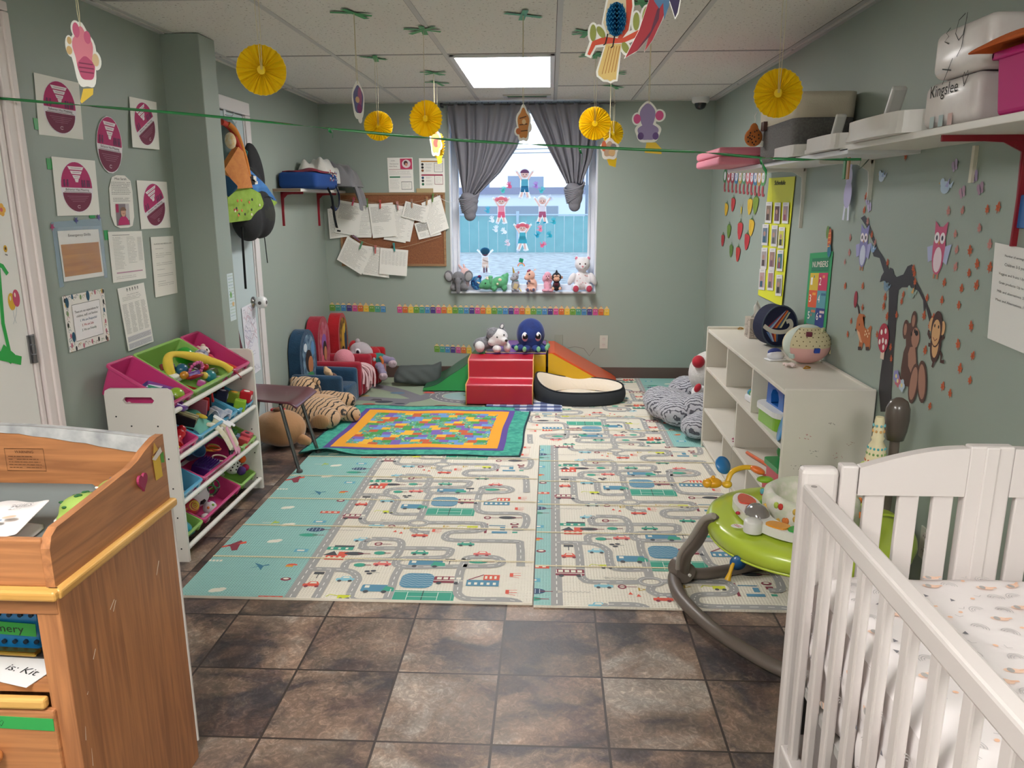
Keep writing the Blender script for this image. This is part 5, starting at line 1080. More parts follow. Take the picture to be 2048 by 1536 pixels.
# ================================================================ things on the walls
RP = random.Random(21)
def q4(*f, s=1., o=(0, 0)): return [(o[0]+x/s, o[1]+y/s) for x, y in f]
MAG, WINE = 'b8286a', '7a2848'
def meaning_card(a, w, h, rot=0., sc=.88):
 a.at(w/2, h/2, min(w/.46, h/.62)*sc if 0 else 1, rot); rx, ry = w*.36*sc/.88, h*.44*sc/.88
 a.poly(ell(0, 0, rx*1.05, ry*1.03), 'efeaf0', 0)
 a.poly(ell(0, ry*.02, rx, ry*.98, 0, pi), MAG, 1); a.poly(ell(0, -ry*.22, rx*.93, ry*.76, pi, 2*pi), WINE, 1); a.rect(-rx*.99, -ry*.02, rx*.99, ry*.06, MAG, 1)
 for k in range(3): y0, y1 = ry*(.82-.17*k), ry*(.69-.17*k); w0, w1 = rx*(.52-.13*k), rx*(.42-.12*k); a.poly([(-w0, y0), (w0, y0), (w1, y1), (-w1, y1)], 'f4e8ee', 2); a.line([(-w1*.8, (y0+y1)/2), (w1*.8, (y0+y1)/2)], ry*.02, 'b090a0', 3)
 a.poly([(-rx*.14, ry*.34), (rx*.14, ry*.34), (rx*.08, ry*.2), (-rx*.08, ry*.2)], 'f4e8ee', 2)
 for x in (-.8, -.6, .35, .5, .68, .8): a.ell(rx*x, ry*.12, rx*.06, ry*.12, '70305c', 3); a.ell(rx*x, ry*.26, rx*.05, ry*.045, '70305c', 3)
 a.text('Behavior Has Meaning', 0, -ry*.10, ry*.13, '5a4450', 2, w=rx*1.5); a.line([(-rx*.85, -ry*.19), (rx*.85, -ry*.19)], ry*.018, '8a7a80', 2)
 for k in range(4): a.line([(-rx*(.7-.1*k), -ry*(.36+.07*k)), (rx*(.7-.1*k), -ry*(.36+.07*k))], ry*.018, 'a87088', 3)
 a.line(ell(0, -ry*.78, rx*.10, ry*.055, .6, 5.6, 10), ry*.018, 'e8d0dc', 3); a.at()
for q, e, r, l in ((((69.5, 139), (159, 160), (169, 274), (80, 263)), .002, 0, 'topmost paper with a magenta oval, beside the door frame'), (((264, 189), (311, 199), (319.5, 295.5), (258, 289)), .014, .5, 'paper with a tilted magenta oval, nearest the pillar at the top'),
                   (((103, 307), (191, 316), (200, 425), (116, 426)), .003, 0, 'paper with magenta oval under the topmost one, above the plastic pouch'), (((274, 356), (334, 359), (342, 451), (283, 453.6)), .003, .35, 'paper with a tilted magenta oval, right of the rounded letter with a photo')):
 sheet('wall_poster', l, 'poster', Lw(*q), lambda a, w, h: meaning_card(a, w, h, r), e0=.004, e1=e, group='papers with magenta ovals on the left wall')
sheet('wall_poster', 'oval cut out magenta card in the middle of the left wall papers', 'poster', Lw((193, 232), (244, 243), (247, 337), (196, 326)), lambda a, w, h: meaning_card(a, w, h, 0, 1.18), shape=lambda w, h: ell(w/2, h/2, w*.5, h*.5, n=28), e0=.003, group='papers with magenta ovals on the left wall')
def letter(a, w, h):
 a.text('Miss Sarah', w*.5, h*.93, h*.06, '222222', 1, w=w*.5); a.para(w*.08, w*.92, h*.63, h*.88, 8, '666666', .0028, 1, .1, RP); a.para(w*.12, w*.92, h*.5, h*.58, 3, '777777', .0028, 1, .2, RP)
 a.rect(w*.2, h*.05, w*.78, h*.46, '8c7f86', 1).rect(w*.2, h*.3, w*.32, h*.46, 'b0285c', 2).rect(w*.62, h*.15, w*.78, h*.46, 'c6c0c4', 2)
 a.poly(ell(w*.5, h*.06, w*.24, h*.17, 0, pi), 'c0286a', 3).ell(w*.5, h*.30, w*.11, h*.085, 'd8a890', 4).poly(ell(w*.5, h*.33, w*.13, h*.07, 0, pi), '8a6a58', 5).line([(w*.46, h*.275), (w*.54, h*.275)], .002, 'a05050', 6)
sheet('wall_letter', 'rounded white letter with a photo of a person in a magenta top', 'paper', Lw((218, 345), (263, 346), (271, 450), (224, 452)), letter, shape=lambda w, h: [(0, h*.25), (0, h*.75), (w*.15, h*.96), (w*.35, h), (w*.7, h), (w*.95, h*.9), (w, h*.7), (w, h*.2), (w*.9, h*.03), (w*.7, 0), (w*.35, 0), (w*.12, h*.06)], e0=.003)
# plastic pouch with a drill poster behind wood print
t = thing('plastic_pouch', 'clear plastic pouch with a wood grain photo and starred blue trim', 'pouch', tuple(onside(XP, 160, 500))); oo = V(t.location)
fr, w, h = sheet_frame([p-oo for p in Lw((103, 442), (203, 428), (215, 553), (120, 566))], .002)
mb = MB(mat('b4cadb', .3, alpha=.4)); mb.prism(rect(0, h*.80, w, h*1.0), fr, .0008); mb.prism(rect(0, 0, w*.08, h*.8), fr, .0008); mb.prism(rect(w*.93, 0, w, h*.8), fr, .0008); mb.obj('blue_trim', t)
fr2, w2, h2 = sheet_frame([p-oo for p in Lw((115, 456), (196, 453), (208, 546), (127, 558))], .004)
mb = MB(mat('eceae6', .6)); mb.prism(rect(0, 0, w2, h2), fr2, .0006); a = Art(mb, Fr(fr2.p(0, 0, .0006), fr2.u, fr2.v), 1); a.rect(w2*.03, h2*.09, w2*.96, h2*.73, wood('c88a3c', 'a8682a', 'y', .8), 0); a.text('Emergency Drills', w2*.5, h2*.9, h2*.075, '3a3a3a', 1, w=w2*.55)
mb.obj('insert', t); mb = MB(mat('ffffff', .08, trans=.0, alpha=.10, coat=1)); mb.grid(lambda a, b: fr2.p(w2*(a*1.06-.03), h2*(b*1.1-.03), .008+.002*sin(a*14)*sin(b*11)), 16, 16); mb.obj('film', t)
for (x, y, c) in ((.0, .93, 'a83a6a'), (.47, 1.0, '4a4a8a'), (.95, 1.02, '6a5a98')):
 mb = MB(c); a = Art(mb, Fr(fr.p(w*x, h*y, .002), fr.u, fr.v), 0); a.poly([(.016*(1 if i % 2 else .42)*cos(pi/2+i*pi/5), .016*(1 if i % 2 else .42)*sin(pi/2+i*pi/5)) for i in range(10)], c); mb.obj('star_sticker', t)
def form(a, w, h):
 a.line([(w*.1, h*.93), (w*.6, h*.93)], .002, '777777', 1); a.para(w*.1, w*.42, h*.25, h*.9, 22, '8a8a8a', .002, 1, .5, RP); a.para(w*.5, w*.78, h*.35, h*.9, 18, '8a8a8a', .002, 1, .3, RP)
 for i in range(14): a.line(rect(w*.82, h*(.4+.035*i), w*.95, h*(.4+.035*i)+.004), .0008, '999999', 1, True)
 a.rect(w*.12, h*.17, w*.9, h*.195, 'c8a0b4', 1); a.para(w*.1, w*.8, h*.05, h*.12, 2, '8a8a8a', .002, 1, .4, RP)
sheet('wall_notice', 'white typed two column form beside the plastic pouch', 'paper', Lw((215, 458.6), (284, 457), (292, 552), (227, 560.6)), form, e0=.004, e1=.003)
def form2(a, w, h):
 a.text('ALLERGIES AND MEDICAL INFO', w*.5, h*.88, h*.03, '666666', 1, w=w*.8)
 for i, k in enumerate((.8, .72, .69, .66, .56, .53, .45, .37, .34, .25, .21, .18)): a.scribble(w*.15, w*(.85 if i % 3 else .5), h*k, '888888', .0026, rnd=RP, L=1)
sheet('wall_notice', 'narrow white notice with torn edge nearest the pillar', 'paper', Lw((301, 470), (346.6, 467), (354.5, 581.7), (310.6, 590)), form2, 'e6e4dc', e0=.004, e1=.004)
def expect(a, w, h):
 a.rect(0, 0, w, h, 'eeeae4', 0); cs = ['2a5a78', '333333', 'c87a8a', '7a9a6a', 'd8b060', '8a5a4a']
 for i in range(64):
  s = i % 4; t = (i//4+.5)/16; x, y = ((w*t, h*.94), (w*t, h*.06), (w*.06, h*t), (w*.94, h*t))[s]; x += RP.uniform(-.006, .006); y += RP.uniform(-.006, .006); c = RP.choice(cs)
  if i % 3: a.line(ell(x, y, .007, .007, 0, 4, 7), .0018, c, 1)
  else: a.ell(x, y, .006, .010, c, 1)
 for x, y in ((.08, .88), (.58, .93), (.13, .25)): a.ell(w*x, h*y, .011, .020, '1f5068', 2); a.line([(w*x, h*y-.018), (w*x, h*y-.032)], .002, '1f5068', 2)
 a.rect(w*.17, h*.16, w*.84, h*.82, 'f2eff0', 3).line(rect(w*.17, h*.16, w*.84, h*.82), .0018, '444444', 4, True)
 a.text('These are our expectations for', w*.505, h*.68, h*.062, '4a4a4a', 4, w=w*.58).text('children, staff, and families:', w*.505, h*.60, h*.062, '4a4a4a', 4, w=w*.52)
 a.text('1. We are Respectful', w*.52, h*.51, h*.062, '1f5a80', 4, w=w*.40).text('2. We are Safe', w*.49, h*.42, h*.062, 'b0283c', 4, w=w*.28).text('3. We are Friendly', w*.51, h*.33, h*.062, '2f5a4a', 4, w=w*.35)
sheet('wall_poster', 'expectations poster with a doodle patterned border, lowest by the door', 'poster', Lw((122, 587.5), (206, 572), (217.7, 674), (138, 699.7)), expect, e0=.005, e1=.004)
def flist(a, w, h):
 for i in range(5): x = w*(.32+.1*i); a.line([(x-.006, h*.945), (x, h*.955), (x+.006, h*.945)], .002, '222222', 1).line([(x, h*.955), (x, h*.935), (x-.004, h*.925)], .002, '222222', 1).line([(x, h*.935), (x+.004, h*.925)], .002, '222222', 1).ell(x, h*.965, .003, .003, '222222', 1)
 a.text('A Day of Care You Want!', w*.5, h*.87, h*.02, '444444', 1, w=w*.45); a.para(w*.1, w*.9, h*.78, h*.85, 3, '777777', .002, 1, .2, RP)
 for c in range(4): a.para(w*(.06+.23*c), w*(.06+.23*c)+w*.19, h*.26, h*.74, 34, '777777', .0018, 1, .3, RP)
 a.rect(w*.04, h*.13, w*.96, h*.22, 'd4d2d8', 1).rect(w*.04, h*.02, w*.96, h*.11, 'd4d2d8', 1); a.para(w*.06, w*.94, h*.14, h*.21, 4, '777777', .002, 2, .1, RP).para(w*.06, w*.94, h*.03, h*.10, 4, '777777', .002, 2, .1, RP)
sheet('wall_notice', 'long printed list with four columns of names above the green bin', 'paper', Lw((235, 572), (287, 560.6), (304.7, 677.8), (253.4, 698)), flist, e0=.003, e1=.008)
for i, (x, y, l) in enumerate(((76, 242, 'green tape tab at the left edge of the topmost magenta oval paper'), (101, 322, 'green tape tab at the left edge of the lower magenta oval paper'), (186, 428, 'green tape tab under the lower magenta oval paper'), (214, 465, 'green tape tab by the two column form'))):
 p = onside(XP, x, y); mb = MB(mat('2a9a4a', .4)); mb.box(p+V((.0016, 0, 0)), (.001, .03, .04) if i != 2 else (.001, .04, .012)); mb.obj('tape_tab', label=l, cat='tape', group='green tape tabs on the left wall')
# door stickers and tape
DF = XP+.012
def dart(name, label, cat, fn, x=DF):
 mb = MB(mat('ffffff')); a = Art(mb, Fr((x, 0, 0), (0, 1, 0), (0, 0, 1), (1, 0, 0)), 1); fn(a); return mb.obj(name, label=label, cat=cat)
def dp(px, py, x=DF): p = onside(x, px, py); return p.y, p.z
gt = mat('2aa84a', .35)
dart('tape_number', 'green tape strips on the white door, bent into a tall shape', 'tape', lambda a: (a.line([dp(-6, 521), dp(6, 526), dp(16, 542)], .016, gt, 1), a.line([dp(-2, 530), dp(6, 640), dp(18, 695)], .016, gt, 2), a.line([dp(-20, 700), dp(42, 715)], .03, gt, 3), a.line([dp(2, 692), dp(25, 712)], .04, gt, 4)))
def balloons(a):
 for q, c in (((24, 597), 'd8a82c'), ((33, 590), 'c04a68')): y, z = dp(*q); a.ell(y, z, .018, .030, c, 1); a.ell(y-.005, z+.012, .004, .008, 'f0dcc8', 2)
 a.line([dp(26, 612), dp(28, 626), dp(33, 640)], .002, 'b8c0c4', 1).line([dp(34, 608), dp(33, 622), dp(27, 642)], .002, 'b8c0c4', 1)
dart('door_sticker', 'sticker of a yellow and a red balloon on the door', 'sticker', balloons)
def flower(a):
 y, z = dp(4, 413)
 for i in range(5): a.ell(y+.012*cos(i*1.256), z+.012*sin(i*1.256), .010, .010, 'e8b04c', 1)
 a.ell(y, z, .007, .007, 'd86a6a', 2)
dart('door_sticker', 'sticker of a yellow flower near the top of the door', 'sticker', flower)
def bee(a): y, z = dp(12, 491); a.ell(y, z, .009, .012, 'd8a82c', 1); a.ell(y, z+.001, .004, .005, '5a3a20', 2); a.line([(y-.006, z-.018), (y+.006, z-.022)], .005, '8a8a8a', 1)
dart('door_sticker', 'small sticker of a sunflower with caption under the flower', 'sticker', bee)
# pillar strip of stickers and the drawing on the far door
p = hit(1, 3.829, 388, 600)
mb = MB(mat('cfdde2', .5)); z0, z1 = hit(0, XQ, 452, 545).z, hit(0, XQ, 460, 640).z; mb.box((XQ+.001, 3.95, (z0+z1)/2), (.001, .075, z0-z1)); a = Art(mb, Fr((XQ+.0015, 3.95, (z0+z1)/2), (0, 1, 0), (0, 0, 1), (1, 0, 0)), 1); hh_ = (z0-z1)/2
for i in range(14): a.scribble(-.03, .03, hh_*(.9-.13*i), RP.choice(['7a96a8', '8ab08a', 'c0a888']), .004, L=1, rnd=RP)
a.ell(-.01, hh_*.1, .012, .016, '7ab06a', 2).ell(.01, -hh_*.3, .014, .012, 'd8b888', 2); mb.obj('sticker_strip', label='pale printed paper strip taped on the pillar side', cat='paper')
def scrawl(a, w, h):
 for i in range(46):
  x, y = RP.uniform(.1, .9)*w, RP.uniform(.05, .95)*h; P = [(x, y)]
  for k in range(5): x = min(w*.95, max(w*.05, x+RP.uniform(-.05, .05))); y = min(h*.97, max(h*.03, y+RP.uniform(-.04, .04))); P.append((x, y))
  a.line(P, .0018, RP.choice(['8a88b8', '9a98a8', '8a90a8', 'c06a8a', '9a9aa8', 'a0a0b0']), 1+i*.01)
sheet('child_drawing', 'scribbled drawing on white paper hanging on the far door by the knob', 'drawing', [V((XL+.017, y, z)) for y, z in ((4.58, .86), (4.80, .88), (4.81, .43), (4.60, .42))], scrawl, 'e4e4ee', e0=.003)
# ---------------- cork board and papers
cb = thing('cork_board', 'cork notice board in a light wooden frame beside the window', 'notice board', tuple(onback(786, 458))); o = V(cb.location); CO = dict(s=4.04, o=(640, 200))
x0, x1 = onback(679.6, 384).x-o.x, onback(892.5, 384).x-o.x; z1, z0 = onback(786, 384).z-o.z, onback(786, 530.5).z-o.z
mb = MB(mat('7e4f38', .9, bump=.6, bs=160, var=.6, vs=90, h2='94613f')); mb.box(((x0+x1)/2, -.006, (z0+z1)/2), (x1-x0-.02, .012, z1-z0-.02)); mb.obj('cork', cb)
fm = wood('a8825c', '8a6646', 'x'); mb = MB(fm)
for c, d in (((0, 0, z1-.009), (x1-x0, 0, .018)), ((0, 0, z0+.009), (x1-x0, 0, .018)), ((x0+.009, 0, 0), (.018, 0, z1-z0-.036)), ((x1-.009, 0, 0), (.018, 0, z1-z0-.036))): mb.box(((x0+x1)/2 if d[0] > .1 else c[0], -.009, (z0+z1)/2 if d[2] > .1 else c[2]), (d[0], .018, d[2]))
mb.obj('frame', cb, bevel=.002)
def bq(*f, y=0): return [onback(640+x/4.04, 200+yy/4.04, BACK-y) for x, yy in f]
def typed(n=20, k=0):
 def f(a, w, h):
  if k == 2:
   for i in range(9): a.line([(w*.06, h*(.9-.06*i)), (w*.95, h*(.9-.06*i))], .0007, '777777', 1)
   for r in range(9):
    for c in range(7): a.scribble(w*(.06+.13*c), w*(.14+.13*c), h*(.87-.06*r), '555555', .002, L=1, rnd=RP)
   return
  a.para(w*.07, w*.93, h*(.45 if k else .06), h*.92, n, '6a6a6a', .0024, 1, .35, RP)
  if k == 1: a.para(w*.1, w*.6, h*.1, h*.35, 5, '7a7a7a', .0024, 1, .5, RP)
  if k == 3: a.rect(w*.1, h*.04, w*.25, h*.09, '222222', 1)
 return f
G = 'papers pegged over the cork board'
for (pts, y, lab, k) in ((((75, 880), (230, 840), (260, 1103), (82, 1103)), .020, 'ruled sheet with a clipped corner, leftmost on the board and behind the others', 0), (((330, 832), (450, 830), (440, 1105), (255, 1102)), .024, 'lined sheet half covered between the first pegged papers', 0), (((165, 798), (350, 832), (322, 1092), (120, 1060)), .030, 'printed table sheet with a black stamp, under the first pink peg', 3),
 (((600, 842), (735, 858), (720, 1157), (500, 1112)), .024, 'stack of printed sheets under the pale pink peg', 0), (((650, 850), (775, 870), (752, 1140), (560, 1120)), .020, 'lower printed sheet slanting out to the right of the stack', 0), (((400, 838), (597, 822), (630, 1092), (435, 1110)), .034, 'white typed letter under the coral peg in the middle of the board', 1),
 (((770, 985), (950, 960), (990, 1075), (806, 1132)), .022, 'blank backed sheet peeking out below the slanted letter at the right', 1), (((840, 825), (968, 768), (1062, 1030), (888, 1098)), .030, 'slanted typed letter, rightmost over the board and window edge', 0), (((705, 813), (888, 862), (862, 992), (664, 934)), .036, 'small handwritten note pegged with tan pegs', 0),
 (((345, 1170), (520, 1185), (585, 1440), (330, 1392)), .022, 'handwritten sheet in the lower row, between the other two', 0), (((236, 1093), (425, 1210), (345, 1410), (138, 1275)), .030, 'tilted handwritten form, leftmost of the lower row', 0), (((495, 1188), (720, 1207), (706, 1420), (483, 1396)), .032, 'handwritten table sheet, rightmost of the lower row', 2)):
 sheet('pegged_paper', lab, 'paper', bq(*pts, y=y), typed(22, k), e0=0, group=G)
for (x, y, c, r, l) in ((278, 812, 'c8506a', .3, 'pink clothes peg, first on the upper string'), (391, 822, '5f8a48', 0, 'green clothes peg beside the first pink one'), (496, 835, 'd0504c', 0, 'coral clothes peg holding the typed letter'), (637, 848, 'd09a9a', -.1, 'pale pink clothes peg holding the stack'), (752, 830, 'a8826c', 0, 'tan clothes peg on the small handwritten note'), (873, 810, 'b0885c', .05, 'wooden clothes peg above the small note, to the right'), (921, 785, '6a9048', .1, 'light green clothes peg nearest the window'),
 (300, 1108, '7a4a68', -.9, 'purple clothes peg at the start of the lower string'), (340, 1165, '5f9a74', .4, 'sea green clothes peg on the tilted form'), (455, 1200, 'd0706c', .05, 'pink clothes peg in the middle of the lower row'), (607, 1182, '2f9a98', -.1, 'turquoise clothes peg on the table sheet')):
 p = onback(640+x/4.04, 200+y/4.04, BACK-.036); t = thing('clothes_peg', l, 'clothes peg', p, (0, r, 0), 'clothes pegs on the strings'); m = mat(c, .5)
 for s in (-1, 1): mb = MB(m); mb.box((s*.0035, -.004, .0), (.006, .010, .07), rot=(0, s*.05, 0)); mb.obj('jaw', t, bevel=.0015)
 mb = MB(mat('8a8a8a', .3, metal=.8)); mb.cyl((0, -.012, .008), (0, .003, .008), .005, n=8); mb.obj('spring', t)
tw = mat('b09a80', .8)
for pts, l in ((((150, 790), (391, 818), (640, 838), (873, 800), (955, 762)), 'upper string stretched over the cork board'), (((240, 1085), (430, 1165), (640, 1190), (990, 1098)), 'lower string hanging over the cork board'), (((955, 762), (1000, 800), (1070, 825), (1110, 800)), 'white string loop tied at the window edge')):
 mb = MB(tw if 'loop' not in l else mat('d8d8dc')); mb.tube(catmull([tuple(p) for p in bq(*pts, y=.034)], 6), .0016, n=5); mb.obj('string', label=l, cat='string')
def brochure(red):
 def f(a, w, h):
  if red:
   a.rect(w*.08, h*.89, w*.92, h*.925, 'b8843c', 1).rect(w*.08, h*.49, w*.92, h*.53, 'a8284c', 1)
   for y0, cc in ((.82, '222222'), (.73, '222222'), (.64, '8a5a3c'), (.43, '1f4a6a'), (.34, '222222'), (.24, '1f6a4a')): a.ell(w*.13, h*y0, w*.05, w*.05, cc, 1); a.para(w*.25, w*.52, h*(y0-.03), h*(y0+.03), 3, '777777', .002, 1, .3, RP)
   for y0, c in ((.6, '444a58'), (.24, '8a3050')): a.line(rect(w*.6, h*y0, w*.92, h*(y0+.26)), .004, c, 1, True); a.para(w*.65, w*.88, h*(y0+.04), h*(y0+.22), 5, '777777', .002, 1, .3, RP)
  else:
   a.rect(w*.5, h*.67, w*.97, h*.97, 'c83a64', 1).ell(w*.74, h*.82, w*.17, h*.12, 'e8d8dc', 2).ell(w*.72, h*.84, w*.08, h*.07, '4a3038', 3).ell(w*.74, h*.80, w*.05, h*.05, 'c89078', 4).rect(w*.04, h*.655, w*.97, h*.665, 'a02850', 1)
   a.text('ACCESS', w*.22, h*.91, h*.035, '444444', 1).text('Well Done for', w*.26, h*.82, h*.04, '6a4a58', 1, w=w*.36).text('New Place', w*.22, h*.75, h*.04, '6a4a58', 1, w=w*.3)
   a.para(w*.06, w*.94, h*.5, h*.62, 4, '777777', .002, 1, .1, RP).rect(w*.06, h*.42, w*.48, h*.46, '2f7a5a', 1).rect(w*.5, h*.42, w*.92, h*.46, 'd8d8d8', 1).para(w*.06, w*.45, h*.08, h*.38, 9, '777777', .002, 1, .2, RP)
   a.line(rect(w*.52, h*.08, w*.92, h*.3), .004, '333a40', 1, True).para(w*.56, w*.88, h*.12, h*.26, 4, '777777', .002, 1, .2, RP)
 return f
sheet('wall_notice', 'brochure page with a pink photo above the cork board', 'paper', bq((555, 462), (760, 458), (771, 740), (568, 738)), brochure(0), e0=.003)
sheet('wall_notice', 'page with red bar and round icons, nearest the window', 'paper', bq((810, 468), (1018, 465), (1021, 745), (820, 740)), brochure(1), e0=.003)
mb = MB(mat('b0a078', .5)); p = onback(852, 380, BACK-.005); mb.box(p, (.14, .001, .035)); mb.obj('masking_tape', label='masking tape strip at the top of the cork board', cat='tape')
# pencil borders
PC = ['6a9a3c', '4a9a88', '4a86b8', '4a3a80', 'c8508c', 'd06a34', 'e0b840']
def pencils(x0, x1, y, n, st, lab):
 p0, p1 = onback(x0, y), onback(x1, y+ (8 if n > 12 else 4)); w = (p1.x-p0.x)/n; mb = MB(mat('d0c0a0')); a = Art(mb, Fr((p0.x, BACK-.001, p0.z), V((p1.x-p0.x, 0, p1.z-p0.z)).normalized(), (0, 0, 1)), 1)
 mb.prism(rect(0, -.03, w*n, .012), Fr((p0.x, BACK-.0008, p0.z), V((p1.x-p0.x, 0, p1.z-p0.z)).normalized(), (0, 0, 1)), .0006, m=mat('8a9a60'))
 for i in range(n):
  c = PC[(i+st) % 7]; x = w*(i+.5); hw = w*.44
  a.rect(x-hw, -.034, x+hw, .018, c, 1).poly([(x-hw, .018), (x+hw, .018), (x+.006, .038), (x-.006, .038)], 'd8bc8c', 1).poly([(x-.006, .038), (x+.006, .038), (x, .045)], c, 2).ell(x-.008, .002, .004, .004, 'f0ead8', 2).ell(x+.008, .002, .004, .004, 'f0ead8', 2)
  a.ell(x-.008, .001, .002, .002, '202020', 3).ell(x+.008, .001, .002, .002, '202020', 3).line([(x-.006, -.012), (x, -.015), (x+.006, -.012)], .002, '202020', 2)
 mb.obj('border_strip', label=lab, cat='wall border', group='rainbow pencil border strips')
pencils(660, 773, 611, 10, 0, 'short pencil border strip under the cork board'); pencils(795, 1220, 616, 38, 4, 'long pencil border strip under the window'); pencils(869, 944, 695, 7, 0, 'shortest pencil border strip, above the green slide')
# ---------------- right wall
def rp(x, y, s=2.954, o=(1660, 300)): p = onside(XR, o[0]+x/s, o[1]+y/s); return -p.y, p.z
def rq(x, y): return rp(x, y, 4.041, (1430, 320))
def decal(name, label, cat, fn, e=.0008, group=None, backing=None):
 mb = MB(mat('ffffff')); a = Art(mb, Fr((XR-e, 0, 0), (0, -1, 0), (0, 0, 1), (-1, 0, 0)), 1); fn(a); return mb.obj(name, label=label, cat=cat, group=group)
DK = mat('241f26', .5)
TREE = [(300, 1560), (290, 1430), (300, 1340), (320, 1200), (340, 1100), (350, 1000), (355, 800), (320, 785), (300, 795), (310, 760), (325, 735), (300, 652), (265, 642), (253, 600), (272, 582), (222, 465), (190, 415), (213, 400), (240, 450), (270, 540), (292, 600), (332, 662), (357, 722), (360, 708), (378, 716), (385, 750), (400, 765), (440, 750), (465, 702), (492, 690), (500, 705), (500, 762), (540, 832), (570, 900), (602, 985), (612, 1035), (592, 1030), (572, 940), (560, 985), (556, 905), (530, 850), (490, 826), (430, 826), (412, 842), (405, 880), (398, 1000), (390, 1100), (380, 1200), (372, 1330), (365, 1430), (362, 1560)]
decal('tree_decal', 'dark brown wall decal of a bare tree behind the shelf unit', 'wall decal', lambda a: a.poly([rp(*q) for q in TREE], DK), .0012)
def leaf(a, x, y, s, h, h2):
 c = rp(x, y); a.at(*c, s, RP.uniform(-.3, .3))
 a.poly([(0, -1.3), (.25, -.6), (.8, -.7), (.6, -.1), (1, .3), (.45, .4), (.35, .9), (0, 1.3), (-.35, .9), (-.45, .4), (-1, .3), (-.6, -.1), (-.8, -.7), (-.25, -.6)], h, 1).line([(0, -1.2), (0, .9)], .14, h2, 2).line([(-.5, .2), (0, -.2), (.5, .2)], .1, h2, 2)
LV = [(940, 370, 0), (1005, 358, 0), (793, 375, 1), (710, 378, 1), (893, 480, 1), (750, 515, 1), (953, 577, 1), (757, 607, 1), (836, 612, 0), (878, 692, 0), (953, 712, 0), (750, 708, 1), (830, 745, 0), (683, 800, 0), (873, 818, 0), (785, 836, 0), (668, 905, 0), (768, 935, 0), (840, 1058, 0), (762, 1165, 0), (567, 1200, 0), (849, 1233, 0), (773, 1308, 0), (831, 1378, 0), (670, 1413, 0), (713, 1455, 0), (593, 1530, 0), (440, 870, 0), (430, 910, 0), (332, 885, 0), (323, 938, 0), (343, 998, 0), (400, 990, 0), (198, 945, 0), (130, 1025, 0), (109, 1103, 0), (283, 1105, 0), (363, 1180, 0), (366, 1248, 0), (348, 680, 0), (510, 795, 0), (580, 890, 0), (562, 995, 0), (617, 1010, 0), (595, 1055, 0), (500, 715, 0), (506, 745, 0), (256, 515, 0), (275, 560, 1), (232, 435, 1), (212, 370, 0), (222, 290, 0), (95, 675, 1), (122, 620, 1), (128, 532, 1), (96, 817, 0), (200, 818, 0), (460, 52, 0)]
ORD = 'topmost second third fourth fifth sixth seventh eighth ninth tenth eleventh twelfth thirteenth fourteenth fifteenth sixteenth'.split(); RG = {}
for x, y, k in LV: RG.setdefault(('between shelf unit and trunk' if x < 300 else 'on or beside the trunk' if x < 420 else 'around bear and branch' if x < 640 else 'right of the monkey' if x < 800 else 'near the servings notice', k), []).append((y, x))
for (side, k), L_ in RG.items():
 for n_, (y, x) in enumerate(sorted(L_)):
  s = .0125+.0035*((x*7+y) % 5)/5; tone = ('c8643c', 'a8482c') if not k else ('c88a84', 'b87a74'); c_ = 'orange' if not k else 'pinkish'
  decal('leaf_decal', c_+' maple leaf wall decal '+side+', '+(ORD[n_]+(' from the top' if n_ else '')), 'wall decal', lambda a: leaf(a, x, y, s, *tone), .0016, 'falling '+c_+' leaf decals '+side)
def bfly(a, x, y, h, s=.02): a.at(*rp(x, y), s, .4); a.ell(-.5, .3, .45, .6, h, 1).ell(.5, .3, .45, .6, h, 1).ell(-.4, -.5, .35, .4, h, 1).ell(.4, -.5, .35, .4, h, 1).ell(0, 0, .1, .8, '6a5a78', 2)
for x, y, h, l in ((750, 108, 'b8a8c8', 'pale lilac butterfly decal highest on the wall under the shelf'), (867, 175, 'a898c0', 'lilac butterfly decal between the white bird and the red bracket'), (900, 245, 'a88aa0', 'mauve butterfly decal, nearest the red bracket'), (793, 267, 'b894a8', 'mauve butterfly decal right of the second bird'), (232, 312, 'b0a8d0', 'lilac butterfly decal on the top twig'), (243, 352, 'c0b8e0', 'pale lilac butterfly decal below the one on the top twig')):
 decal('butterfly_decal', l, 'wall decal', lambda a: bfly(a, x, y, h), .0016)
def bird(a, x, y, h, h2, s): a.at(*rp(x, y), s); a.ell(0, 0, .9, .6, h, 1).ell(-.6, .5, .42, .4, h, 2).poly([(.6, .1), (1.5, .6), (1.2, -.1)], h, 1).poly([(0, .1), (.8, .9), (.6, 0)], h2, 3).poly([(-1, .5), (-1.3, .4), (-1, .35)], 'd8a040', 3)
for x, y, h, h2, s, l in ((317, 175, 'c8d8f0', 'a0b8e0', .030, 'pale blue bird decal under the shelf above the tree'), (692, 238, 'b8cce4', 'a8a8d8', .034, 'pale blue bird decal right of the tree top'), (340, 825, '7a98b0', '5a7890', .026, 'blue grey bird decal at the fork of the trunk'), (487, 862, '9ab0a8', 'd0a060', .030, 'teal and orange bird decal hanging under the branch'), (262, 600, '8aa8d0', 'c8d4e8', .022, 'blue bird decal on the left branch')): decal('bird_decal', l, 'wall decal', lambda a: bird(a, x, y, h, h2, s), .0018)
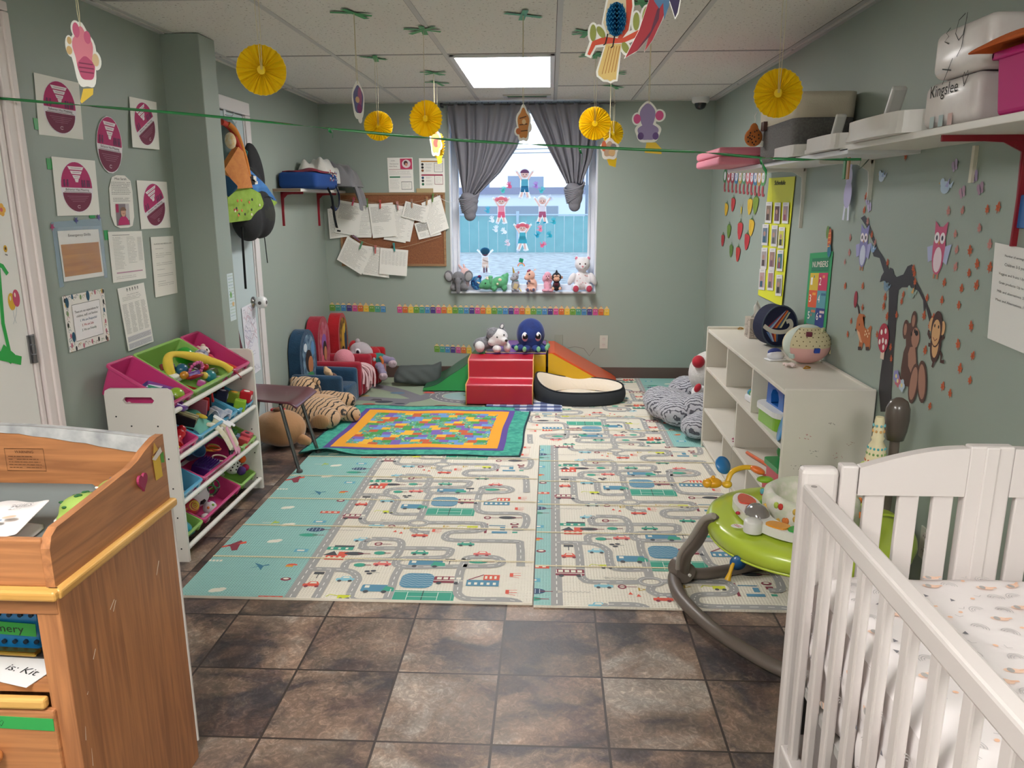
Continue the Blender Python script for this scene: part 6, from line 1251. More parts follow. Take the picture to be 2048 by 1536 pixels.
def owl(a, x, y, body, wing, belly, s):
 a.at(*rp(x, y), s); a.ell(0, 0, .5, .95, body, 1).poly([(-.45, .6), (-.5, 1.15), (0, .85), (.5, 1.15), (.45, .6)], body, 1.4).poly([(-.5, .2), (-.95, .1), (-.75, -.5), (-.45, -.4)], wing, 2).poly([(.5, .2), (.95, .3), (.75, -.5), (.45, -.4)], wing, 2).ell(0, -.35, .33, .5, belly, 2)
 for q in (-.22, .22): a.ell(q, .5, .2, .22, 'f0e8f0', 3).ell(q, .5, .08, .1, '4a4a60', 4)
 a.poly([(-.06, .36), (.06, .36), (0, .2)], 'd8a050', 4).rect(-.2, -1.1, -.08, -.9, 'c08060', 1).rect(.08, -1.1, .2, -.9, 'c08060', 1)
decal('owl_decal', 'pink owl wall decal right of the tree', 'wall decal', lambda a: owl(a, 650, 612, 'c85a80', 'b0b8dc', 'e8d4e0', .085), .0012); decal('owl_decal', 'lilac and blue owl wall decal left of the tree branch', 'wall decal', lambda a: owl(a, 205, 592, '8a88c0', 'a8a8d8', 'c8d0e8', .085), .0012)
def deer(a):
 F = 'b86838'; a.poly([rp(*q) for q in ((185, 1010), (205, 1000), (208, 1060), (225, 1075), (245, 1050), (252, 1060), (246, 1090), (243, 1140), (240, 1190), (215, 1190), (212, 1160), (200, 1150), (192, 1190), (172, 1190), (180, 1120), (168, 1075), (155, 1075), (160, 1050), (165, 1010), (178, 980), (208, 985), (215, 1000), (200, 1005))], F, 1)
 for q in ((176, 1183), (222, 1185)): a.poly([rp(q[0]-6, q[1]-8), rp(q[0]+14, q[1]-8), rp(q[0]+14, q[1]+12), rp(q[0]-6, q[1]+12)], '3a2a28', 2)
 a.at(*rp(158, 1076)); a.ell(0, 0, .006, .006, '2a2020', 2); a.at(*rp(180, 1045)); a.ell(0, 0, .004, .005, '2a2020', 2)
 for q in ((215, 1085), (230, 1080), (222, 1100), (236, 1098), (212, 1105), (228, 1115)): a.at(*rp(*q)); a.ell(0, 0, .005, .005, 'e8c8a0', 2)
 a.at(); a.poly([rp(*q) for q in ((165, 1075), (180, 1090), (195, 1150), (184, 1150), (168, 1095))], 'dca884', 2); a.line([rp(178, 980), rp(172, 940), rp(160, 915)], .012, '3a2a2c', 1); a.at(*rp(158, 895)); a.ell(0, 0, .018, .036, '9a3040', 2); a.at()
decal('deer_decal', 'orange spotted deer wall decal left of the trunk', 'wall decal', deer, .0012)
def mush(a): a.at(*rp(322, 1160)); a.rect(-.016, -.06, .016, .01, 'e0c8b8', 1); a.at(*rp(322, 1125)); a.ell(0, 0, .048, .058, 'b03048', 2); [a.ell(x, y, .009, .011, 'f0e4e0', 3) for x, y in ((-.02, .02), (.015, .03), (.0, -.01), (.028, -.01), (-.028, -.02), (.01, -.035))]; a.at()
decal('mushroom_decal', 'red spotted mushroom wall decal beside the trunk', 'wall decal', mush, .002)
def bear(a):
 B, T_ = '5a3c34', 'a87a68'
 a.poly([rp(*q) for q in ((455, 1140), (450, 1070), (465, 1040), (495, 1035), (520, 1060), (528, 1110), (522, 1160), (518, 1200), (522, 1320), (515, 1350), (490, 1420), (420, 1400), (425, 1300), (440, 1210), (455, 1170))], B, 1)
 for q in ((453, 1075), (502, 1025)): a.at(*rp(*q)); a.ell(0, 0, .022, .036, B, 1).ell(0, 0, .012, .022, T_, 2)
 a.at(); a.poly([rp(*q) for q in ((480, 1180), (510, 1175), (515, 1250), (512, 1330), (490, 1350), (468, 1290), (468, 1220))], T_, 2)
 a.at(*rp(512, 1125)); a.ell(0, 0, .030, .036, T_, 2).ell(.006, .018, .012, .010, '1a1414', 3); a.at(*rp(490, 1103)); a.ell(0, 0, .006, .008, '1a1414', 3); a.at(*rp(510, 1085)); a.ell(0, 0, .006, .008, '1a1414', 3)
 for q, r in (((500, 1395), -.1), ((550, 1385), .25)): a.at(*rp(*q), 1, r); a.ell(0, 0, .036, .075, B, 3).ell(0, 0, .026, .062, T_, 4)
 for q, h in (((408, 1378), 'c06a78'), ((432, 1405), 'b8c8d8'), ((400, 1350), '8a8ac0')): a.at(*rp(*q)); [a.ell(.014*cos(i*1.256), .014*sin(i*1.256), .011, .011, h, 5) for i in range(5)]; a.ell(0, 0, .008, .008, 'e8d8a0', 6)
 a.at()
decal('bear_decal', 'brown sitting bear wall decal with flowers at its side', 'wall decal', bear, .002)
def monk(a):
 B, T_ = '4a2e2a', 'd8a878'
 for P in (((600, 1130), (588, 1100), (592, 1080)), ((655, 1140), (680, 1120), (672, 1100)), ((615, 1200), (625, 1240), (610, 1300)), ((650, 1200), (665, 1230), (660, 1265), (680, 1268)), ((605, 1170), (588, 1165))): a.line([rp(*q) for q in P], .013, B, 1)
 a.at(*rp(632, 1160)); a.ell(0, 0, .036, .066, B, 2).ell(0, -.004, .022, .045, T_, 3); a.at(*rp(640, 1075)); a.ell(0, 0, .037, .062, B, 4).ell(-.039, .01, .015, .024, T_, 3).ell(.039, .01, .015, .024, T_, 3).ell(0, -.012, .028, .045, T_, 5).ell(-.012, .01, .004, .006, '1a1414', 6).ell(.014, .01, .004, .006, '1a1414', 6).line([(-.014, -.03), (0, -.04), (.014, -.03)], .003, '6a2a24', 6); a.at()
decal('monkey_decal', 'brown monkey wall decal swinging from the branch end', 'wall decal', monk, .0022)
# schedule poster (bright yellow, curling) and its photo cards
def SQ(*q): return [onside(XR, 1430+x/4.041, 320+y/4.041) for x, y in q]
def sched(a, w, h): [a.text('Schedule', w*(.47+dx), h*.957, h*.05, '18241f', 2, w=w*.42) for dx in (0, .008)]
sp_ = thing('schedule_poster', 'tall bright yellow schedule poster with photo cards on the right wall', 'poster', SQ((530, 650))[0]); so = V(sp_.location)
pt = [p-so for p in SQ((447, 160), (678, 147), (548, 1192), (374, 1107))]; fr, w, h = sheet_frame(pt, .004, .010)
mb = MB(mat('dfe227', .5)); mb.prism(rect(0, 0, w, h), fr, .0015); a = Art(mb, Fr(fr.p(0, 0, .0015), fr.u, fr.v), 1); sched(a, w, h); mb.obj('board', sp_)
for i, (x, y) in enumerate(((465, 440), (535, 445), (603, 445), (435, 620), (510, 630), (568, 645), (425, 810), (492, 815), (555, 830), (408, 980), (478, 985), (545, 1030))):
 q = [p-so for p in SQ((x-24, y-88), (x+26, y-88), (x+18, y+84), (x-30, y+80))]; fr3, w3, h3 = sheet_frame(q, .013, .016); mb = MB(mat('dcdadc', .4)); mb.prism(rect(0, 0, w3, h3), fr3, .0006); a = Art(mb, Fr(fr3.p(0, 0, .0006), fr3.u, fr3.v), 1); c = ['8a7a6a', '5a4444', '9a8890', '6a7a8a', '8a8a8a', 'c8c850', 'a8a0a0', '9a7a70', '3a7078', 'b89a98', 'a88088', '8a8478']
 a.rect(w3*.12, h3*.12, w3*.88, h3*.82, c[i], 1).ell(w3*.45, h3*.55, w3*.18, h3*.12, 'b08a7a', 2).rect(w3*.25, h3*.14, w3*.65, h3*.42, ['4a3a3a', '7a5a68', '8a4a5a', '2f5a70', '5a5a58', '303030'][i % 6], 2).scribble(w3*.3, w3*.75, h3*.92, '555555', .003, L=2, rnd=RP); mb.obj('photo_card', sp_)
def nums(a, w, h):
 a.rect(w*.14, h*.80, w*.9, h*.94, '1f7a58', 1).text('NUMBERS', w*.52, h*.87, h*.09, 'f4e8e0', 2, w=w*.68); cs = ['d8b838', 'c83a60', 'd85a34', '5a9aa8', '4a8a84', '2a3a80', '9a2434', '2a4490', '1f4424', 'd8c040']; dc = ['4a7a98', 'f0a060', 'f0b040', '2a5a80', 'd87050', 'f0d8d0', 'e8b0b0', 'a0b8e8', '8ac060', 'a05a30']
 for i in range(10):
  c, r = i % 2, i//2; x0, y1 = w*(.12+.39*c), h*(.78-.19*r); x1, y0 = x0+w*.39, y1-h*.19; a.rect(x0, y0, x1, y1, cs[i], 1).text(str(i+1), x0+w*(.09 if i < 9 else .11), (y0+y1)/2, h*.12, 'f4f0e8', 2, w=w*(.09 if i < 9 else .14))
  for k in range(i+1): a.ell(x0+w*(.2+.05*(k % 4)), y1-h*(.04+.045*(k//4)), w*.02, h*.016, dc[i], 2)
q = SQ((783, 747), (968, 780), (890, 1500), (715, 1500)); sheet('numbers_poster', 'green bordered numbers poster with coloured squares above the shelf unit', 'poster', q, nums, '2f9a62', e0=.004)
def fig(a):
 for i, (x, y, h, rx, ry) in enumerate(((930, 600, '6a8a48', .02, .03), (945, 665, 'c8603c', .022, .055), (943, 750, '2f7a98', .024, .03))): a.at(*rq(x, y)); a.ell(0, 0, rx, ry, h, 1+i)
 a.at(*rq(945, 665)); [a.line([(-.015, .03-.02*k), (.015, .034-.02*k)], .005, 'e8a050', 4) for k in range(4)]; a.at()
decal('paper_figure', 'small orange and blue paper vegetable figure above the numbers poster', 'paper cutout', fig, .006)
# caterpillar numbers strip and paper peppers
def cater(a):
 cs = ['3f7a4c', 'b84a54', '9a3a4c', '3f78a0', 'b89a4c', '4f8a68', 'c05a60', 'b04050', '3f78a0', 'b8904c', '5a9a5c']
 for i in range(11):
  x = 95+31*i; y = 140+(i*1.5); a.at(*rq(x, y)); a.ell(0, 0, .062, .052, cs[i], 1+i*.02).ell(0, 0, .036, .032, 'd8d4dc', 2).text(str(i) if i else '', 0, 0, .034, cs[i], 3, w=.04 if i else None); a.ell(0, -.075, .022, .03, 'a84850', 1); a.ell(.02, -.105, .03, .010, 'a84850', 2)
 a.at()
decal('number_caterpillar', 'row of coloured numbered ovals with little red feet under the shelf', 'wall decoration', cater, .002)
def pepper(a, x, y, h, h2, s, r):
 a.at(*rq(x, y), s, r); W2 = 2.3; P_l = a.poly; a_ = a
 class Q:
  def poly(q, P, *k): a_.poly([(x*W2, y) for x, y in P], *k); return q
  def line(q, P, w, *k): a_.line([(x*W2, y) for x, y in P], w*1.5, *k); return q
 a = Q(); a.poly([(-.45, .5), (-.2, .75), (.2, .75), (.45, .5), (.42, 0), (.25, -.6), (0, -1), (-.2, -.9), (-.4, -.3)], h, 1).poly([(-.3, .6), (0, .9), (.3, .6), (0, .7)], '3f6a34', 2).line([(0, .75), (.06, 1.1)], .12, '3f6a34', 2).line([(-.1, .3), (-.15, -.4)], .07, h2, 2)
for x, y, h, h2, s, r, l in ((105, 405, 'd0a82c', 'a88420', .055, -.2, 'yellow paper pepper, leftmost in the top row'), (160, 365, 'b8383c', '902028', .058, -.1, 'red paper pepper next to the leftmost yellow one'), (297, 380, 'd8b434', 'b08820', .062, 0, 'yellow paper pepper, third in the top row'), (343, 370, '7a9434', '5a7424', .065, 0, 'green paper pepper nearest the yellow schedule poster'), (215, 575, 'c03840', '982430', .07, 0, 'large red paper pepper in the middle'), (125, 580, '6a8a34', '4a6a24', .058, 0, 'green paper pepper left of the large red one'), (308, 550, 'd8b02c', 'b08820', .064, -.1, 'yellow paper pepper below the green one by the poster'),
 (75, 655, 'b03038', '882028', .052, 0, 'red paper pepper farthest to the left'), (270, 665, 'b83038', '902028', .064, -.1, 'red paper pepper under the lower yellow one'), (142, 740, '5a7a34', '426024', .052, 0, 'small green paper pepper in the bottom row'), (197, 765, 'b83430', '902028', .060, 0, 'red paper pepper at the very bottom')): decal('paper_pepper', l, 'paper cutout', lambda a: pepper(a, x, y, h, h2, s, r), .004)
decal('paper_fruit', 'small winged yellow paper fruit between the peppers', 'paper cutout', lambda a: (a.at(*rq(227, 418)), a.ell(0, 0, .018, .026, 'c8b040', 2), a.line([(-.035, .04), (0, .01), (.035, .04)], .005, '8a7a3a', 1), a.line([(-.03, -.045), (0, -.01), (.03, -.045)], .005, '8a7a3a', 1)), .004)
def serv(a, w, h):
 a.text('Number of servings for Early', w*.46, h*.89, h*.032, '222222', 1, w=w*.5).text('Children 3-5 years', w*.42, h*.80, h*.04, '222222', 1, w=w*.4).text('Veggies and fruits: Up to 5', w*.40, h*.70, h*.035, '333333', 1, w=w*.55).text('Grain products: Up to 4', w*.38, h*.61, h*.035, '333333', 1, w=w*.48).text('Milk and alternatives: 2', w*.36, h*.52, h*.035, '333333', 1, w=w*.48).text('Meat and Alternatives: 1', w*.36, h*.43, h*.035, '333333', 1, w=w*.50)
sheet('wall_notice', 'white servings notice taped low on the right wall by the red bracket', 'paper', [onside(XR, *q) for q in ((1999.5, 493.6), (2105, 512), (2100, 735), (1974.8, 679))], serv, 'e4e2e0', e0=.003, e1=.006)
mb = MB(mat('3468a8', .5)); p = onside(XR, 2054, 430); mb.box(p+V((-.004, -.02, 0)), (.008, .10, .09)); mb.obj('wall_badge', label='blue round edged plaque at the very edge by the red bracket', cat='sign', bevel=.003)
# ================================================================ curtains, hanging paper, shelves and their loads
def interp(P, y):
 if y <= P[0][1]: return P[0][0]
 for a, b in zip(P, P[1:]):
  if y <= b[1]: return a[0]+(b[0]-a[0])*(y-a[1])/(b[1]-a[1])
 return P[-1][0]
def curtain(label, L_, R_e, ytop, ybot, kx, ky, seed):
 YC = BACK-.075; r = random.Random(seed); ph = [r.uniform(0, 6) for _ in range(4)]
 t = thing('curtain', label, 'curtain', tuple(onback((L_[0][0]+R_e[0][0])/2, ytop, YC)), group='grey knotted curtains'); o = V(t.location); m = mat('777780', .8, bump=.15, bs=300)
 def f(a, b):
  y = ytop+(ybot-ytop)*b; l, rr = interp(L_, y), interp(R_e, y); p = onback(l+(rr-l)*a, y, YC); w = (rr-l)/150
  amp = (.007+.016*min(1, b*3))*(.55+.45*w); fold = sin(a*38+ph[0]+1.2*sin(a*7+ph[1]))*amp+.4*amp*sin(a*71+ph[2]+b*2)
  return p-o+V((.004*sin(a*38+ph[0]+1.6)*min(1, b*3), fold+.012*b, 0))
 mb = MB(m); mb.grid(f, 110, 40); mb.obj('drape', t, solid=.003)
 mb = MB(m);
 for i in range(13):
  u = (i+.5)/13; p = onback(L_[0][0]+(R_e[0][0]-L_[0][0])*u, ytop, YC)-o; mb.tube([p+V((0, .012, 0)), p+V((0, .006, .008)), p+V((0, -.006, .008)), p+V((0, -.012, 0))], .004, n=6)
 mb.obj('rod_pocket', t)
 kc = onback(kx, ky, YC)-o; mk = m; mb = MB(mk)
 mb.ball(kc+V((0, 0, -.045)), (.070, .055, .075)); mb.ball(kc+V((.004, -.008, .02)), (.078, .06, .045), rot=(0, .4, 0)); mb.ball(kc+V((.004, 0, -.11)), (.050, .04, .05))
 mb.obj('knot', t, remesh=.008); mb = MB(mk)
 for k in range(7):
  a0 = .3+k*.13; mb.tube([kc+V(((.080-.004*k)*cos(a), (.062-.002*k)*sin(a), .042-.016*k+.034*sin(a+.8+.15*k))) for a in [2*pi*i/24 for i in range(24)]], .0085, n=8, close=True)
 mb.tube([kc+V(((.030*cos(a)*(1-a/14)), -.038-.004*sin(a), -.075+.030*sin(a)*(1-a/14))) for a in [i*.35 for i in range(20)]], .007, n=8); mb.obj('knot_fold', t)
curtain('left grey curtain tied in a knot at the bottom', [(897, 207), (905, 260), (918, 330), (927, 385)], [(1064, 207), (1052, 252), (1036, 295), (1002, 345), (958, 388)], 207, 390, 941, 402, 1)
curtain('right grey curtain tied in a knot, hanging shorter than the left', [(1056, 207), (1073, 245), (1100, 300), (1134, 366)], [(1204, 207), (1198, 260), (1184, 320), (1166, 366)], 207, 368, 1151, 384, 2)
rod = thing('curtain_rod', 'thin dark curtain rod along the top of the window', 'curtain rod', (WX0-.02, BACK-.075, 2.238)); mb = MB(mat('3c3c40', .4)); mb.cyl((-.03, 0, 0), (WX1-WX0+.14, 0, 0), .006); mb.obj('rod', rod)
for x in (-.02, WX1-WX0+.12): mb = MB(mat('3c3c40', .4)); mb.box((x, .036, 0), (.02, .075, .03)); mb.obj('bracket', rod)
# ---- hanging things
TAPE = mat('2f9a5a', .45)
def ceiling_tape(x, y, label, seed):
 r = random.Random(seed); mb = MB(TAPE); c = V((x, y, CEIL-.0045))
 for k in range(2+seed % 2):
  a = pi*(.15+.33*k+r.uniform(-.1, .1)); l, l2 = .08+.02*r.random(), .07+.03*r.random(); d = V((cos(a), sin(a), 0)); n_ = V((-sin(a), cos(a), 0))*.013
  P = [c-d*l, c+d*0, c+d*l2]; dr_ = r.uniform(.0, .010); P[2] = P[2]-V((0, 0, dr_)); P[0] = P[0]-V((0, 0, .002)); z = V((0, 0, -.0006*k))
  mb.add([P[0]-n_+z, P[0]+n_+z, P[1]+n_+z-V((0, 0, .001)), P[1]-n_+z-V((0, 0, .001)), P[2]+n_+z, P[2]-n_+z], [(0, 1, 2, 3), (3, 2, 4, 5)])
 return mb.obj('ceiling_tape', label=label, cat='tape', group='green tape crosses on the ceiling', solid=.0006)
STR = mat('d8cfae', .8)
FANM = mat('ffe028', .5).copy(); _n = FANM.node_tree; _a = _n.nodes.new('ShaderNodeBsdfTranslucent'); _a.inputs[0].default_value = rgb('fff060'); _m = _n.nodes.new('ShaderNodeMixShader'); _m.inputs[0].default_value = .45
_n.links.new(_n.nodes['Principled BSDF'].outputs[0], _m.inputs[1]); _n.links.new(_a.outputs[0], _m.inputs[2]); _n.links.new(_m.outputs[0], _n.nodes['Material Output'].inputs[0])
def fan(px, py, Y, r, yaw, tilt_, label, tape=None, strings=2, seed=0):
 p = onback(px, py, Y); t = thing('paper_fan', label, 'paper rosette', p, (0, 0, yaw), 'yellow pleated paper fans'); m = FANM; m2 = mat('fbe27a', .6)
 mb = MB(m); n = 56; vs = [(0, -.006, 0), (0, .006, 0)]; rd_ = random.Random(seed)
 for i in range(n): a = 2*pi*i/n+.03*sin(i*2.2); s = 1 if i % 2 else -1; vs += [(.18*r*cos(a), s*.005, .18*r*sin(a)), (r*(1+.01*rd_.uniform(-1, 1))*cos(a), s*.0085, r*sin(a))]
 fs = []
 for i in range(n): j = (i+1) % n; fs += [(2+2*i, 3+2*i, 3+2*j, 2+2*j)]
 mb.add(vs, fs+[[2+2*i for i in range(n)]]); mb.obj('pleated_disc', t, solid=.0006)
 mb = MB(m2)
 mb.tube([(vs[3+2*i][0]*1.002, vs[3+2*i][1], vs[3+2*i][2]*1.002) for i in range(n)], .0008, n=4, close=True); mb.obj('paper_edge', t)
 mb = MB(STR); h = CEIL-p.z
 for s in ([-1, 1] if strings == 2 else [0]): mb.tube([(s*.002, -.010, .0), (s*.004, -.010, r*.9), (s*.007, -.004, h*.6), (s*.004, 0, h-.004)], .0011, n=5)
 mb.obj('hanging_string', t)
 if tape: ceiling_tape(p.x, p.y, 'green tape cross holding the '+tape, seed)
fan(527, 137, 2.84, .0835, .35, 0, 'large yellow paper fan in front of the pillar, leftmost of all fans', None, 2, 1)
fan(760, 250, 4.526, .080, .12, 0, 'yellow paper fan over the shelf with the blue bag', 'second fan from the left', 2, 2)
fan(855, 236, 3.819, .082, -.25, 0, 'yellow paper fan left of the left curtain, the larger of two close together', 'fan left of the window', 1, 3)
fan(880, 291, 5.44, .083, -.95, 0, 'turned yellow paper fan below the larger one at the left curtain', 'turned fan by the left curtain', 1, 4)
fan(1193, 248, 4.519, .088, 0, 0, 'yellow paper fan in front of the right curtain edge', 'fan at the right curtain', 2, 5)
fan(1229, 268, 5.70, .083, .45, 0, 'small looking yellow paper fan behind the one at the right curtain', 'farthest fan on the right', 2, 6)
fan(1560, 190, 2.97, .0835, -.1, 0, 'large yellow paper fan in front of the grey basket, rightmost of all fans', None, 2, 7)
def card(name, px, py, Y, s, yaw, polys, outline, label, cat='paper cutout', tapel=None, tag_=None, seed=0, extra=None, string=True):
 """flat printed paper cutout hung on a string; polys in px-like units around its centre"""
 p = onback(px, py, Y); k = s*Y*.97/1541.4; t = thing(name, label, cat, p, (0, 0, yaw)); fr = Fr((0, 0, 0), (1, 0, 0), (0, 0, 1), (0, -1, 0)); mb = MB(mat('f2f0ea', .5))
 for P in outline: mb.prism([(x*k, y*k) for x, y in P], Fr((0, (outline.index(P))*.00015, 0), fr.u, fr.v, fr.n), .001)
 a = Art(mb, Fr((0, 0, 0), fr.u, fr.v, fr.n), 3); a.at(0, 0, k)
 for i, (kind, *q) in enumerate(polys):
  if kind == 'e': a.ell(*q[:4], q[4], .15*i)
  elif kind == 'p': a.poly(q[0], q[1], .15*i)
  elif kind == 'l': a.line(q[0], q[1], q[2], .15*i)
 mb.obj('card', t)
 top_ = max(y for P in outline for x, y in P)*k
 if string: mb = MB(STR); h = CEIL-p.z; mb.tube([(0, -.0015, top_*.85), (.002, -.001, top_+.02), (0, 0, h*.6), (0, 0, h-.004)], .0013, n=5); mb.tube([(0, .0015, top_*.85), (-.003, .001, top_+.02), (-.002, 0, h-.004)], .0011, n=5); mb.obj('hanging_string', t)
 if tag_: mb = MB(mat('e8c020', .5)); mb.prism([(x*k, y*k) for x, y in tag_], Fr((0, .002, 0), fr.u, fr.v, fr.n), .0008); mb.obj('paper_tag', t)
 if extra: extra(t, k)
 if tapel: ceiling_tape(p.x, p.y, 'green tape cross holding the '+tapel, seed)
 return t
def blobby(cx, cy, rx, ry, w=.08, n=36, k=5, ph=0): return [(cx+rx*(1+w*sin(k*2*pi*i/n+ph))*cos(2*pi*i/n), cy+ry*(1+w*sin(k*2*pi*i/n+ph))*sin(2*pi*i/n)) for i in range(n)]
card('paper_cutout', 172, 108, 2.3, 1, .5, [('p', blobby(0, 10, 17, 42, .10), 'e88a9c'), ('p', blobby(2, -22, 15, 22, .05), 'c8587c'), ('e', -8, 48, 6, 14, 'd8688c'), ('e', 10, 36, 6, 12, 'd8688c'), ('l', [(-10, -12), (14, -14)], 2.5, '8a3a5a'), ('l', [(-11, -20), (15, -22)], 2.5, '8a3a5a'), ('l', [(-10, -28), (14, -30)], 2.5, '8a3a5a'), ('e', -22, 28, 4, 7, 'd8b47c'), ('e', -24, 10, 5, 8, 'd8b47c'), ('e', 20, -5, 6, 12, 'e0c49a')],
     [blobby(0, 0, 22, 60, .08), ell(-22, 18, 8, 20), ell(20, -6, 10, 18), ell(-8, 50, 9, 16)], 'pink abstract paper cutout with white edge, nearest to the door', tag_=[(-8, -60), (10, -58), (8, -70), (-14, -88), (-16, -84)])
card('paper_cutout', 720, 202, 3.484, 1, .9, [('p', blobby(0, 4, 12, 26, .05), '6a6a94'), ('e', 4, 10, 5, 18, 'a8688c'), ('e', -2, 4, 5, 6, 'd8b088'), ('e', 2, -12, 6, 9, '8a4a7c')], [blobby(0, 2, 15, 36, .05), ell(8, -14, 5, 8), ell(3, -32, 5, 8)], 'grey and purple abstract paper cutout left of the second fan', tapel='grey and purple cutout', seed=8)
card('paper_cutout', 874, 283, 5.04, 1, .6, [('p', blobby(0, 0, 9, 22, .1), 'e0a060'), ('e', 0, 22, 4, 8, 'd87a58'), ('e', 1, -2, 6, 8, 'c8584c'), ('e', 8, -4, 4, 8, 'e8c060')], [blobby(0, 0, 12, 28, .1), ell(9, -6, 6, 9), ell(0, 26, 5, 9)], 'orange and yellow abstract cutout beside the turned fan', tapel='orange cutout near the turned fan', seed=9, tag_=[(2, -26), (14, -26), (13, -40), (4, -42)])
card('paper_cutout', 1050, 248, 3.562, 1, .2, [('p', blobby(0, 0, 11, 28, .1), 'd08a4c'), ('l', [(-8, 10), (6, 14)], 2, '5a3c2c'), ('l', [(-8, -2), (8, 0)], 2, '5a3c2c'), ('l', [(-8, -14), (8, -12)], 2, '5a3c2c'), ('e', 1, 4, 4, 5, 'e8c898'), ('e', -10, -14, 5, 6, 'c87040')], [blobby(0, 0, 14, 34, .1), ell(-11, -14, 7, 9), ell(11, -6, 6, 10)], 'tan paper cutout with brown bars hanging between the curtains', tapel='tan cutout between the curtains', seed=10)
card('paper_cutout', 1222, 300, 5.11, 1, .3, [('p', blobby(0, 0, 14, 14, .12), 'c8a890'), ('e', -12, 6, 5, 10, 'd8704c'), ('e', 5, -6, 7, 6, 'e0bc88'), ('e', 8, 6, 6, 5, '8a8088')], [blobby(0, 0, 19, 20, .1)], 'small brown and grey cutout under the farthest right fan', tapel='small cutout on the right', seed=11, tag_=[(-6, -16), (16, -16), (14, -34), (0, -30)])
card('paper_cutout', 1300, 246, 3.385, 1, 0, [('p', blobby(-2, 12, 15, 22, .03), '9a8ab4'), ('p', blobby(0, -18, 20, 16, .06), '9a8ab4'), ('e', -22, 6, 7, 9, 'd85a90'), ('e', 21, 12, 8, 9, 'd85a90'), ('e', -14, -26, 6, 7, '6a5088'), ('e', 15, -26, 6, 7, '6a5088')], [blobby(-2, 10, 19, 28, .03), blobby(0, -18, 25, 21, .06), ell(-22, 6, 10, 12), ell(21, 12, 12, 12)], 'lilac paper cutout with two pink lobes near the camera dome', tapel=None, seed=12, tag_=[(-2, -38), (16, -38), (28, -50), (28, -60), (-5, -57)])
ceiling_tape(.364, 3.385, 'green tape cross holding the lilac cutout', 13); ceiling_tape(.17, 3.92, 'green tape cross partly hidden behind the bird cutout', 15)
def honey(t, k):
 mb = MB(mat('1279b8', .5)); n = 18
 for i in range(n):
  a = pi*i/n; P = []
  for j in range(13):
   b = pi*j/12; P.append((19*k*sin(b), 30*k*cos(b)))
  c, s = cos(a), sin(a)
  for sg in (-1, 1):
   for j in range(12):
    w = 1-.10*((j+i) % 2); q = [(P[j][0]*w*c*sg, -abs(P[j][0]*w*s), P[j][1]), (P[j+1][0]*c*sg, -abs(P[j+1][0]*s), P[j+1][1]), (0, -.004, P[j+1][1]), (0, -.004, P[j][1])]
    mb.add([(x+0*k, y-.003, z+17*k) for x, y, z in q], [(0, 1, 2, 3)])
 mb.obj('honeycomb_body', t)
 mb = MB(mat('4ab0e0', .5))
 for z in range(-24, 30, 8): r_ = 19*sqrt(max(.05, 1-(z/31)**2)); mb.tube([(r_*k*cos(a)*1.0, -r_*k*sin(a)-.003, (z+17+(2.5 if i % 2 else -2.5))*k) for i, a in enumerate([pi*j/16 for j in range(17)])], .0006, n=4)
 mb.obj('honeycomb_edge', t)
def grow(P, d):
 cx, cy = sum(p[0] for p in P)/len(P), sum(p[1] for p in P)/len(P); return [(x+d*(x-cx)/(math.hypot(x-cx, y-cy)+1e-6), y+d*(y-cy)/(math.hypot(x-cx, y-cy)+1e-6)) for x, y in P]
BR = [(-53, -44), (-44, -21), (-22, -13), (11, -17), (51, 2), (51, -10), (16, -24), (-22, -26), (-38, -28), (-48, -46)]; TL = [(-18, -26), (-32, -75), (-31, -82), (-25, -86), (-20, -90), (-13, -90), (-8, -93), (-2, -90), (3, -90), (4, -75), (11, -26)]; BD = [(-6, 112), (24, 112), (30, 40), (24, 0), (14, -14), (-14, -14), (-24, 12), (-16, 50)]
LF = [(-43, -6, 6, 15, 0), (-28, -5, 6, 12, .6), (38, 13, 6, 16, 0), (56, 22, 7, 17, -.1), (19, -33, 6, 11, .5)]
card('bird_cutout', 1236, 60, 2.0, 1.0, 0, [('p', BD, 'e6d3b0'), ('p', [(22, 112), (30, 40), (24, -2), (10, -20), (2, -20), (12, 0), (19, 30), (14, 112)], 'd0503a'), ('p', BR, 'd8553c'), ('p', TL, 'e2c27a')]+[('l', [(-12+5*i, -30), (-24+6*i, -80+i)], 1.3, 'b87a3c') for i in range(5)]+[('p', ell(x, y, a_, b_, rot=r_), '93984c') for x, y, a_, b_, r_ in LF]+[('l', [(-15, -8), (-19, -26)], 2.5, '2a1a1a'), ('l', [(-2, -12), (-5, -31)], 2.5, '2a1a1a'), ('l', [(-19, -26), (-23, -28)], 2, '2a1a1a'), ('l', [(-5, -31), (-9, -33)], 2, '2a1a1a')],
     [grow(BD, 4), [(-58, -46), (-48, -18), (-22, -8), (10, -12), (52, 9), (56, -10), (18, -29), (-22, -31), (-36, -32), (-46, -51)], grow(TL, 4)]+[ell(x, y, a_+4, b_+4, rot=r_) for x, y, a_, b_, r_ in LF], 'paper bird on an orange branch with blue honeycomb body', 'paper bird', extra=honey)
RD = [(-55, -110), (-30, -62), (-14, -12), (-8, 80), (30, 80), (26, -10), (12, -46), (-4, -80), (-19, -101), (-12, -76), (-32, -98)]
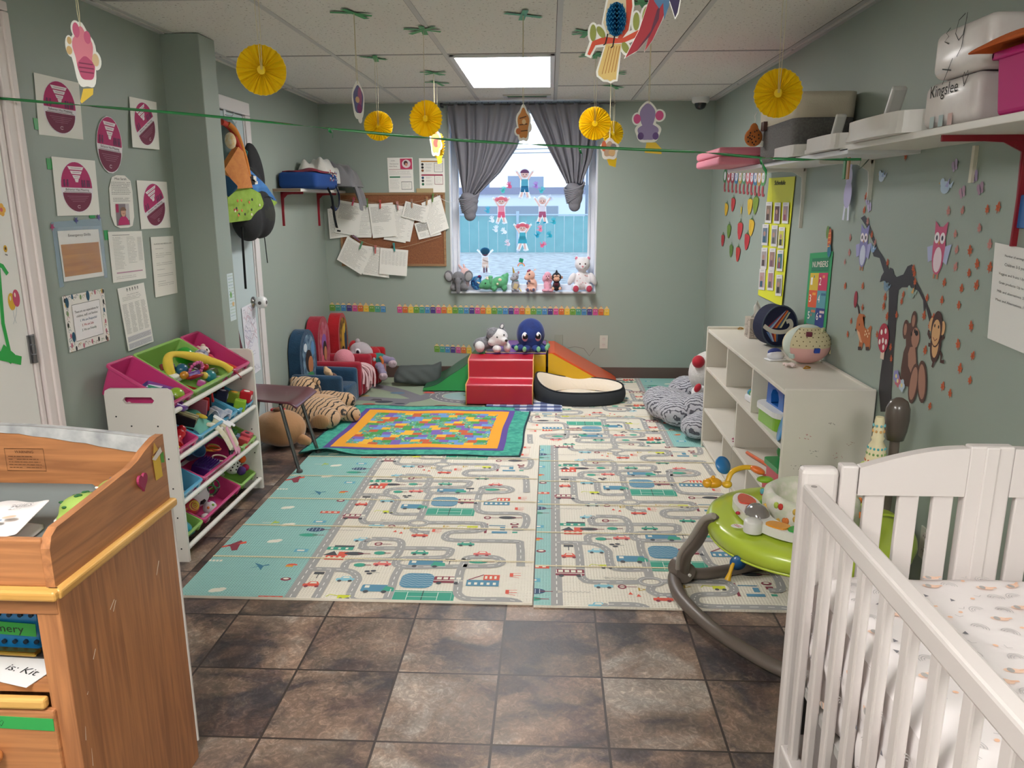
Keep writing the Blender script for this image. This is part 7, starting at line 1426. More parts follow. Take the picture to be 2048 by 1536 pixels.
card('parrot_cutout', 1318, -10, 1.6, 1.0, -.15, [('p', RD, '8c1c28'), ('p', [(-34, -98), (-8, -64), (2, -28), (8, -18), (6, -44), (-10, -74)], '4c1830'), ('p', [(-4, -12), (6, -26), (13, -16), (16, -46), (24, -22), (28, 80), (4, 80)], '3f6484'), ('p', [(22, -6), (24, 80), (52, 80), (44, -10), (40, -34), (36, -43), (30, -26)], '2a1f44')],
     [[(x*1.04, y*1.015) for x, y in RD], [(21, -6), (23, 84), (55, 84), (46, -10), (42, -36), (36, -46), (29, -27)]], 'red and blue parrot tail of a paper cutout at the top edge', 'paper bird')
# strings of the ribbon across the room
def ribbon(name, pts, w, label, cat='ribbon', m=mat('1c7a3e', .25, coat=.6)):
 P = catmull([tuple(p) for p in pts], 14); mb = MB(m); n = len(P); vs = []
 for i, p in enumerate(P):
  a = .5+i*.16+.8*sin(i*.11); d = V((0, cos(a)*.5, abs(sin(a)))).normalized()*w/2; vs += [V(p)-d, V(p)+d]
 mb.add(vs, [(2*i, 2*i+1, 2*i+3, 2*i+2) for i in range(n-1)], None, True); return mb.obj(name, label=label, cat=cat, solid=.0008)
def lerp(px, py, t_): a, b = V((XP, 2.642, 1.829)), V((1.05, 2.72, 1.640)); x = XP+(1.05-XP)*t_; y = 2.642+.078*t_; return hit(1, y, px, py)
G_ = [(-1.846, 2.63, 1.829)]+[tuple(hit(1, 2.66, *q)) for q in ((200, 208), (400, 226), (640, 252), (860, 275), (1050, 288), (1250, 299), (1400, 307), (1520, 318), (1610, 323))]+[(1.040, 2.74, 1.622)]
ribbon('ribbon_streamer', G_, .009, 'long shiny green ribbon stretched across the whole room')
for (x, y, l) in ((660, 256, 'green ribbon knot hanging at the left part of the streamer'), (1160, 296, 'green ribbon end hanging in front of the right curtain'), (1522, 320, 'green ribbon end hanging by the pink pads')):
 p = hit(1, 2.66, x, y); dz = -.02 if x < 700 else -.045; ribbon('ribbon_end', [p, p+V((.012, 0, dz*.5)), p+V((.028 if x > 1400 else .012, .004, dz))], .016, l, m=mat('178a44', .2, coat=.8))
# ---- left corner shelf
ls = thing('wall_shelf', 'white shelf board on red brackets in the left back corner', 'shelf', (XL, 5.33, 1.56)); mb = MB(mat('e0dcd6', .4)); mb.box((.0975, .593, .010), (.195, 1.186, .020)); mb.obj('board', ls, bevel=.002)
mb = MB(mat('8a7460', .7)); mb.box((.0975, -.0005, .010), (.193, .001, .018)); mb.obj('raw_edge', ls)
def bracket(parent, y, h, col, dx=1, w=.16, x0=0, z=0):
 b = MB(mat(col, .35)); b.bar((x0+dx*.006, y, z), (x0+dx*.006, y, z-h), .022, .008, up=(0, 1, 0)); b.bar((x0+dx*.004, y, z-.006), (x0+dx*w, y, z-.006), .022, .008, up=(0, 1, 0))
 b.prism([(0, 0), (dx*w, 0), (dx*w, -.010), (dx*w*.3, -.020), (dx*.022, -.045), (dx*.012, -h*.9), (0, -h*.97)], Fr((x0, y+.003, z), (1, 0, 0), (0, 0, 1), (0, -1, 0)), .006); return b.obj('bracket', parent, bevel=.002)
bracket(ls, .16, .235, '8e1426'); bracket(ls, 1.02, .26, '8e1426')
bg = thing('diaper_bag', 'blue bag with a printed flap lying on the corner shelf', 'bag', (-1.74, 5.68, 1.5815)); bl = cloth_mat('0f3f82')
mb = MB(bl); mb.box((0, 0, .055), (.27, .56, .11), taper=1.0); mb.obj('body', bg, bevel=.03, seg=4, shade=True)
mb = MB(cloth_mat('13203e', 'b02030', 18)); mb.grid(lambda a, b: V((-.12+.25*a, -.22+.50*b, .114+.028*sin(pi*a)*sin(pi*b)+.004*sin(9*a+7*b))), 14, 20); mb.obj('printed_flap', bg, solid=.006)
rb = random.Random(8); mb = MB('dddddd'); a = Art(mb, Fr((.1365, 0, 0), (0, 1, 0), (0, 0, 1)), 1)
for i in range(26): a.at(rb.uniform(.02, .26), rb.uniform(.06, .13)); a.poly([(0, .01), (.008, 0), (0, -.008), (-.008, .002)], rb.choice(['d8d4c8', 'c82838', '101828', 'e8e0d0', '3a60a0']), i*.02)
a.at(); mb.obj('print', bg)
mb = MB(cloth_mat('14254a')); mb.tube(catmull([(.13, .22, .03), (.15, .23, -.04), (.15, .21, -.12), (.14, .15, -.15), (.13, .10, -.12)], 6), .016, n=8, flat=.2); mb.obj('strap', bg, label='dark blue strap loop')
mb = MB(cloth_mat('14161c')); mb.tube(catmull([(.12, .02, .02), (.14, .06, -.05), (.14, .09, -.12), (.14, .11, -.20), (.14, .16, -.28)], 6), .012, n=8, flat=.3); mb.obj('strap_end', bg, label='black hanging strap end')
def heap(name, label, loc, rx, ry, h, m, seed, cat='blanket', n=26, drape=None):
 r = random.Random(seed); A = [(r.uniform(2, 9), r.uniform(2, 9), r.uniform(0, 6), r.uniform(.1, .3)) for _ in range(5)]
 def f(a, b):
  u, v = (a-.5)*2, (b-.5)*2; e = max(0, 1-(u*u)**1.5)*max(0, 1-(v*v)**1.5); s = sum(k*sin(p*u+q*v+c) for p, q, c, k in A); z = h*e**.5*(.85+.20*s)+.008*sin(u*14+v*6)*e
  return V((rx*u, ry*v, max(0.001, z)))
 t = thing(name, label, cat, loc); mb = MB(m); mb.grid(f, n, n); mb.obj('cloth', t, solid=.006, subsurf=1)
 if drape: mb = MB(m); mb.grid(drape, 12, 14); mb.obj('hanging_end', t, solid=.008, subsurf=1)
 return t
heap('towel', 'pale fluffy towel heaped behind the blue bag', (-1.76, 6.02, 1.62), .13, .26, .21, mat('d2d0c9', .95, bump=1, bs=60, fuzz=.5), 3, 'towel')
heap('blanket', 'grey fleece blanket sliding off the corner shelf', (-1.70, 6.30, 1.60), .17, .18, .20, mat('77767a', .95, bump=.5, bs=90, fuzz=.4), 5, drape=lambda a, b: V((.10+.10*sin(b*1.5)+.02*sin(a*9), -.10+.18*a-.03*b, .10-.26*b+.02*sin(a*5+b*4))))
w = thing('wipes_box', 'white and green striped box on the corner shelf', 'box', (-1.745, 6.235, 1.581)); mb = MB(mat('dedede', .5)); mb.box((.0, 0, .06), (.10, .13, .12)); mb.obj('box', w, bevel=.004)
mb = MB(mat('1f9a4a', .5)); [mb.box((.0505, 0, z), (.001, .131, .022)) for z in (.10, .045)]; [mb.box((0, -.0655, z), (.101, .001, .022)) for z in (.10, .045)]; mb.obj('green_stripe', w)
# ---- bags hanging on the far door
hk = thing('door_hook', 'white over the door hook with wire arms', 'hook', (XL+.016, 4.58, 1.93)); mb = MB(mat('d8dadc', .3)); mb.box((.003, 0, .04), (.004, .03, .14)); mb.tube([(.005, 0, .0), (.05, 0, -.01), (.07, 0, .01)], .003); mb.tube([(.005, 0, .05), (.045, 0, .04), (.06, 0, .06)], .003); mb.obj('hook', hk)
bp = thing('backpack', 'black backpack hanging low under the colourful play mat', 'backpack', (XL+.03, 4.62, 1.30)); k = mat('1a1b1e', .8, bump=.3, bs=200)
blob('body', bp, k, [(.07, .02, .20, .085, .20, .20), (.09, .10, .12, .09, .16, .15), (.08, -.05, .10, .08, .16, .14), (.05, .20, .38, .04, .10, .18, (.5, 0, 0))], .014)
blob('front_pocket', bp, mat('25271f', .8, bump=.3, bs=200), [(.13, .10, .12, .05, .12, .10)], .010); mb = MB(mat('0c0c0e', .7)); mb.tube([(.13, -.02, .20), (.165, .08, .225), (.15, .20, .21)], .003, n=5); mb.obj('zipper', bp)
for y0_, y1_, l in ((-.20, -.22, -.30), (.13, .16, -.18)): mb = MB(mat('101114', .8)); mb.tube([(.10, y0_, .05), (.10, (y0_+y1_)/2, -.05), (.10, y1_, l)], .007 if y0_ < 0 else .003, n=6, flat=.5); mb.obj('strap', bp)
pm = thing('hanging_play_mat', 'colourful folded baby play mat with green leaf print hanging on the door', 'play mat', (XL+.03, 4.52, 1.50))
def pg(x0, y, col, c2=None, vs=20): return cloth_mat(col, c2, vs)
def panel(nm, pts, m, thick=.012, lab=None):
 c = sum((V(p) for p in pts), V((0, 0, 0)))/len(pts); mb = MB(m); n = len(pts)
 vs = [V(p) for p in pts]; ce = c+V((.045, 0, 0)); mb.add(vs+[ce], [(i, (i+1) % n, n) for i in range(n)], None, True); mb.add([p-V((.03, 0, 0)) for p in vs]+vs, [(i, (i+1) % n, n+(i+1) % n, n+i) for i in range(n)], None, True); return mb.obj(nm, pm, label=lab, bevel=.006)
def hp(px, py, x): p = onside(x, px, py); return p-V(pm.location)
X_ = -1.74
panel('green_panel', [hp(456, 355, X_), hp(508, 375, X_+.05), hp(557, 402, X_-.02), hp(540, 420, X_), hp(500, 437, X_+.02), hp(460, 442, X_)], cloth_mat('86a83c', '9cbc50', 20), lab='green leaf printed panel')
panel('orange_panel', [hp(452, 335, X_+.01), hp(480, 290, X_+.04), hp(490, 300, X_+.05), hp(508, 372, X_+.06), hp(478, 374, X_+.04)], cloth_mat('d8904c', 'c87a44', 30), lab='orange panel')
panel('blue_panel', [hp(496, 330, X_-.01), hp(520, 352, X_-.01), hp(556, 398, X_-.03), hp(530, 395, X_), hp(508, 374, X_+.04)], cloth_mat('2f68b0', '4a88c8', 14), lab='blue panel with black and white squares')
panel('dark_blue_panel', [hp(452, 340, X_), hp(478, 374, X_+.04), hp(458, 392, X_)], cloth_mat('1f4a6c'))
blob('rolled_inside', pm, cloth_mat('8c9a9c', '5f7a7c', 25), [(*hp(462, 300, X_-.03), .05, .10, .16), (*hp(458, 260, X_-.04), .05, .08, .08)], .012)
mb = MB(cloth_mat('c04030')); mb.tube(catmull([tuple(hp(446, 240, X_)), tuple(hp(462, 250, X_)), tuple(hp(474, 275, X_+.02)), tuple(hp(486, 305, X_+.03))], 6), .016); mb.obj('red_arch', pm, label='red padded arch'); mb = MB(cloth_mat('d8883c')); mb.tube(catmull([tuple(hp(460, 244, X_+.01)), tuple(hp(476, 262, X_+.03)), tuple(hp(492, 310, X_+.04)), tuple(hp(500, 350, X_+.05))], 6), .014); mb.obj('orange_arch', pm, label='orange padded arch')
blob('character_toy', pm, cloth_mat('e0b860', 'e8e0d0', 40), [(*hp(464, 278, X_+.03), .03, .035, .045)], .008); mb = MB(cloth_mat('2f7a78')); mb.tube([tuple(hp(488, 292, X_)), tuple(hp(497, 300, X_)), tuple(hp(494, 318, X_))], .005); mb.obj('teal_loop', pm)
r4 = random.Random(14); mb = MB('c84050')
for i in range(16):
 p = hp(r4.uniform(465, 535), r4.uniform(395, 428), X_+.052); c = r4.choice(['c83a4a', '1f7a6a', '2a2a2a', 'e07850', 'e8e0c8']); mb.ball(p, (.002, .012, .008), m=mat(c, .8), n=8, k=4)
for i in range(4): mb.box(hp(506+6*(i % 2)+3*(i//2), 352+10*(i//2)+3*(i % 2), X_+.03), (.004, .045, .035), mat('e8e4da' if i % 2 else '17171b', .8))
mb.obj('leaf_print', pm)
# ---- right wall shelves
rs_ = thing('wall_shelf', 'long white upper shelf on the right wall carrying baskets and trays', 'shelf', (XR, 0, 1.655));
mb = MB(mat('ddd9d3', .4)); mb.box((-.128, 2.02, .016), (.255, 1.92, .020)); mb.obj('near_board', rs_, bevel=.002)
mb = MB(mat('d8d8dc', .4)); mb.box((-.128, 3.85, .004), (.255, 1.9, .020)); mb.obj('far_board', rs_, bevel=.002)
bracket(rs_, 2.26, .30, '8e1426', -1, .24, 0, .006); bracket(rs_, 3.30, .16, 'd8d4cc', -1, .22, 0, -.006); bracket(rs_, 4.15, .30, 'd8d4cc', -1, .22, 0, -.006)
mb = MB(mat('d8d2c0', .5)); mb.box((-.006, 2.53, -.06), (.012, .016, .11)); mb.obj('wooden_strip', rs_)
ZS = 1.6815
for i, l in enumerate(('lower pink foam pad at the far end of the right shelf', 'upper pink foam pad at the far end of the right shelf')):
 mb = MB(mat('d77f92', .5, bump=.3, bs=20)); mb.box((1.075, 4.50, ZS-.012+.0225+i*.0445), (.42, .62, .043)); mb.obj('foam_pad', label=l, cat='foam pad', group='pink foam pads', bevel=.016, seg=3)
bk = thing('fabric_basket', 'large basket of dark grey felt with a cream upper band', 'basket', (1.16, 3.78, ZS-.016))
def bf(z0, z1, k0, k1):
 def f(a, b):
  z = z0+(z1-z0)*b; k = k0+(k1-k0)*b; P = rrect(-.125*k, -.30*k, .125*k, .30*k, .05, 6); n = len(P); i = int(a*n) % n; return V((P[i][0], P[i][1], z))
 return f
mb = MB(mat('5c5a5a', .9, bump=.6, bs=400, var=.6, vs=120, h2='72706f')); mb.grid(bf(0, .165, .95, 1.0), 28, 4); mb.grid(lambda a, b: V(((a-.5)*.22, (b-.5)*.56, .003)), 2, 2); mb.obj('felt_band', bk, solid=.006)
mb = MB(mat('c2b8a6', .8, bump=.3, bs=200)); mb.grid(bf(.165, .268, 1.0, 1.02), 28, 4); mb.obj('cream_band', bk, solid=.006)
mb = MB(mat('4a2a22', .6)); mb.box((-.135, .16, .17), (.02, .05, .04)); mb.obj('leather_handle', bk)
ht = thing('dotted_soft_toy', 'orange dotted teardrop soft toy hanging beside the grey basket', 'soft toy', hit(1, 3.98, 1510, 278)); blob('body', ht, mat('b8682c', .8, bump=.3, bs=100), [(0, 0, 0, .045, .02, .045), (.0, 0, .035, .022, .014, .035)], .006)
mb = MB(mat('2a1810')); [mb.ball((x, -.0195+abs(x)*.12, z), (.0035, .002, .0045), n=6, k=4) for x, z in ((-.02, .02), (0, .025), (.01, .03), (-.03, 0), (-.02, -.005), (-.01, .005), (-.022, .008), (-.012, -.01), (.0, .0), (.02, .01), (.008, -.02), (-.008, -.025), (-.028, -.02), (.022, -.006), (0, -.034))]; mb.obj('dots', ht)
mb = MB(mat('d8d4cc')); mb.tube([(0, 0, .06), (.004, 0, .08), (0, 0, .10), (.012, 0, .12)], .002); mb.obj('loop', ht); mb = MB(mat('e0dcd4')); mb.box((.042, -.004, -.03), (.018, .002, .026), rot=(0, .4, 0)); mb.obj('label_tag', ht)
for i, (y, x, l, sc) in enumerate(((3.60, 1.12, 'small white booster tray at the far end beside the grey basket', .85), (3.12, 1.13, 'white booster tray in the middle of the right shelf', .95), (2.62, 1.14, 'white booster tray with long tilted leg beside the diaper pack', 1.12))):
 t = thing('booster_tray', l, 'tray', (x, y, ZS+(.0 if i == 2 else -.010)), (0, 0, 0), 'white booster trays on the right shelf', sc); P = [(-.11, -.12), (-.11, .16), (-.07, .21), (0, .23), (.10, .23), (.10, -.20), (0, -.20), (-.07, -.18)]; P = catmull([(float(a), float(b)) for a, b in P], 4, True)
 mb = MB(mat('d6d2ce', .3)); mb.prism(P, Fr((0, 0, .012), (1, 0, 0), (0, 1, 0)), .045); mb.obj('tray', t, bevel=.008, seg=3)
 mb = MB(mat('d6d2ce', .3)); mb.prism([(a*1.04, b*1.03) for a, b in P], Fr((0, 0, .0), (1, 0, 0), (0, 1, 0)), .014); mb.obj('tray_rim', t, bevel=.004)
 if i: mb = MB(mat('d2d0ce', .3)); mb.bar((.0, .16, .05), (.0, .10, .150), .042, .02); mb.obj('upright_leg', t, bevel=.006)
t = thing('green_paddle', 'dark green rounded plastic piece standing behind the booster trays', 'toy', (1.27, 3.30, ZS-.01)); mb = MB(mat('1f4a30', .4)); mb.prism([(-.055, 0), (.055, 0)]+[(.05*cos(a), .06+.05*sin(a)) for a in [pi*i/12 for i in range(13)]], Fr((0, 0, 0), (0, -1, 0), (0, 0, 1), (-1, 0, 0)), .012); mb.obj('body', t, bevel=.003)
def pack(name, label, loc, dim, rz, fn, seed=1):
 t = thing(name, label, 'diaper pack', loc, rz, 'clear diaper packs'); mb = MB(mat('e2dcda', .4, bump=.25, bs=22, coat=.15, var=.5, vs=14, h2='d4cccb')); x, y, z = dim; mb.box((0, 0, z/2), dim); mb.obj('wrapped_stack', t, bevel=min(dim)*.22, seg=5, shade=True)
 mb = MB('222222'); a = Art(mb, Fr((-x/2-.0015, 0, z/2), (0, -1, 0), (0, 0, 1), (-1, 0, 0)), 1); fn(a); mb.obj('marker_writing', t, label='black marker writing'); return t
def wr1(a): a.text('Kingslee', -.02, .035, .045, '202020', w=.15); a.line([(.085, .035), (.075, .055), (.08, .065), (.088, .055), (.097, .066), (.102, .055), (.085, .03)], .003, '202020'); [a.rect(x, -.06, x+.025, -.03, c, 0) for x, c in ((-.08, 'bfcfd0'), (-.03, 'b4c4c8'), (.02, 'd8b8b4'))]
def wr2(a): a.line([(-.05, .06), (-.07, .05), (-.055, .04), (-.075, .03), (-.05, .02)], .003, '303030'); a.line([(.02, .08), (-.01, .07), (-.02, .04), (0, .02), (.02, .03), (.03, .07)], .003, '303030'); a.line([(.03, .08), (.02, 0), (0, -.02)], .003, '303030'); a.line([(-.07, -.04), (-.02, -.05)], .003, '303030'); a.line([(-.02, -.02), (-.06, -.08)], .003, '303030')
pack('diaper_pack', 'clear diaper pack with a handwritten name and heart, on the shelf', (1.165, 2.25, ZS), (.20, .28, .125), (0, 0, .0), wr1)
pack('diaper_pack', 'upper diaper pack with scrawled letters, lying on the other pack', (1.16, 2.20, ZS+.127), (.21, .28, .125), (0, 0, .0), wr2)
bn = thing('pink_bin', 'hot pink plastic bin at the near end of the right shelf', 'bin', (1.165, 1.86, ZS)); mb = MB(mat('b80f70', .6)); mb.box((0, 0, .07), (.22, .30, .14), taper=.92); mb.obj('bin', bn, bevel=.012, seg=3); mb = MB(mat('c0187a', .6)); [mb.box((s*.11, 0, .138), (.014, .32, .018)) for s in (-1, 1)]; [mb.box((0, s*.153, .138), (.234, .014, .018)) for s in (-1, 1)]; mb.obj('rim', bn, bevel=.004)
heap('orange_cloth', 'folded orange cloth lying on the hot pink bin', (1.12, 1.92, ZS+.147), .12, .12, .03, cloth_mat('c25a1c'), 9, 'cloth')
t = thing('paper_bag', 'beige paper bag standing on top of the pink bin', 'bag', (1.20, 1.80, ZS+.148)); mb = MB(mat('b3a294', .8, bump=.6, bs=12)); mb.box((0, 0, .075), (.14, .24, .15)); mb.obj('bag', t, bevel=.02, seg=3, shade=True)
# small things hanging from the shelf edge
for x, y, c, l in ((1692, 341, '3f7a4c', 'green clothes pin strip clipped on the shelf edge'), (1699, 341, '9a7048', 'wooden ruler piece clipped beside the green strip')):
 p = onside(1.045, x, y); mb = MB(mat(c, .5)); mb.box(p, (.006, .022, .075)); mb.obj('clip_strip', label=l, cat='clip', bevel=.002)
decal('rabbit_cutout', 'pale lilac long eared paper figure hanging under the right shelf', 'paper cutout', lambda a: (a.at(*rp(145, 232)), a.ell(0, .04, .035, .045, 'c8c4e4', 1), a.ell(0, -.03, .045, .06, 'b8b4dc', 1.5), a.ell(-.02, .10, .012, .035, 'c8c4e4', 2), a.ell(.012, .105, .012, .035, 'c8c4e4', 2.5), a.line([(-.02, -.08), (-.028, -.14)], .02, 'd8dcf0', 1), a.line([(.02, -.08), (.028, -.14)], .02, 'd8dcf0', 1)), .02)
ribbon('ribbon_end', [V((1.040, 2.74, 1.622)), onside(1.18, 1722, 342), onside(1.28, 1742, 322)], .006, 'green ribbon end tied to the shelf bracket')
# ================================================================ baby jumper
jp = thing('baby_jumper', 'baby activity jumper with lime green tray and taupe frame', 'baby jumper', (.86, 2.55, .012)); tp = mat('6b6058', .4); jo = V(jp.location)
def J(x, y, z): return V((x, y, z))-V((jo.x, jo.y, 0))
P = [(.50, 2.80), (.505, 2.66), (.57, 2.47), (.66, 2.32), (.755, 2.21), (.87, 2.15), (1.0, 2.15), (1.10, 2.20), (1.15, 2.35), (1.17, 2.60), (1.16, 2.82), (1.10, 2.94), (1.0, 2.97), (.86, 2.945), (.74, 2.90), (.62, 2.86), (.53, 2.87)]
P = catmull([(a, b, .024) for a, b in P], 5, True); mb = MB(tp); mb.tube([J(*q) for q in P], .026, n=12, close=True, flat=.85, up=(0, 0, 1)); mb.obj('base_ring', jp)
def arm(pts, nm='frame_arm', r=.024): mb = MB(tp); mb.tube(catmull([tuple(J(*q)) for q in pts], 6), r, n=10, flat=.75); return mb.obj(nm, jp)
arm([(.535, 2.82, .05), (.53, 2.74, .16), (.545, 2.63, .27), (.562, 2.56, .375), (.578, 2.53, .405)])
mb = MB(mat('a39b92', .4)); mb.tube(catmull([tuple(J(*q)) for q in [(.515, 2.81, .06), (.508, 2.735, .17), (.522, 2.625, .28), (.545, 2.55, .385), (.572, 2.51, .42)]], 6), .012, n=8); mb.obj('arm_trim', jp, label='pale grey edge of the arm')
mb = MB(tp); mb.cyl(J(.52, 2.865, .055), J(.545, 2.80, .055), .042, n=20); mb.obj('pivot_joint', jp, bevel=.006); mb = MB(mat('e0dcd8', .4)); mb.cyl(J(.553, 2.782, .058), J(.556, 2.776, .058), .006); mb.obj('pivot_pin', jp)
for x, y, l in ((1.16, 2.66, 1), (1.13, 2.24, 0)):
 if not l: continue
 arm([(x, y-.02, .05), (x+.035, y-.02, .25), (x+.06, y, .50), (x+.06, y, .68)], 'tall_post', .018)
 mb = MB(mat('5a504a', .25, coat=.4)); mb.lathe([(.001, -.02), (.030, -.015), (.038, .02), (.042, .06), (.040, .10), (.030, .125), (.012, .137), (.001, .139)], c=J(x+.06, y, .67), sx=1., sy=.85); mb.obj('post_cap', jp)
cv = MB(mat('e6dfc4', .8))
for i, c in enumerate(('c8403c', '7a9a4a', 'd8a85a', '5a8a6a', 'c85a4a', '8aa0a0')): pass
body = MB(mat('e8dcb4', .85)); c0 = J(1.135, 2.60, .48); body.lathe([(.034, 0), (.036, .05), (.034, .12), (.028, .17), (.018, .19), (.022, .20), (.018, .205), (.016, .26), (.013, .275)], c=c0); o = body.obj('spring_cover', jp, label='cloth spring cover with rows of coloured dots')
db = MB('c04040')
for r_, (z, c) in enumerate(((.02, 'c8403c'), (.045, '5a9a8a'), (.07, 'd8a04a'), (.095, '4a7a3c'), (.12, 'c8603c'), (.145, '7aa060'), (.165, '5ab0b8'), (.225, 'd8a86a'), (.245, '7ab8c0'))):
 rr = .036 if z < .1 else .034-.1*(z-.1) if z < .17 else .0185
 for k in range(14 if z < .2 else 8): a_ = 2*pi*k/(14 if z < .2 else 8); db.ball(c0+V((rr*cos(a_), rr*sin(a_), z)), (.0045, .0045, .005), m=mat(c, .8), n=6, k=4)
db.obj('cover_dots', o)
# tray: kidney ring around the seat
lime = plastic('b3c83e', .3); cx, cy = .915, 2.565
def tray(a, b):
 th = 2*pi*a; ro = (.30+.03*cos(2*th)+.02*cos(th-4.2)); ri = .165; r_ = ri+(ro-ri)*min(1, b/.72) if b < .72 else ro+.012*sin((b-.72)/.28*pi)
 z = .455+.012*sin(pi*min(1, b/.72))-.006 if b < .72 else .452-.065*(b-.72)/.28
 k = 1. ; return J(cx+r_*1.0*cos(th), cy+r_*1.18*sin(th), z-.055)
mb = MB(lime); mb.grid(tray, 72, 16); mb.obj('tray', jp, solid=.004)
mb = MB(plastic('c4d84c', .3)); mb.tube([tray(i/72, 1.0) for i in range(72)], .006, n=6, close=True); mb.obj('tray_lip', jp, label='paler lip of the tray')
mb = MB(plastic('7fa828', .4)); mb.tube([tray(i/72, .03)+V((0, 0, .002)) for i in range(72)], .010, n=8, close=True); mb.obj('seat_ring', jp, label='darker green ring around the seat')
st = mat('e2ddd2', .85, bump=.4, bs=40, var=1, vs=22, h2='cfd2bc')
mb = MB(st); mb.lathe([(.158, .0), (.160, .05), (.155, .075), (.135, .09), (.115, .07), (.105, .02), (.09, -.06), (.05, -.11), (.001, -.12)], c=J(cx, cy, .405), sy=1.12, n=36); o = mb.obj('seat', jp, label='white seat pad with a leaf and fruit print')
rz = random.Random(6); mb = MB('d85040')
for i in range(46):
 a_ = rz.uniform(0, 2*pi); z = rz.uniform(.01, .07); c = rz.choice(['c83c34', '6aa048', '58a0a8', 'e08040', 'b8cc58', 'd8b050']); mb.ball(J(cx+.160*cos(a_), cy+.178*sin(a_), .405+z), (.009, .009, .012), m=mat(c, .85), n=7, k=4)
mb.obj('seat_print', o)
mb = MB(plastic('a8c22e', .35)); mb.box(J(1.14, 2.62, .52), (.05, .15, .10)); mb.obj('seat_back_clip', jp, bevel=.02, seg=3)
# electronic toy on the tray
TZ_ = .428
def blobpoly(pts, z, h, m, nm, parent, bev=.005, **k): mb = MB(m); mb.prism(catmull([(float(a)-jo.x, float(b)-jo.y) for a, b in pts], 4, True), Fr((0, 0, z), (1, 0, 0), (0, 1, 0)), h); return mb.obj(nm, parent, bevel=bev, seg=3, **k)
et = blobpoly([(.655, 2.60), (.66, 2.50), (.69, 2.40), (.75, 2.325), (.83, 2.29), (.86, 2.34), (.80, 2.37), (.755, 2.42), (.745, 2.52), (.735, 2.62), (.69, 2.66)], TZ_-.01, .03, mat('e2e0da', .3), 'music_panel', jp)
blobpoly([(.672, 2.60), (.675, 2.555), (.725, 2.555), (.722, 2.61), (.695, 2.64)], TZ_+.02, .006, mat('c8402c', .25, coat=.5), 'key', et, label='red and orange light up key')
blobpoly([(.74, 2.40), (.71, 2.375), (.755, 2.335), (.785, 2.365)], TZ_+.02, .005, mat('e0941c', .25, coat=.5), 'key', et, label='orange light up key'); blobpoly([(.77, 2.325), (.84, 2.30), (.85, 2.335), (.795, 2.36)], TZ_+.02, .005, mat('1f9a34', .25, coat=.5), 'key', et, label='green light up key')
mb = MB(mat('7a7470', .08, coat=1)); mb.lathe([(.042, 0), (.038, .014), (.026, .026), (.012, .032), (.001, .033)], c=J(.708, 2.475, TZ_+.018), sy=1.25); mb.obj('dome', et, label='clear grey dome'); mb = MB(mat('dedcd6', .3)); mb.lathe([(.030, -.012), (.030, .022), (.026, .028), (.001, .029)], c=J(.675, 2.395, TZ_)); mb.obj('speaker_knob', et)
mb = MB(mat('b02030', .3)); mb.ball(J(.652, 2.505, TZ_+.006), (.008, .008, .006)); mb.obj('red_button', et)
mb = MB(mat('e8e6e2', .4)); c = J(.632, 2.42, TZ_-.0055); mb.lathe([(.022, 0), (.022, .001)], c=c, sy=.75); a = Art(mb, Fr(c+V((0, 0, .001)), (.5, -.86, 0), (.86, .5, 0)), 1); a.line([(-.012, .004), (.012, .004)], .003, 'b8283c').line([(-.012, -.004), (.012, -.004)], .003, 'b8283c'); mb.obj('badge', jp, label='small white oval badge with two red lines')
mb = MB(plastic('1f9a9a')); mb.tube([J(.80+.012*i, 2.22-.003*i, TZ_+.004) for i in range(5)], [.007, .010, .007, .010, .007]); mb.obj('teal_twist', jp, label='teal twisted bead bar')
# toys around the tray edge
mb = MB(plastic('2a74b0')); mb.lathe([(.001, -.006), (.034, -.005), (.036, 0), (.034, .005), (.001, .006)], c=J(.675, 2.86, TZ_+.055), axis=(.5, -.7, .5)); mb.obj('blue_disc', jp, label='blue paddle disc'); mb = MB(plastic('dea01c')); mb.ball(J(.625, 2.79, TZ_+.008), (.035, .026, .020)); mb.ball(J(.60, 2.775, TZ_+.012), .018); mb.ball(J(.625, 2.79, TZ_+.03), .008); mb.obj('yellow_animal', jp, label='yellow toy animal')
mb = MB(plastic('e0b02c')); mb.tube(catmull([tuple(J(*q)) for q in [(.68, 2.80, TZ_), (.70, 2.82, TZ_+.04), (.75, 2.85, TZ_+.05), (.80, 2.86, TZ_+.045)]], 5), .010); mb.ball(J(.68, 2.80, TZ_), (.02, .02, .015)); mb.obj('yellow_loop', jp, label='yellow bent tube'); mb = MB(plastic('e07030')); mb.ball(J(.805, 2.85, TZ_+.04), (.032, .022, .014), rot=(0, .4, 0)); mb.obj('orange_shape', jp, label='orange petal shape'); mb = MB(plastic('86b430')); mb.ball(J(.83, 2.83, TZ_+.01), (.032, .024, .012)); mb.obj('green_leaf', jp, label='green leaf shape')
mb = MB(plastic('1f5a8c')); mb.lathe([(.001, -.006), (.026, -.004), (.026, .004), (.001, .006)], c=J(.625, 2.36, .32), axis=(0, 1, .1)); mb.obj('hanging_disc', jp, label='dark blue disc hanging under the tray'); mb = MB(cloth_mat('4f9a2c')); mb.lathe([(.018, 0), (.04, .04), (.03, .06)], c=J(.64, 2.44, .315)); mb.obj('green_cup', jp, label='green part under the tray'); mb = MB(plastic('d8a820')); mb.tube([J(.61, 2.36, .32), J(.60, 2.35, .29), J(.592, 2.345, .265)], [.007, .006, .011]); mb.obj('yellow_tail', jp, label='yellow dangling tail')
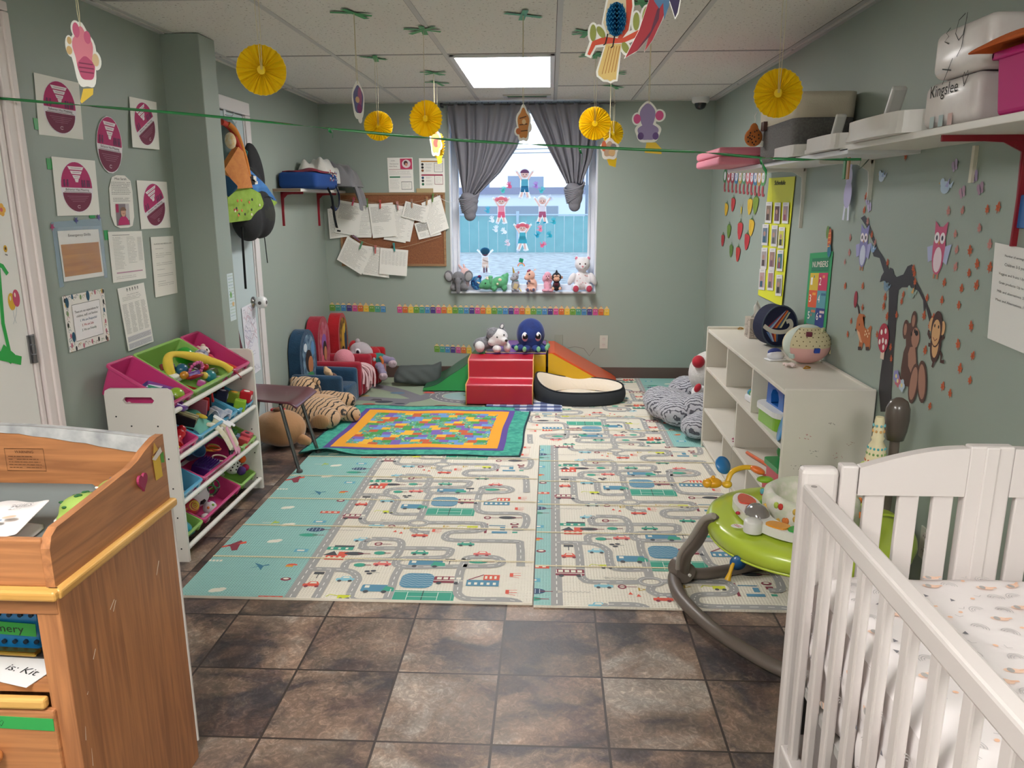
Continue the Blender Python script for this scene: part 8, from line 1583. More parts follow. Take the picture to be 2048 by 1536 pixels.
# ================================================================ things on and in the shelf unit
ST = .011+SH-.019+.001
tb = thing('tissue_box', 'square tissue box with a brown line pattern on the shelf unit', 'tissue box', (1.165, 4.33, ST)); mb = MB(mat('b9ada0', .6)); mb.box((0, 0, .055), (.115, .115, .11)); a1 = Art(mb, Fr((0, -.0578, .055), (1, 0, 0), (0, 0, 1), (0, -1, 0)), 1); rt = random.Random(9)
for ar in (a1, Art(mb, Fr((-.0578, 0, .055), (0, -1, 0), (0, 0, 1), (-1, 0, 0)), 1)):
 for i in range(15):
  x, y, an = rt.uniform(-.045, .045), rt.uniform(-.045, .045), rt.uniform(0, 3); l = .03; ar.line([(max(-.056, min(.056, x+l*t_*cos(an+t_*.4))), max(-.054, min(.054, y+l*t_*sin(an+t_*.4)))) for t_ in (-1, -.3, .4, 1)], .0018, '5a4a40', .01*i)
mb.obj('box', tb); mb = MB(mat('e6e4de', .9)); mb.grid(lambda a, b: V(((a-.5)*.09*(1-.7*b)+.01*sin(b*5), .012*sin(a*9+b*3)*(1-b*.4), .108+.10*b*(1-.3*abs(a-.45)*2))), 14, 12); mb.obj('tissue', tb, solid=.001)
hp_ = thing('helmet_backpack', 'navy football helmet shaped backpack with orange and blue stripes', 'backpack', (1.185, 4.07, ST), (0, 0, .25)); nv = cloth_mat('151c3c')
mb = MB(nv); P = [(.100*cos(a_), .105+.105*sin(a_)*(1.05 if sin(a_) > 0 else .98)) for a_ in [2*pi*i/36 for i in range(36)]]; fr = Fr((0, -.045, 0), (1, 0, 0), (0, 0, 1), (0, -1, 0)); mb.prism(P, Fr((0, .05, 0), fr.u, fr.v, fr.n), .095); mb.obj('body', hp_, bevel=.012, seg=3)
mb = MB(mat('3c4a5c', .6)); mb.tube([fr.p(x*.99, y, .002) for x, y in P], .004, n=6, close=True); mb.obj('piping', hp_)
mb = MB('ffffff'); a = Art(mb, Fr(fr.p(0, 0, .0005), fr.u, fr.v, fr.n), 1)
for i, c in enumerate(('8a2430', '5a7ab0', 'a8b8d0', '8a2a30', 'e07c30', '4a6080', 'c8c8a0')): x0 = -.062+i*.013; a.poly([(x0-.018, .10), (x0-.006, .10), (x0*.4+.048, .192-.004*abs(i-3)), (x0*.4+.040, .192-.004*abs(i-3))], cloth_mat(c), .1*i)
for i, c in enumerate(('5a7ab0', 'a8b8d0', '8a2a30', 'e07c30', '4a6080')): x0 = -.075+i*.014; a.poly([(x0, .082), (x0+.013, .080), (x0*.4+.0, .028), (x0*.4-.008, .030)], cloth_mat(c), .1*i)
a.line(catmull([(-.092, .115), (-.05, .088), (0, .078), (.045, .084), (.066, .11), (.055, .135), (.035, .13)], 5), .022, cloth_mat('cfcac0'), 2); mb.obj('stripe_patch', hp_)
pbk = thing('soft_ball', 'round plush ball with pink and dotted beige patches and tags', 'soft toy', (1.205, 3.62, ST), (0, 0, .2)); R0 = .098
mb = MB(cloth_mat('d3c6a0')); mb.ball((0, 0, R0*.92), (R0*1.12, R0, R0*.92), n=28, k=18); mb.obj('body', pbk)
mb = MB(cloth_mat('dcaaa4'))
def sph(a0, a1, b0, b1, k=1.01): return lambda a, b: V((R0*1.12*k*sin(b0+(b1-b0)*b)*cos(a0+(a1-a0)*a), R0*k*sin(b0+(b1-b0)*b)*sin(a0+(a1-a0)*a), R0*.92+R0*.92*k*cos(b0+(b1-b0)*b)))
mb.grid(sph(-2.9, -.5, 1.65, 2.9), 20, 10); mb.obj('pink_patch', pbk, label='pink patch'); mb = MB(cloth_mat('c9d2c8')); mb.grid(sph(0, 2*pi, .01, .45, 1.012), 28, 6); mb.grid(sph(-3.3, -2.75, .4, 2.3, 1.013), 6, 12); mb.obj('pale_patch', pbk, label='pale grey green patch')
mb = MB(mat('6a5a40', .8))
for i in range(9):
 for j in range(5):
  a_, b_ = -2.6+.28*i+.14*(j % 2), .62+.22*j; mb.ball(sph(a_, a_, b_, b_, 1.0)(0, 0), .0028, n=6, k=4)
mb.obj('dots', pbk)
for a_, b_, c, r_ in ((-1.6, 1.72, '1f3f9a', 1.05), (-1.95, .9, '6a2a3a', 1.04), (-.9, .7, 'c8c49a', 1.04), (-.45, 1.9, 'd8cc9a', 1.08), (-.2, 1.3, 'b8b0a8', 1.06), (-2.7, 2.1, 'b8ccc4', 1.05)): p = sph(a_, a_, b_, b_, r_)(0, 0); mb = MB(mat(c, .7)); mb.box(p, (.026, .012, .022), rot=(.2, 0, a_+pi/2)); mb.obj('ribbon_tag', pbk, bevel=.002)
t = thing('toddler_shoe', 'small blue and white shoe half hidden behind the plush ball', 'shoe', (1.085, 3.68, ST), (0, 0, .3)); mb = MB(mat('dcdce4', .6)); mb.ball((0, 0, .022), (.045, .028, .022)); mb.obj('upper', t); mb = MB(mat('2a3a80', .6)); mb.ball((.0, .01, .036), (.036, .022, .020)); mb.obj('collar', t); mb = MB(mat('e8e8ea', .6)); mb.box((0, 0, .004), (.09, .056, .008)); mb.obj('sole', t, bevel=.003)
for x, y, l in ((1.13, 4.575, 'small brass clip lying at the far end of the shelf unit'), (1.165, 3.47, 'tiny golden clip lying in front of the plush ball')): t = thing('hair_clip', l, 'clip', (x, y, ST), (0, 0, .3)); m = mat('b8882c', .3, metal=.8); mb = MB(m); mb.box((0, 0, .005), (.03, .010, .004)); mb.tube([(-.012, 0, .006), (-.004, 0, .014), (.008, 0, .012), (.02, 0, .006)], .003); mb.obj('clip', t)
t = thing('paper_scrap', 'small crumpled pink and white tissue beside the plush ball', 'paper', (1.10, 3.50, ST)); mb = MB(mat('dcc8c4', .8)); mb.grid(lambda a, b: V((.05*a-.02, .05*b, .003+.012*abs(sin(a*5+b*4)))), 8, 8); mb.obj('paper', t, solid=.001)
C1, C2, C3 = .011+.494+.010, .011+.238+.010, .011+.030+.010
t = thing('wooden_block', 'small orange wooden block in the far upper cubby', 'block', (1.03, 4.16, C1)); mb = MB(mat('cf8a66', .6)); mb.box((0, 0, .028), (.05, .05, .056)); mb.obj('block', t, bevel=.003)
t = thing('toy_xylophone', 'white and blue rattle toy with coloured rings in the middle upper cubby', 'toy', (1.015, 3.73, C1), (0, 0, .15)); mb = MB(mat('e0e0e4', .3)); mb.box((0, 0, .018), (.05, .15, .036)); mb.obj('base', t, bevel=.012, seg=3)
for i, c in enumerate(('2a74b0', 'e8e8e8', 'd8603c', 'e8e8e8', '3f9a4c', '2a90b8')): mb = MB(plastic(c)); mb.cyl((0, -.05+.018*i, .044), (0, -.036+.018*i, .044), .018); mb.obj('ring', t)
mb = MB(plastic('2a6aa8')); mb.box((.035, 0, .05), (.02, .13, .03)); mb.obj('side_bar', t, bevel=.006)
t = thing('toy_basket', 'toy carrier with blue handle, white rim and green tub', 'toy', (1.055, 3.36, C1), (0, 0, .1)); mb = MB(plastic('7cb42c')); mb.prism(rrect(-.09, -.13, .09, .13, .05, 5), Fr((0, 0, .0), (1, 0, 0), (0, 1, 0)), .06); mb.obj('tub', t, bevel=.012, seg=3); mb = MB(mat('e6e6e6', .3)); mb.prism(rrect(-.098, -.138, .098, .138, .055, 5), Fr((0, 0, .06), (1, 0, 0), (0, 1, 0)), .024); mb.obj('rim', t, bevel=.006)
mb = MB(plastic('1f64b4')); fr = Fr((-.015, 0, .08), (0, -1, 0), (0, 0, 1), (-1, 0, 0)); O = [(-.095, 0), (.095, 0), (.09, .10), (.07, .115), (.045, .105), (.02, .12), (-.02, .12), (-.045, .105), (-.07, .115), (-.09, .10)]; I = [(-.04, .012), (.04, .012), (.045, .05), (.03, .075), (.0, .085), (-.03, .075), (-.045, .05)]
for sg in (-1, 1): pass
mb.prism([(-.095, 0), (-.04, .012), (-.045, .05), (-.03, .075), (0, .085), (0, .12), (-.045, .105), (-.07, .115), (-.09, .10)], fr, .04); mb.prism([(.095, 0), (.09, .10), (.07, .115), (.045, .105), (0, .12), (0, .085), (.03, .075), (.045, .05), (.04, .012)], fr, .04); mb.prism([(-.095, 0), (.095, 0), (.04, .012), (-.04, .012)], fr, .04); mb.obj('handle', t, bevel=.005, seg=3)
mb = MB(plastic('e0682c')); mb.ball((.04, .03, .10), .022); mb.ball((.045, -.03, .10), .022); mb.box((.05, .08, .10), (.05, .06, .05)); mb.obj('contents', t)
t = thing('blue_disc', 'light blue plastic disc leaning in the near upper cubby', 'toy', (.975, 3.12, C1+.0), (0, 0, 0)); mb = MB(plastic('3f90d0')); mb.lathe([(.001, 0), (.055, .002), (.058, .008), (.054, .012), (.001, .010)], c=(0, 0, .055), axis=(-1, .2, .25)); mb.obj('disc', t)
for i, (c, h_) in enumerate((('3a2a5a', .17), ('1f3a6a', .16), ('6a4a7a', .15), ('c8c8d0', .155), ('1f5a48', .16))):
 mb = MB(mat(c, .5)); mb.box((1.06+.0*i, 3.875+.026*i, C2+h_/2), (.14, .020, h_)); mb.obj('board_book', label=('dark purple board book, first by the divider', 'navy board book, second in the little row', 'mauve board book, third in the little row', 'pale grey board book, fourth in the little row', 'dark green board book, last in the little row')[i], cat='book', group='board books in the middle cubby', bevel=.002)
t = thing('toy_stick', 'long orange plastic stick lying in the near middle cubby', 'toy', (1.02, 3.60, C2), (0, 0, 0)); mb = MB(plastic('d8602c')); mb.cyl((-.03, .11, .009), (.035, -.13, .009), .008); mb.obj('stick', t)
t = thing('toy_truck', 'red toy tower with green top in the near middle cubby', 'toy', (1.005, 3.17, C2), (0, 0, .1)); mb = MB(plastic('c01838')); mb.prism(rrect(-.06, -.09, .06, .09, .02, 3), Fr((0, 0, 0), (1, 0, 0), (0, 1, 0)), .06); mb.prism(rrect(-.05, -.08, .05, .08, .02, 3), Fr((0, 0, .06), (1, 0, 0), (0, 1, 0)), .06); mb.obj('tower', t, bevel=.006, seg=3); mb = MB(plastic('1f8a4a')); mb.prism(rrect(-.058, -.09, .058, .09, .02, 3), Fr((0, 0, .12), (1, 0, 0), (0, 1, 0)), .022); mb.obj('green_platform', t, bevel=.005); mb = MB(plastic('2f7a34')); mb.ball((.02, .06, .17), (.03, .03, .03)); mb.ball((.03, .02, .175), (.025, .025, .03), m=plastic('b8a82c')); mb.obj('top_figure', t); mb = MB(plastic('2a4ab0')); mb.box((0, -.03, .155), (.03, .03, .024)); mb.obj('blue_window', t, bevel=.004)
for x, y, c, l in ((1.05, 4.16, 'e8c89a', 'peach coloured little ball in the far lowest cubby'),): mb = MB(plastic(c)); mb.ball((x, y-.04, C3+.022), .022); mb.obj('toy_ball', label=l, cat='ball')
for i, (x, y, l) in enumerate(((.985, 3.955, 'tiny pink ring drawn toy on the middle shelf'), (.97, 3.90, 'tiny pink bent piece on the middle shelf'))): mb = MB(mat('b85a78', .5)); mb.tube([(x+.012*cos(a_), y+.012*sin(a_), C2+.003) for a_ in ([2*pi*j/10 for j in range(10)] if not i else [.3, 1.2, 2.1])], .0025, n=5, close=not i); mb.obj('hair_ring', label=l, cat='small toy')
mb = MB(mat('c8c4bc', .7)); mb.tube(catmull([(1.0, 3.80, C2+.003), (.955, 3.83, C2+.003), (.940, 3.815, C2-.02), (.938, 3.80, .03), (.93, 3.74, .016)], 6), .0018, n=5); mb.obj('string', label='white string hanging down the front of the shelf unit', cat='string')
# ================================================================ on the changing table
t = thing('diaper', 'folded white diaper with faint printed letters on the changing pad', 'diaper', (-1.215, 1.50, .778), (0, -.05, .1)); mb = MB(mat('e2dcda', .8, bump=.3, bs=30)); mb.grid(lambda a, b: V(((a-.5)*.21, (b-.5)*.19*(1-.25*a), .030+.018*sin(pi*a)*sin(pi*b)+.003*sin(a*14)+.02*b)), 16, 16); mb.grid(lambda a, b: V(((a-.5)*.21, (b-.5)*.19*(1-.25*a), .0)), 2, 2); mb.obj('folded_diaper', t, solid=.004, subsurf=1)
mb = MB('8a8686'); a = Art(mb, Fr((.0, .0, .056), (1, .1, 0), (0, 1, .02), (0, 0, 1)), 1); a.text('HUGGIES', .045, .03, .022, '8a8688', w=.075).text('Snug & Dry', .045, .012, .010, 'a8a4a4', w=.05); [a.ell(x, y, .014, .008, c, .1) for x, y, c in ((.05, -.05, '8a98b0'), (.01, -.045, 'c8ccd0'), (-.05, -.04, 'd8b890'), (-.06, 0, 'b8bccc'), (.07, -.035, 'd8b8a0'))]; mb.obj('printed_letters', t)
for i, (x, y, s_, l, yaw) in enumerate(((-1.065, 1.62, .8, 'green wipes pack with dark leaf print, the nearer one', .2), (-1.05, 1.73, .75, 'green wipes pack with blue spots at the back corner', -.1))):
 t = thing('wipes_pack', l, 'wipes pack', (x, y, .765), (0, 0, yaw), 'green wipes packs', s_); mb = MB(mat('9ab558', .4, bump=.4, bs=25, coat=.3)); mb.ball((0, 0, .045), (.075, .05, .045), n=20, k=12); mb.box((0, 0, .02), (.14, .09, .04)); mb.obj('pack', t, remesh=.006); rw = random.Random(i+3); mb = MB('1f5a2c')
 for k in range(18):
  a_, b_ = rw.uniform(0, 2*pi), rw.uniform(.2, 1.3); mb.ball((.075*sin(b_)*cos(a_), .05*sin(b_)*sin(a_), .045+.046*cos(b_)), (.008, .005, .004), m=mat('1f5a2c' if not i else rw.choice(['2a4a80', '1f5a2c', 'e8e8e0']), .6), n=7, k=4)
 mb.obj('leaf_print', t); mb = MB(mat('e6e6e0', .5)); mb.box((-.07, 0, .02), (.02, .07, .014)); mb.obj('seal', t, bevel=.004)
fr = Fr((TX1-.0005+.001, 0, 0), (0, 1, 0), (0, 0, 1), (1, 0, 0))
t = thing('heart_sticker', 'puffy magenta heart stuck on the changing table side', 'sticker', tuple(onside(TX1+.001, 281, 958))); mb = MB(mat('c05080', .5)); H = [(.020*sin(a_)**3*1.0, (.013*cos(a_)-.005*cos(2*a_)-.002*cos(3*a_)-.001*cos(4*a_))) for a_ in [2*pi*i/28 for i in range(28)]]; mb.prism([(x*1.0, z*1.5) for x, z in H], Fr((0, 0, 0), (0, 1, 0), (0, 0, 1), (1, 0, 0)), .006, mat('962a50', .6)); mb.obj('heart', t, bevel=.0015)
t = thing('pencil_sticker', 'torn yellow pencil sticker at the back corner of the changing table', 'sticker', tuple(onside(TX1+.001, 314, 917))); mb = MB('d8b040'); a = Art(mb, Fr((0, 0, 0), (0, 1, 0), (0, 0, 1), (1, 0, 0)), 1); a.poly([(-.022, .018), (.012, .018), (.016, -.045), (-.018, -.045)], 'd8b040').poly([(-.018, .022), (.008, .026), (-.008, .05)], 'd8a848', .5).poly([(-.026, .012), (.018, .030), (.024, .016), (-.01, .004)], 'e0d4c8', 1).poly([(.014, .012), (.030, .014), (.030, -.014), (.014, -.010)], '5a9a3c', 1.5); mb.obj('pencil', t)
bs_ = thing('plastic_basket', 'blue perforated basket with green name tape inside the changing table', 'basket', (-1.17, 1.49, .538)); mb = MB(plastic('1a7ab8', .45)); mb.box((-.02, .03, .055), (.20, .16, .11), taper=.9); mb.obj('basket', bs_, bevel=.006)
mb = MB(mat('0c2438', .7)); [mb.cyl((-.10+.024*i, -.0465-(z-.055)*.06, z), (-.10+.024*i, -.0515-(z-.055)*.06, z), .005, n=10) for i in range(8) for z in (.026, .092)]; mb.obj('holes', bs_)
mb = MB(mat('2f9a3c', .5)); mb.box((-.01, -.0525, .062), (.17, .001, .030), rot=(0, .06, 0)); a = Art(mb, Fr((-.01, -.0532, .062), (1, 0, -.06), (0, 0, 1), (0, -1, 0)), 1); a.text('Emery', .02, .0, .026, '1c2a1c', w=.075); a.line([(-.045, -.008), (-.052, .004), (-.047, .009), (-.043, .004), (-.039, .009), (-.036, .003), (-.045, -.008)], .0014, '1c2a1c'); mb.obj('name_tape', bs_, label='green tape with handwriting')
mb = MB(cloth_mat('3a2430')); mb.ball((-.04, .03, .125), (.05, .05, .03)); mb.ball((.03, .04, .12), (.04, .04, .025), m=cloth_mat('6a5a48')); mb.obj('cloth_contents', bs_)
for i, (x, y, c, r_, l) in enumerate(((-1.22, 1.44, '8a94b8', .3, 'lilac folder lying under the papers on the table shelf'), (-1.12, 1.405, 'd8d6d4', -.25, 'white sheet with handwriting hanging over the shelf edge'))):
 mb = MB(mat(c, .6)); mb.box((x, y, .5385+.0012*i), (.19, .13, .001), rot=(0, 0, r_));
 if i: a = Art(mb, Fr((x+.03, y-.03, .5405), (cos(r_), sin(r_), 0), (-sin(r_), cos(r_), 0)), 1); a.text('is: Kit', .0, .0, .028, '222222', w=.08)
 mb.obj('paper_sheet', label=l, cat='paper')
t = thing('clipboard', 'clipboard with a golden clip on the changing table shelf', 'clipboard', (-1.15, 1.425, .5415), (0, 0, -.05)); mb = MB(mat('2a2420', .5)); mb.box((0, .02, .002), (.17, .05, .004)); mb.obj('board', t); mb = MB(mat('b08a3c', .25, metal=.9)); mb.box((0, .0, .010), (.13, .022, .010)); mb.obj('clip', t, bevel=.004); mb = MB(mat('d8d0d4', .3)); mb.tube([(-.10, .03, .008), (-.04, .045, .014), (.06, .04, .012)], .006); mb.obj('pen', t)
# ================================================================ toys in the bins
RT = random.Random(31)
def inbin(tier, col, x, y, z=.05, rel=True):
 """world point inside a tray: x 0..1 rear..front, y -1..1 across, z height over tray floor"""
 b = tiers[tier][col]; th = b.rotation_euler[1]; w = S3[col][1]; lx, ly, lz = -.26*(1-x), y*w*.42, z
 return V((b.location.x+lx*cos(th)+lz*sin(th), b.location.y+ly, b.location.z-lx*sin(th)+lz*cos(th)))
def toy(name, label, cat, p, build, rot=(0, 0, 0), group=None): t = thing(name, label, cat, p, rot, group); build(t); return t
def part(t, nm, fn, m, **k): mb = MB(m); fn(mb); return mb.obj(nm, t, **k)
def ball_(r, c, **k): return lambda t: part(t, 'shell', lambda b: b.ball((0, 0, 0), r, n=20, k=12), plastic(c), **k)
# topmost pink bin nearest the table
toy('toy_book', 'purple and green crinkle toy in the nearest top pink bin', 'toy', inbin(0, 0, .66, -.1, .10), lambda t: [part(t, 'panel', lambda b, i=i: b.box((.0, -.04+.045*i, .006*i), (.11, .042, .018), rot=(.2*i, 0, 0)), cloth_mat(('5a2a7a', '2f8a6a', '7a3a8a')[i]), bevel=.006) for i in range(3)], (0, .4, .5))
toy('board_book', 'blue and white board book in the nearest top pink bin', 'book', inbin(0, 0, .52, .1, .10), lambda t: (part(t, 'cover', lambda b: b.box((0, 0, 0), (.09, .10, .012)), mat('2a3a7a', .4), bevel=.002), part(t, 'label', lambda b: b.box((0, 0, .0065), (.05, .08, .001)), mat('d8dce8', .4))), (0, .35, .2))
toy('rattle_ball', 'lime green rattle in the nearest top pink bin', 'rattle', inbin(0, 0, .86, .35, .11), lambda t: (ball_(.034, '8aac2c')(t), part(t, 'stem', lambda b: b.cyl((0, .0, -.03), (.02, .01, -.055), .012, .010), plastic('8aac2c')), part(t, 'tip', lambda b: b.ball((.024, .012, -.058), .012), plastic('d8d0a0'))))
toy('teething_ring', 'purple scalloped teether in the nearest top pink bin', 'toy', inbin(0, 0, .92, -.25, .10), lambda t: part(t, 'ring', lambda b: b.tube([(.05*cos(a)*(1+.06*sin(8*a)), .035*sin(a)*(1+.06*sin(8*a)), 0) for a in [2*pi*i/40 for i in range(40)]], .014, close=True), plastic('5a2c80')), (0, .6, .4))
# large green bin
toy('toy_ball', 'glossy green ball in the large green bin', 'ball', inbin(0, 1, .22, .60, .11), ball_(.044, '2fa02c'))
def snake(t):
 P = [inbin(0, 1, *q)-V(t.location) for q in ((.45, -.72, .10), (.30, -.70, .14), (.22, -.50, .16), (.28, -.2, .165), (.45, .15, .165), (.65, .45, .165), (.85, .70, .165), (1.0, .86, .15))]
 part(t, 'body', lambda b: b.tube(catmull([tuple(p) for p in P], 6), [.018+.004*sin(i*.3) for i in range(43)], n=12), cloth_mat('e8c84a')); part(t, 'collar', lambda b: b.ball(P[0]+V((.005, -.0, -.004)), (.03, .03, .016)), cloth_mat('e8e6e0')); part(t, 'tongue', lambda b: b.tube([P[-1], P[-1]+V((.02, .01, -.012)), P[-1]+V((.045, .012, -.04))], .005, flat=.4), cloth_mat('a01828'))
toy('toy_snake', 'long yellow plush snake across the large green bin', 'soft toy', inbin(0, 1, .5, 0, .1), snake)
toy('soft_doll', 'patterned blue and cream soft doll in the large green bin', 'doll', inbin(0, 1, .42, .75, .13), lambda t: (part(t, 'head', lambda b: b.ball((0, 0, 0), (.034, .034, .028), n=16), cloth_mat('d8b49c', 'e8e0d8', 40)), part(t, 'hood', lambda b: b.ball((.0, .02, .006), (.036, .03, .030), n=16), cloth_mat('2a3a70', 'e0e0e8', 60)), part(t, 'arm', lambda b: b.ball((.03, .04, -.01), (.022, .02, .02)), cloth_mat('c83c50'))))
toy('bead_ring', 'pink beaded ring on the heap in the large green bin', 'rattle', inbin(0, 1, .66, -.2, .145), lambda t: part(t, 'ring', lambda b: [b.ball((.036*cos(a), .0, .036*sin(a)), .0085, n=8, k=5) for a in [2*pi*i/15 for i in range(15)]], plastic('c85a94')), (.4, 0, 1.2))
for (x, y, z, s, c, shape, l) in ((.50, -.45, .13, .028, '1f5a78', 0, 'dark teal knob toy by the snake collar'), (.60, -.55, .12, .020, 'c8862c', 0, 'amber round toy below the snake collar'), (.70, -.3, .125, .030, '6a4a9a', 1, 'purple cup toy under the beaded ring'), (.76, -.38, .12, .034, 'a01820', 2, 'dark red half disc toy in front'), (.90, -.45, .12, .022, 'b84a94', 1, 'magenta block toy at the bin front'), (.86, .15, .125, .030, '1f7a80', 0, 'teal ball toy near the bin front'), (.80, .0, .125, .018, 'e0c858', 0, 'yellow knobbed toy left of the teal ball'),
  (.95, .35, .115, .018, 'b8b8b0', 1, 'pale grey piece near the front corner'), (.35, -.6, .115, .026, '3a2a4a', 0, 'dark purple toy at the rear of the heap'), (.55, .25, .115, .026, '4a2a3a', 2, 'dark wine coloured toy under the snake'), (.72, .3, .11, .026, '2a1f2a', 2, 'black toy in the hollow under the snake'), (.22, -.45, .10, .024, '8a1f2c', 1, 'dark red block toy at the rear'), (.62, .55, .12, .02, 'd83c3c', 0, 'small red toy right of the snake'), (.78, .62, .115, .022, '5a6a3a', 1, 'olive toy at the right of the heap')):
 def bld(t, s=s, c=c, shape=shape):
  if shape == 0: part(t, 'body', lambda b: b.ball((0, 0, 0), (s, s*.9, s*.95), n=14), plastic(c)); part(t, 'knob', lambda b: b.ball((s*.5, s*.4, s*.6), s*.35), plastic('d8d0c0' if RT.random() > .5 else c))
  elif shape == 1: part(t, 'body', lambda b: b.box((0, 0, 0), (s*1.6, s*1.8, s*1.2)), plastic(c), bevel=s*.25); part(t, 'face', lambda b: b.box((0, 0, s*.62), (s*.8, s*.9, .002)), plastic('c8c0d0'))
  else: part(t, 'body', lambda b: b.lathe([(.001, 0), (s*1.2, .003), (s*1.3, s*.4), (.001, s*.55)], sy=.7), plastic(c)); part(t, 'rim', lambda b: b.tube([(s*1.28*cos(a), s*.9*sin(a), s*.3) for a in [2*pi*i/16 for i in range(16)]], .003, close=True, n=5), plastic(c))
 toy('baby_toy', l+' in the large green bin' if 'bin' not in l else l+', large green bin', 'toy', inbin(0, 1, x, y, z), bld, (RT.uniform(-.4, .4), RT.uniform(-.4, .4), RT.uniform(0, 3)), 'toys heaped in the large green bin')
# topmost pink bin at the far end
toy('soft_doll', 'white faced plush doll at the rear of the far top pink bin', 'doll', inbin(0, 2, .25, -.3, .10), lambda t: (part(t, 'head', lambda b: b.ball((0, 0, 0), (.032, .034, .028)), cloth_mat('e2d4cc')), part(t, 'ear', lambda b: [b.ball((-.01, s*.028, .022), .012) for s in (-1, 1)], cloth_mat('d8b8a8')), part(t, 'face_print', lambda b: [b.ball((.026, s*.011, .010), (.004, .005, .006)) for s in (-1, 1)]+[b.ball((.029, 0, -.006), (.004, .005, .003), m=mat('a83040'))], mat('2a2024'))))
toy('soft_toy_rattle', 'red and yellow soft rattle lying in the far top pink bin', 'rattle', inbin(0, 2, .72, -.25, .09), lambda t: (part(t, 'handle', lambda b: b.tube(catmull([(-.06, -.01, .0), (-.01, 0, .006), (.03, .01, 0), (.06, .02, -.01)], 5), .015), cloth_mat('d03c28')), part(t, 'flower', lambda b: b.ball((-.065, -.01, .005), (.030, .028, .016)), cloth_mat('e8b820')), part(t, 'face', lambda b: b.ball((-.062, -.01, .019), (.014, .013, .004)), cloth_mat('e8dca0')), part(t, 'dotted_end', lambda b: b.ball((.065, .022, -.01), (.024, .02, .016)), cloth_mat('d84838', 'e8d8c8', 70))), (0, .3, .3))
# second tier
toy('stacking_horn', 'red plastic bowling horn with yellow end in the second tier pink bin', 'toy', inbin(1, 0, .80, .1, .11), lambda t: (part(t, 'body', lambda b: b.tube(catmull([(.02, -.05, -.008), (.01, -.02, .0), (-.0, .02, .012), (-.0, .05, .03)], 5), [.034, .034, .033, .032, .030, .028, .025, .022, .020, .019, .020, .022, .024, .025, .024, .018]), plastic('c81424')), part(t, 'end_cap', lambda b: b.lathe([(.024, 0), (.024, .008), (.014, .010), (.001, .010)], c=(.025, -.062, -.014), axis=(.25, -1, -.2)), plastic('e0c018')), part(t, 'stem', lambda b: b.ball((.0, .058, .036), (.02, .02, .022)), plastic('b81020'))))
def clothp(t, m, f, nm='cloth'): mb = MB(m); mb.grid(f, 16, 16); mb.obj(nm, t, solid=.004, subsurf=1)
toy('knit_cloth', 'teal dinosaur cloth with a yellow spot over the blue bin', 'cloth', inbin(1, 1, .66, -.30, .12), lambda t: (clothp(t, cloth_mat('6ab0a0', '7cc0ae', 20), lambda a, b: V((-.10+.20*a, -.08+.17*b, .035*sin(pi*a)*sin(pi*b)+.008*sin(a*11+b*5)-.05*a*a))), part(t, 'yellow_spot', lambda b: b.ball((.015, .0, .025), (.034, .018, .008)), cloth_mat('e0c03c'))), (0, .35, 0))
toy('knit_cloth', 'white dotted cloth with a pink end hanging out of the blue bin', 'cloth', inbin(1, 1, 1.0, .02, .13), lambda t: (clothp(t, cloth_mat('e4e0d4', 'd8d0a8', 50), lambda a, b: V((-.05+.10*a**.8+.01*sin(b*9), -.06+.09*b+.03*a, .012*sin(b*8)-.13*a*a))), clothp(t, cloth_mat('dca0b8'), lambda a, b: V((.025+.035*a, .0+.05*b+.015*a, -.03-.13*a+.01*sin(b*7))), 'pink_end'), clothp(t, mat('e8e8ea', .8), lambda a, b: V((-.04+.08*a, .02+.06*b, .02-.05*a+.008*sin(b*6))), 'white_flap')))
toy('cloth_book', 'striped black and cream cloth book in the large blue bin', 'book', inbin(1, 1, .50, -.62, .12), lambda t: [part(t, 'page', lambda b, i=i: b.box((0, -.03+.014*i, .01*(i % 2)), (.13, .008, .07), rot=(.5, 0, 0)), cloth_mat(('2a1820', 'd8cca0', '201820', 'e0d8b8', '8a2a3a')[i]), bevel=.003) for i in range(5)], (0, .4, .2))
toy('cloth_book', 'red and pink cloth book standing in the large blue bin', 'book', inbin(1, 1, .40, .35, .14), lambda t: [part(t, 'page', lambda b, i=i: b.box((0, -.03+.022*i, .012*i), (.13, .012, .09), rot=(.45+.12*i, 0, 0)), cloth_mat(('c86a80', 'c8242c', '1f2028', 'd03030')[i]), bevel=.003) for i in range(4)], (0, .3, .1))
toy('crinkle_cloth', 'pale blue crumpled cloth at the front of the large blue bin', 'cloth', inbin(1, 1, .86, .55, .11), lambda t: clothp(t, cloth_mat('a8b4cc', 'dcdce4', 40), lambda a, b: V((-.05+.10*a, -.04+.08*b, .04*abs(sin(a*5+b*4))))), (0, .3, .3))
for x, y, z, c, c2, l in ((.90, .45, .16, 'b81424', 'e8e0dc', 'red soft block with a white cat print'), (.72, .05, .14, '8a9a2c', 'e0a02c', 'green and yellow soft block'), (.92, -.35, .13, '8ab42c', '6a9a20', 'lime green soft block'), (.55, -.5, .14, '2a2c4a', 'c8c8d8', 'navy soft block with a white print'), (.35, .3, .14, 'a01828', 'c83040', 'dark red soft block at the rear')):
 toy('soft_block', l+' in the second tier blue bin', 'soft block', inbin(1, 2, x, y, z), lambda t: (part(t, 'cube', lambda b: b.box((0, 0, 0), (.055, .055, .055)), cloth_mat(c), bevel=.006), part(t, 'print', lambda b: (b.ball((0, 0, .0275), (.016, .014, .002)), b.ball((.0, -.01, .028), (.005, .006, .002)), b.ball((.0275, 0, 0), (.002, .014, .014))), cloth_mat(c2))), (.0, .25, RT.uniform(-.3, .3)), 'soft blocks in the blue bin')
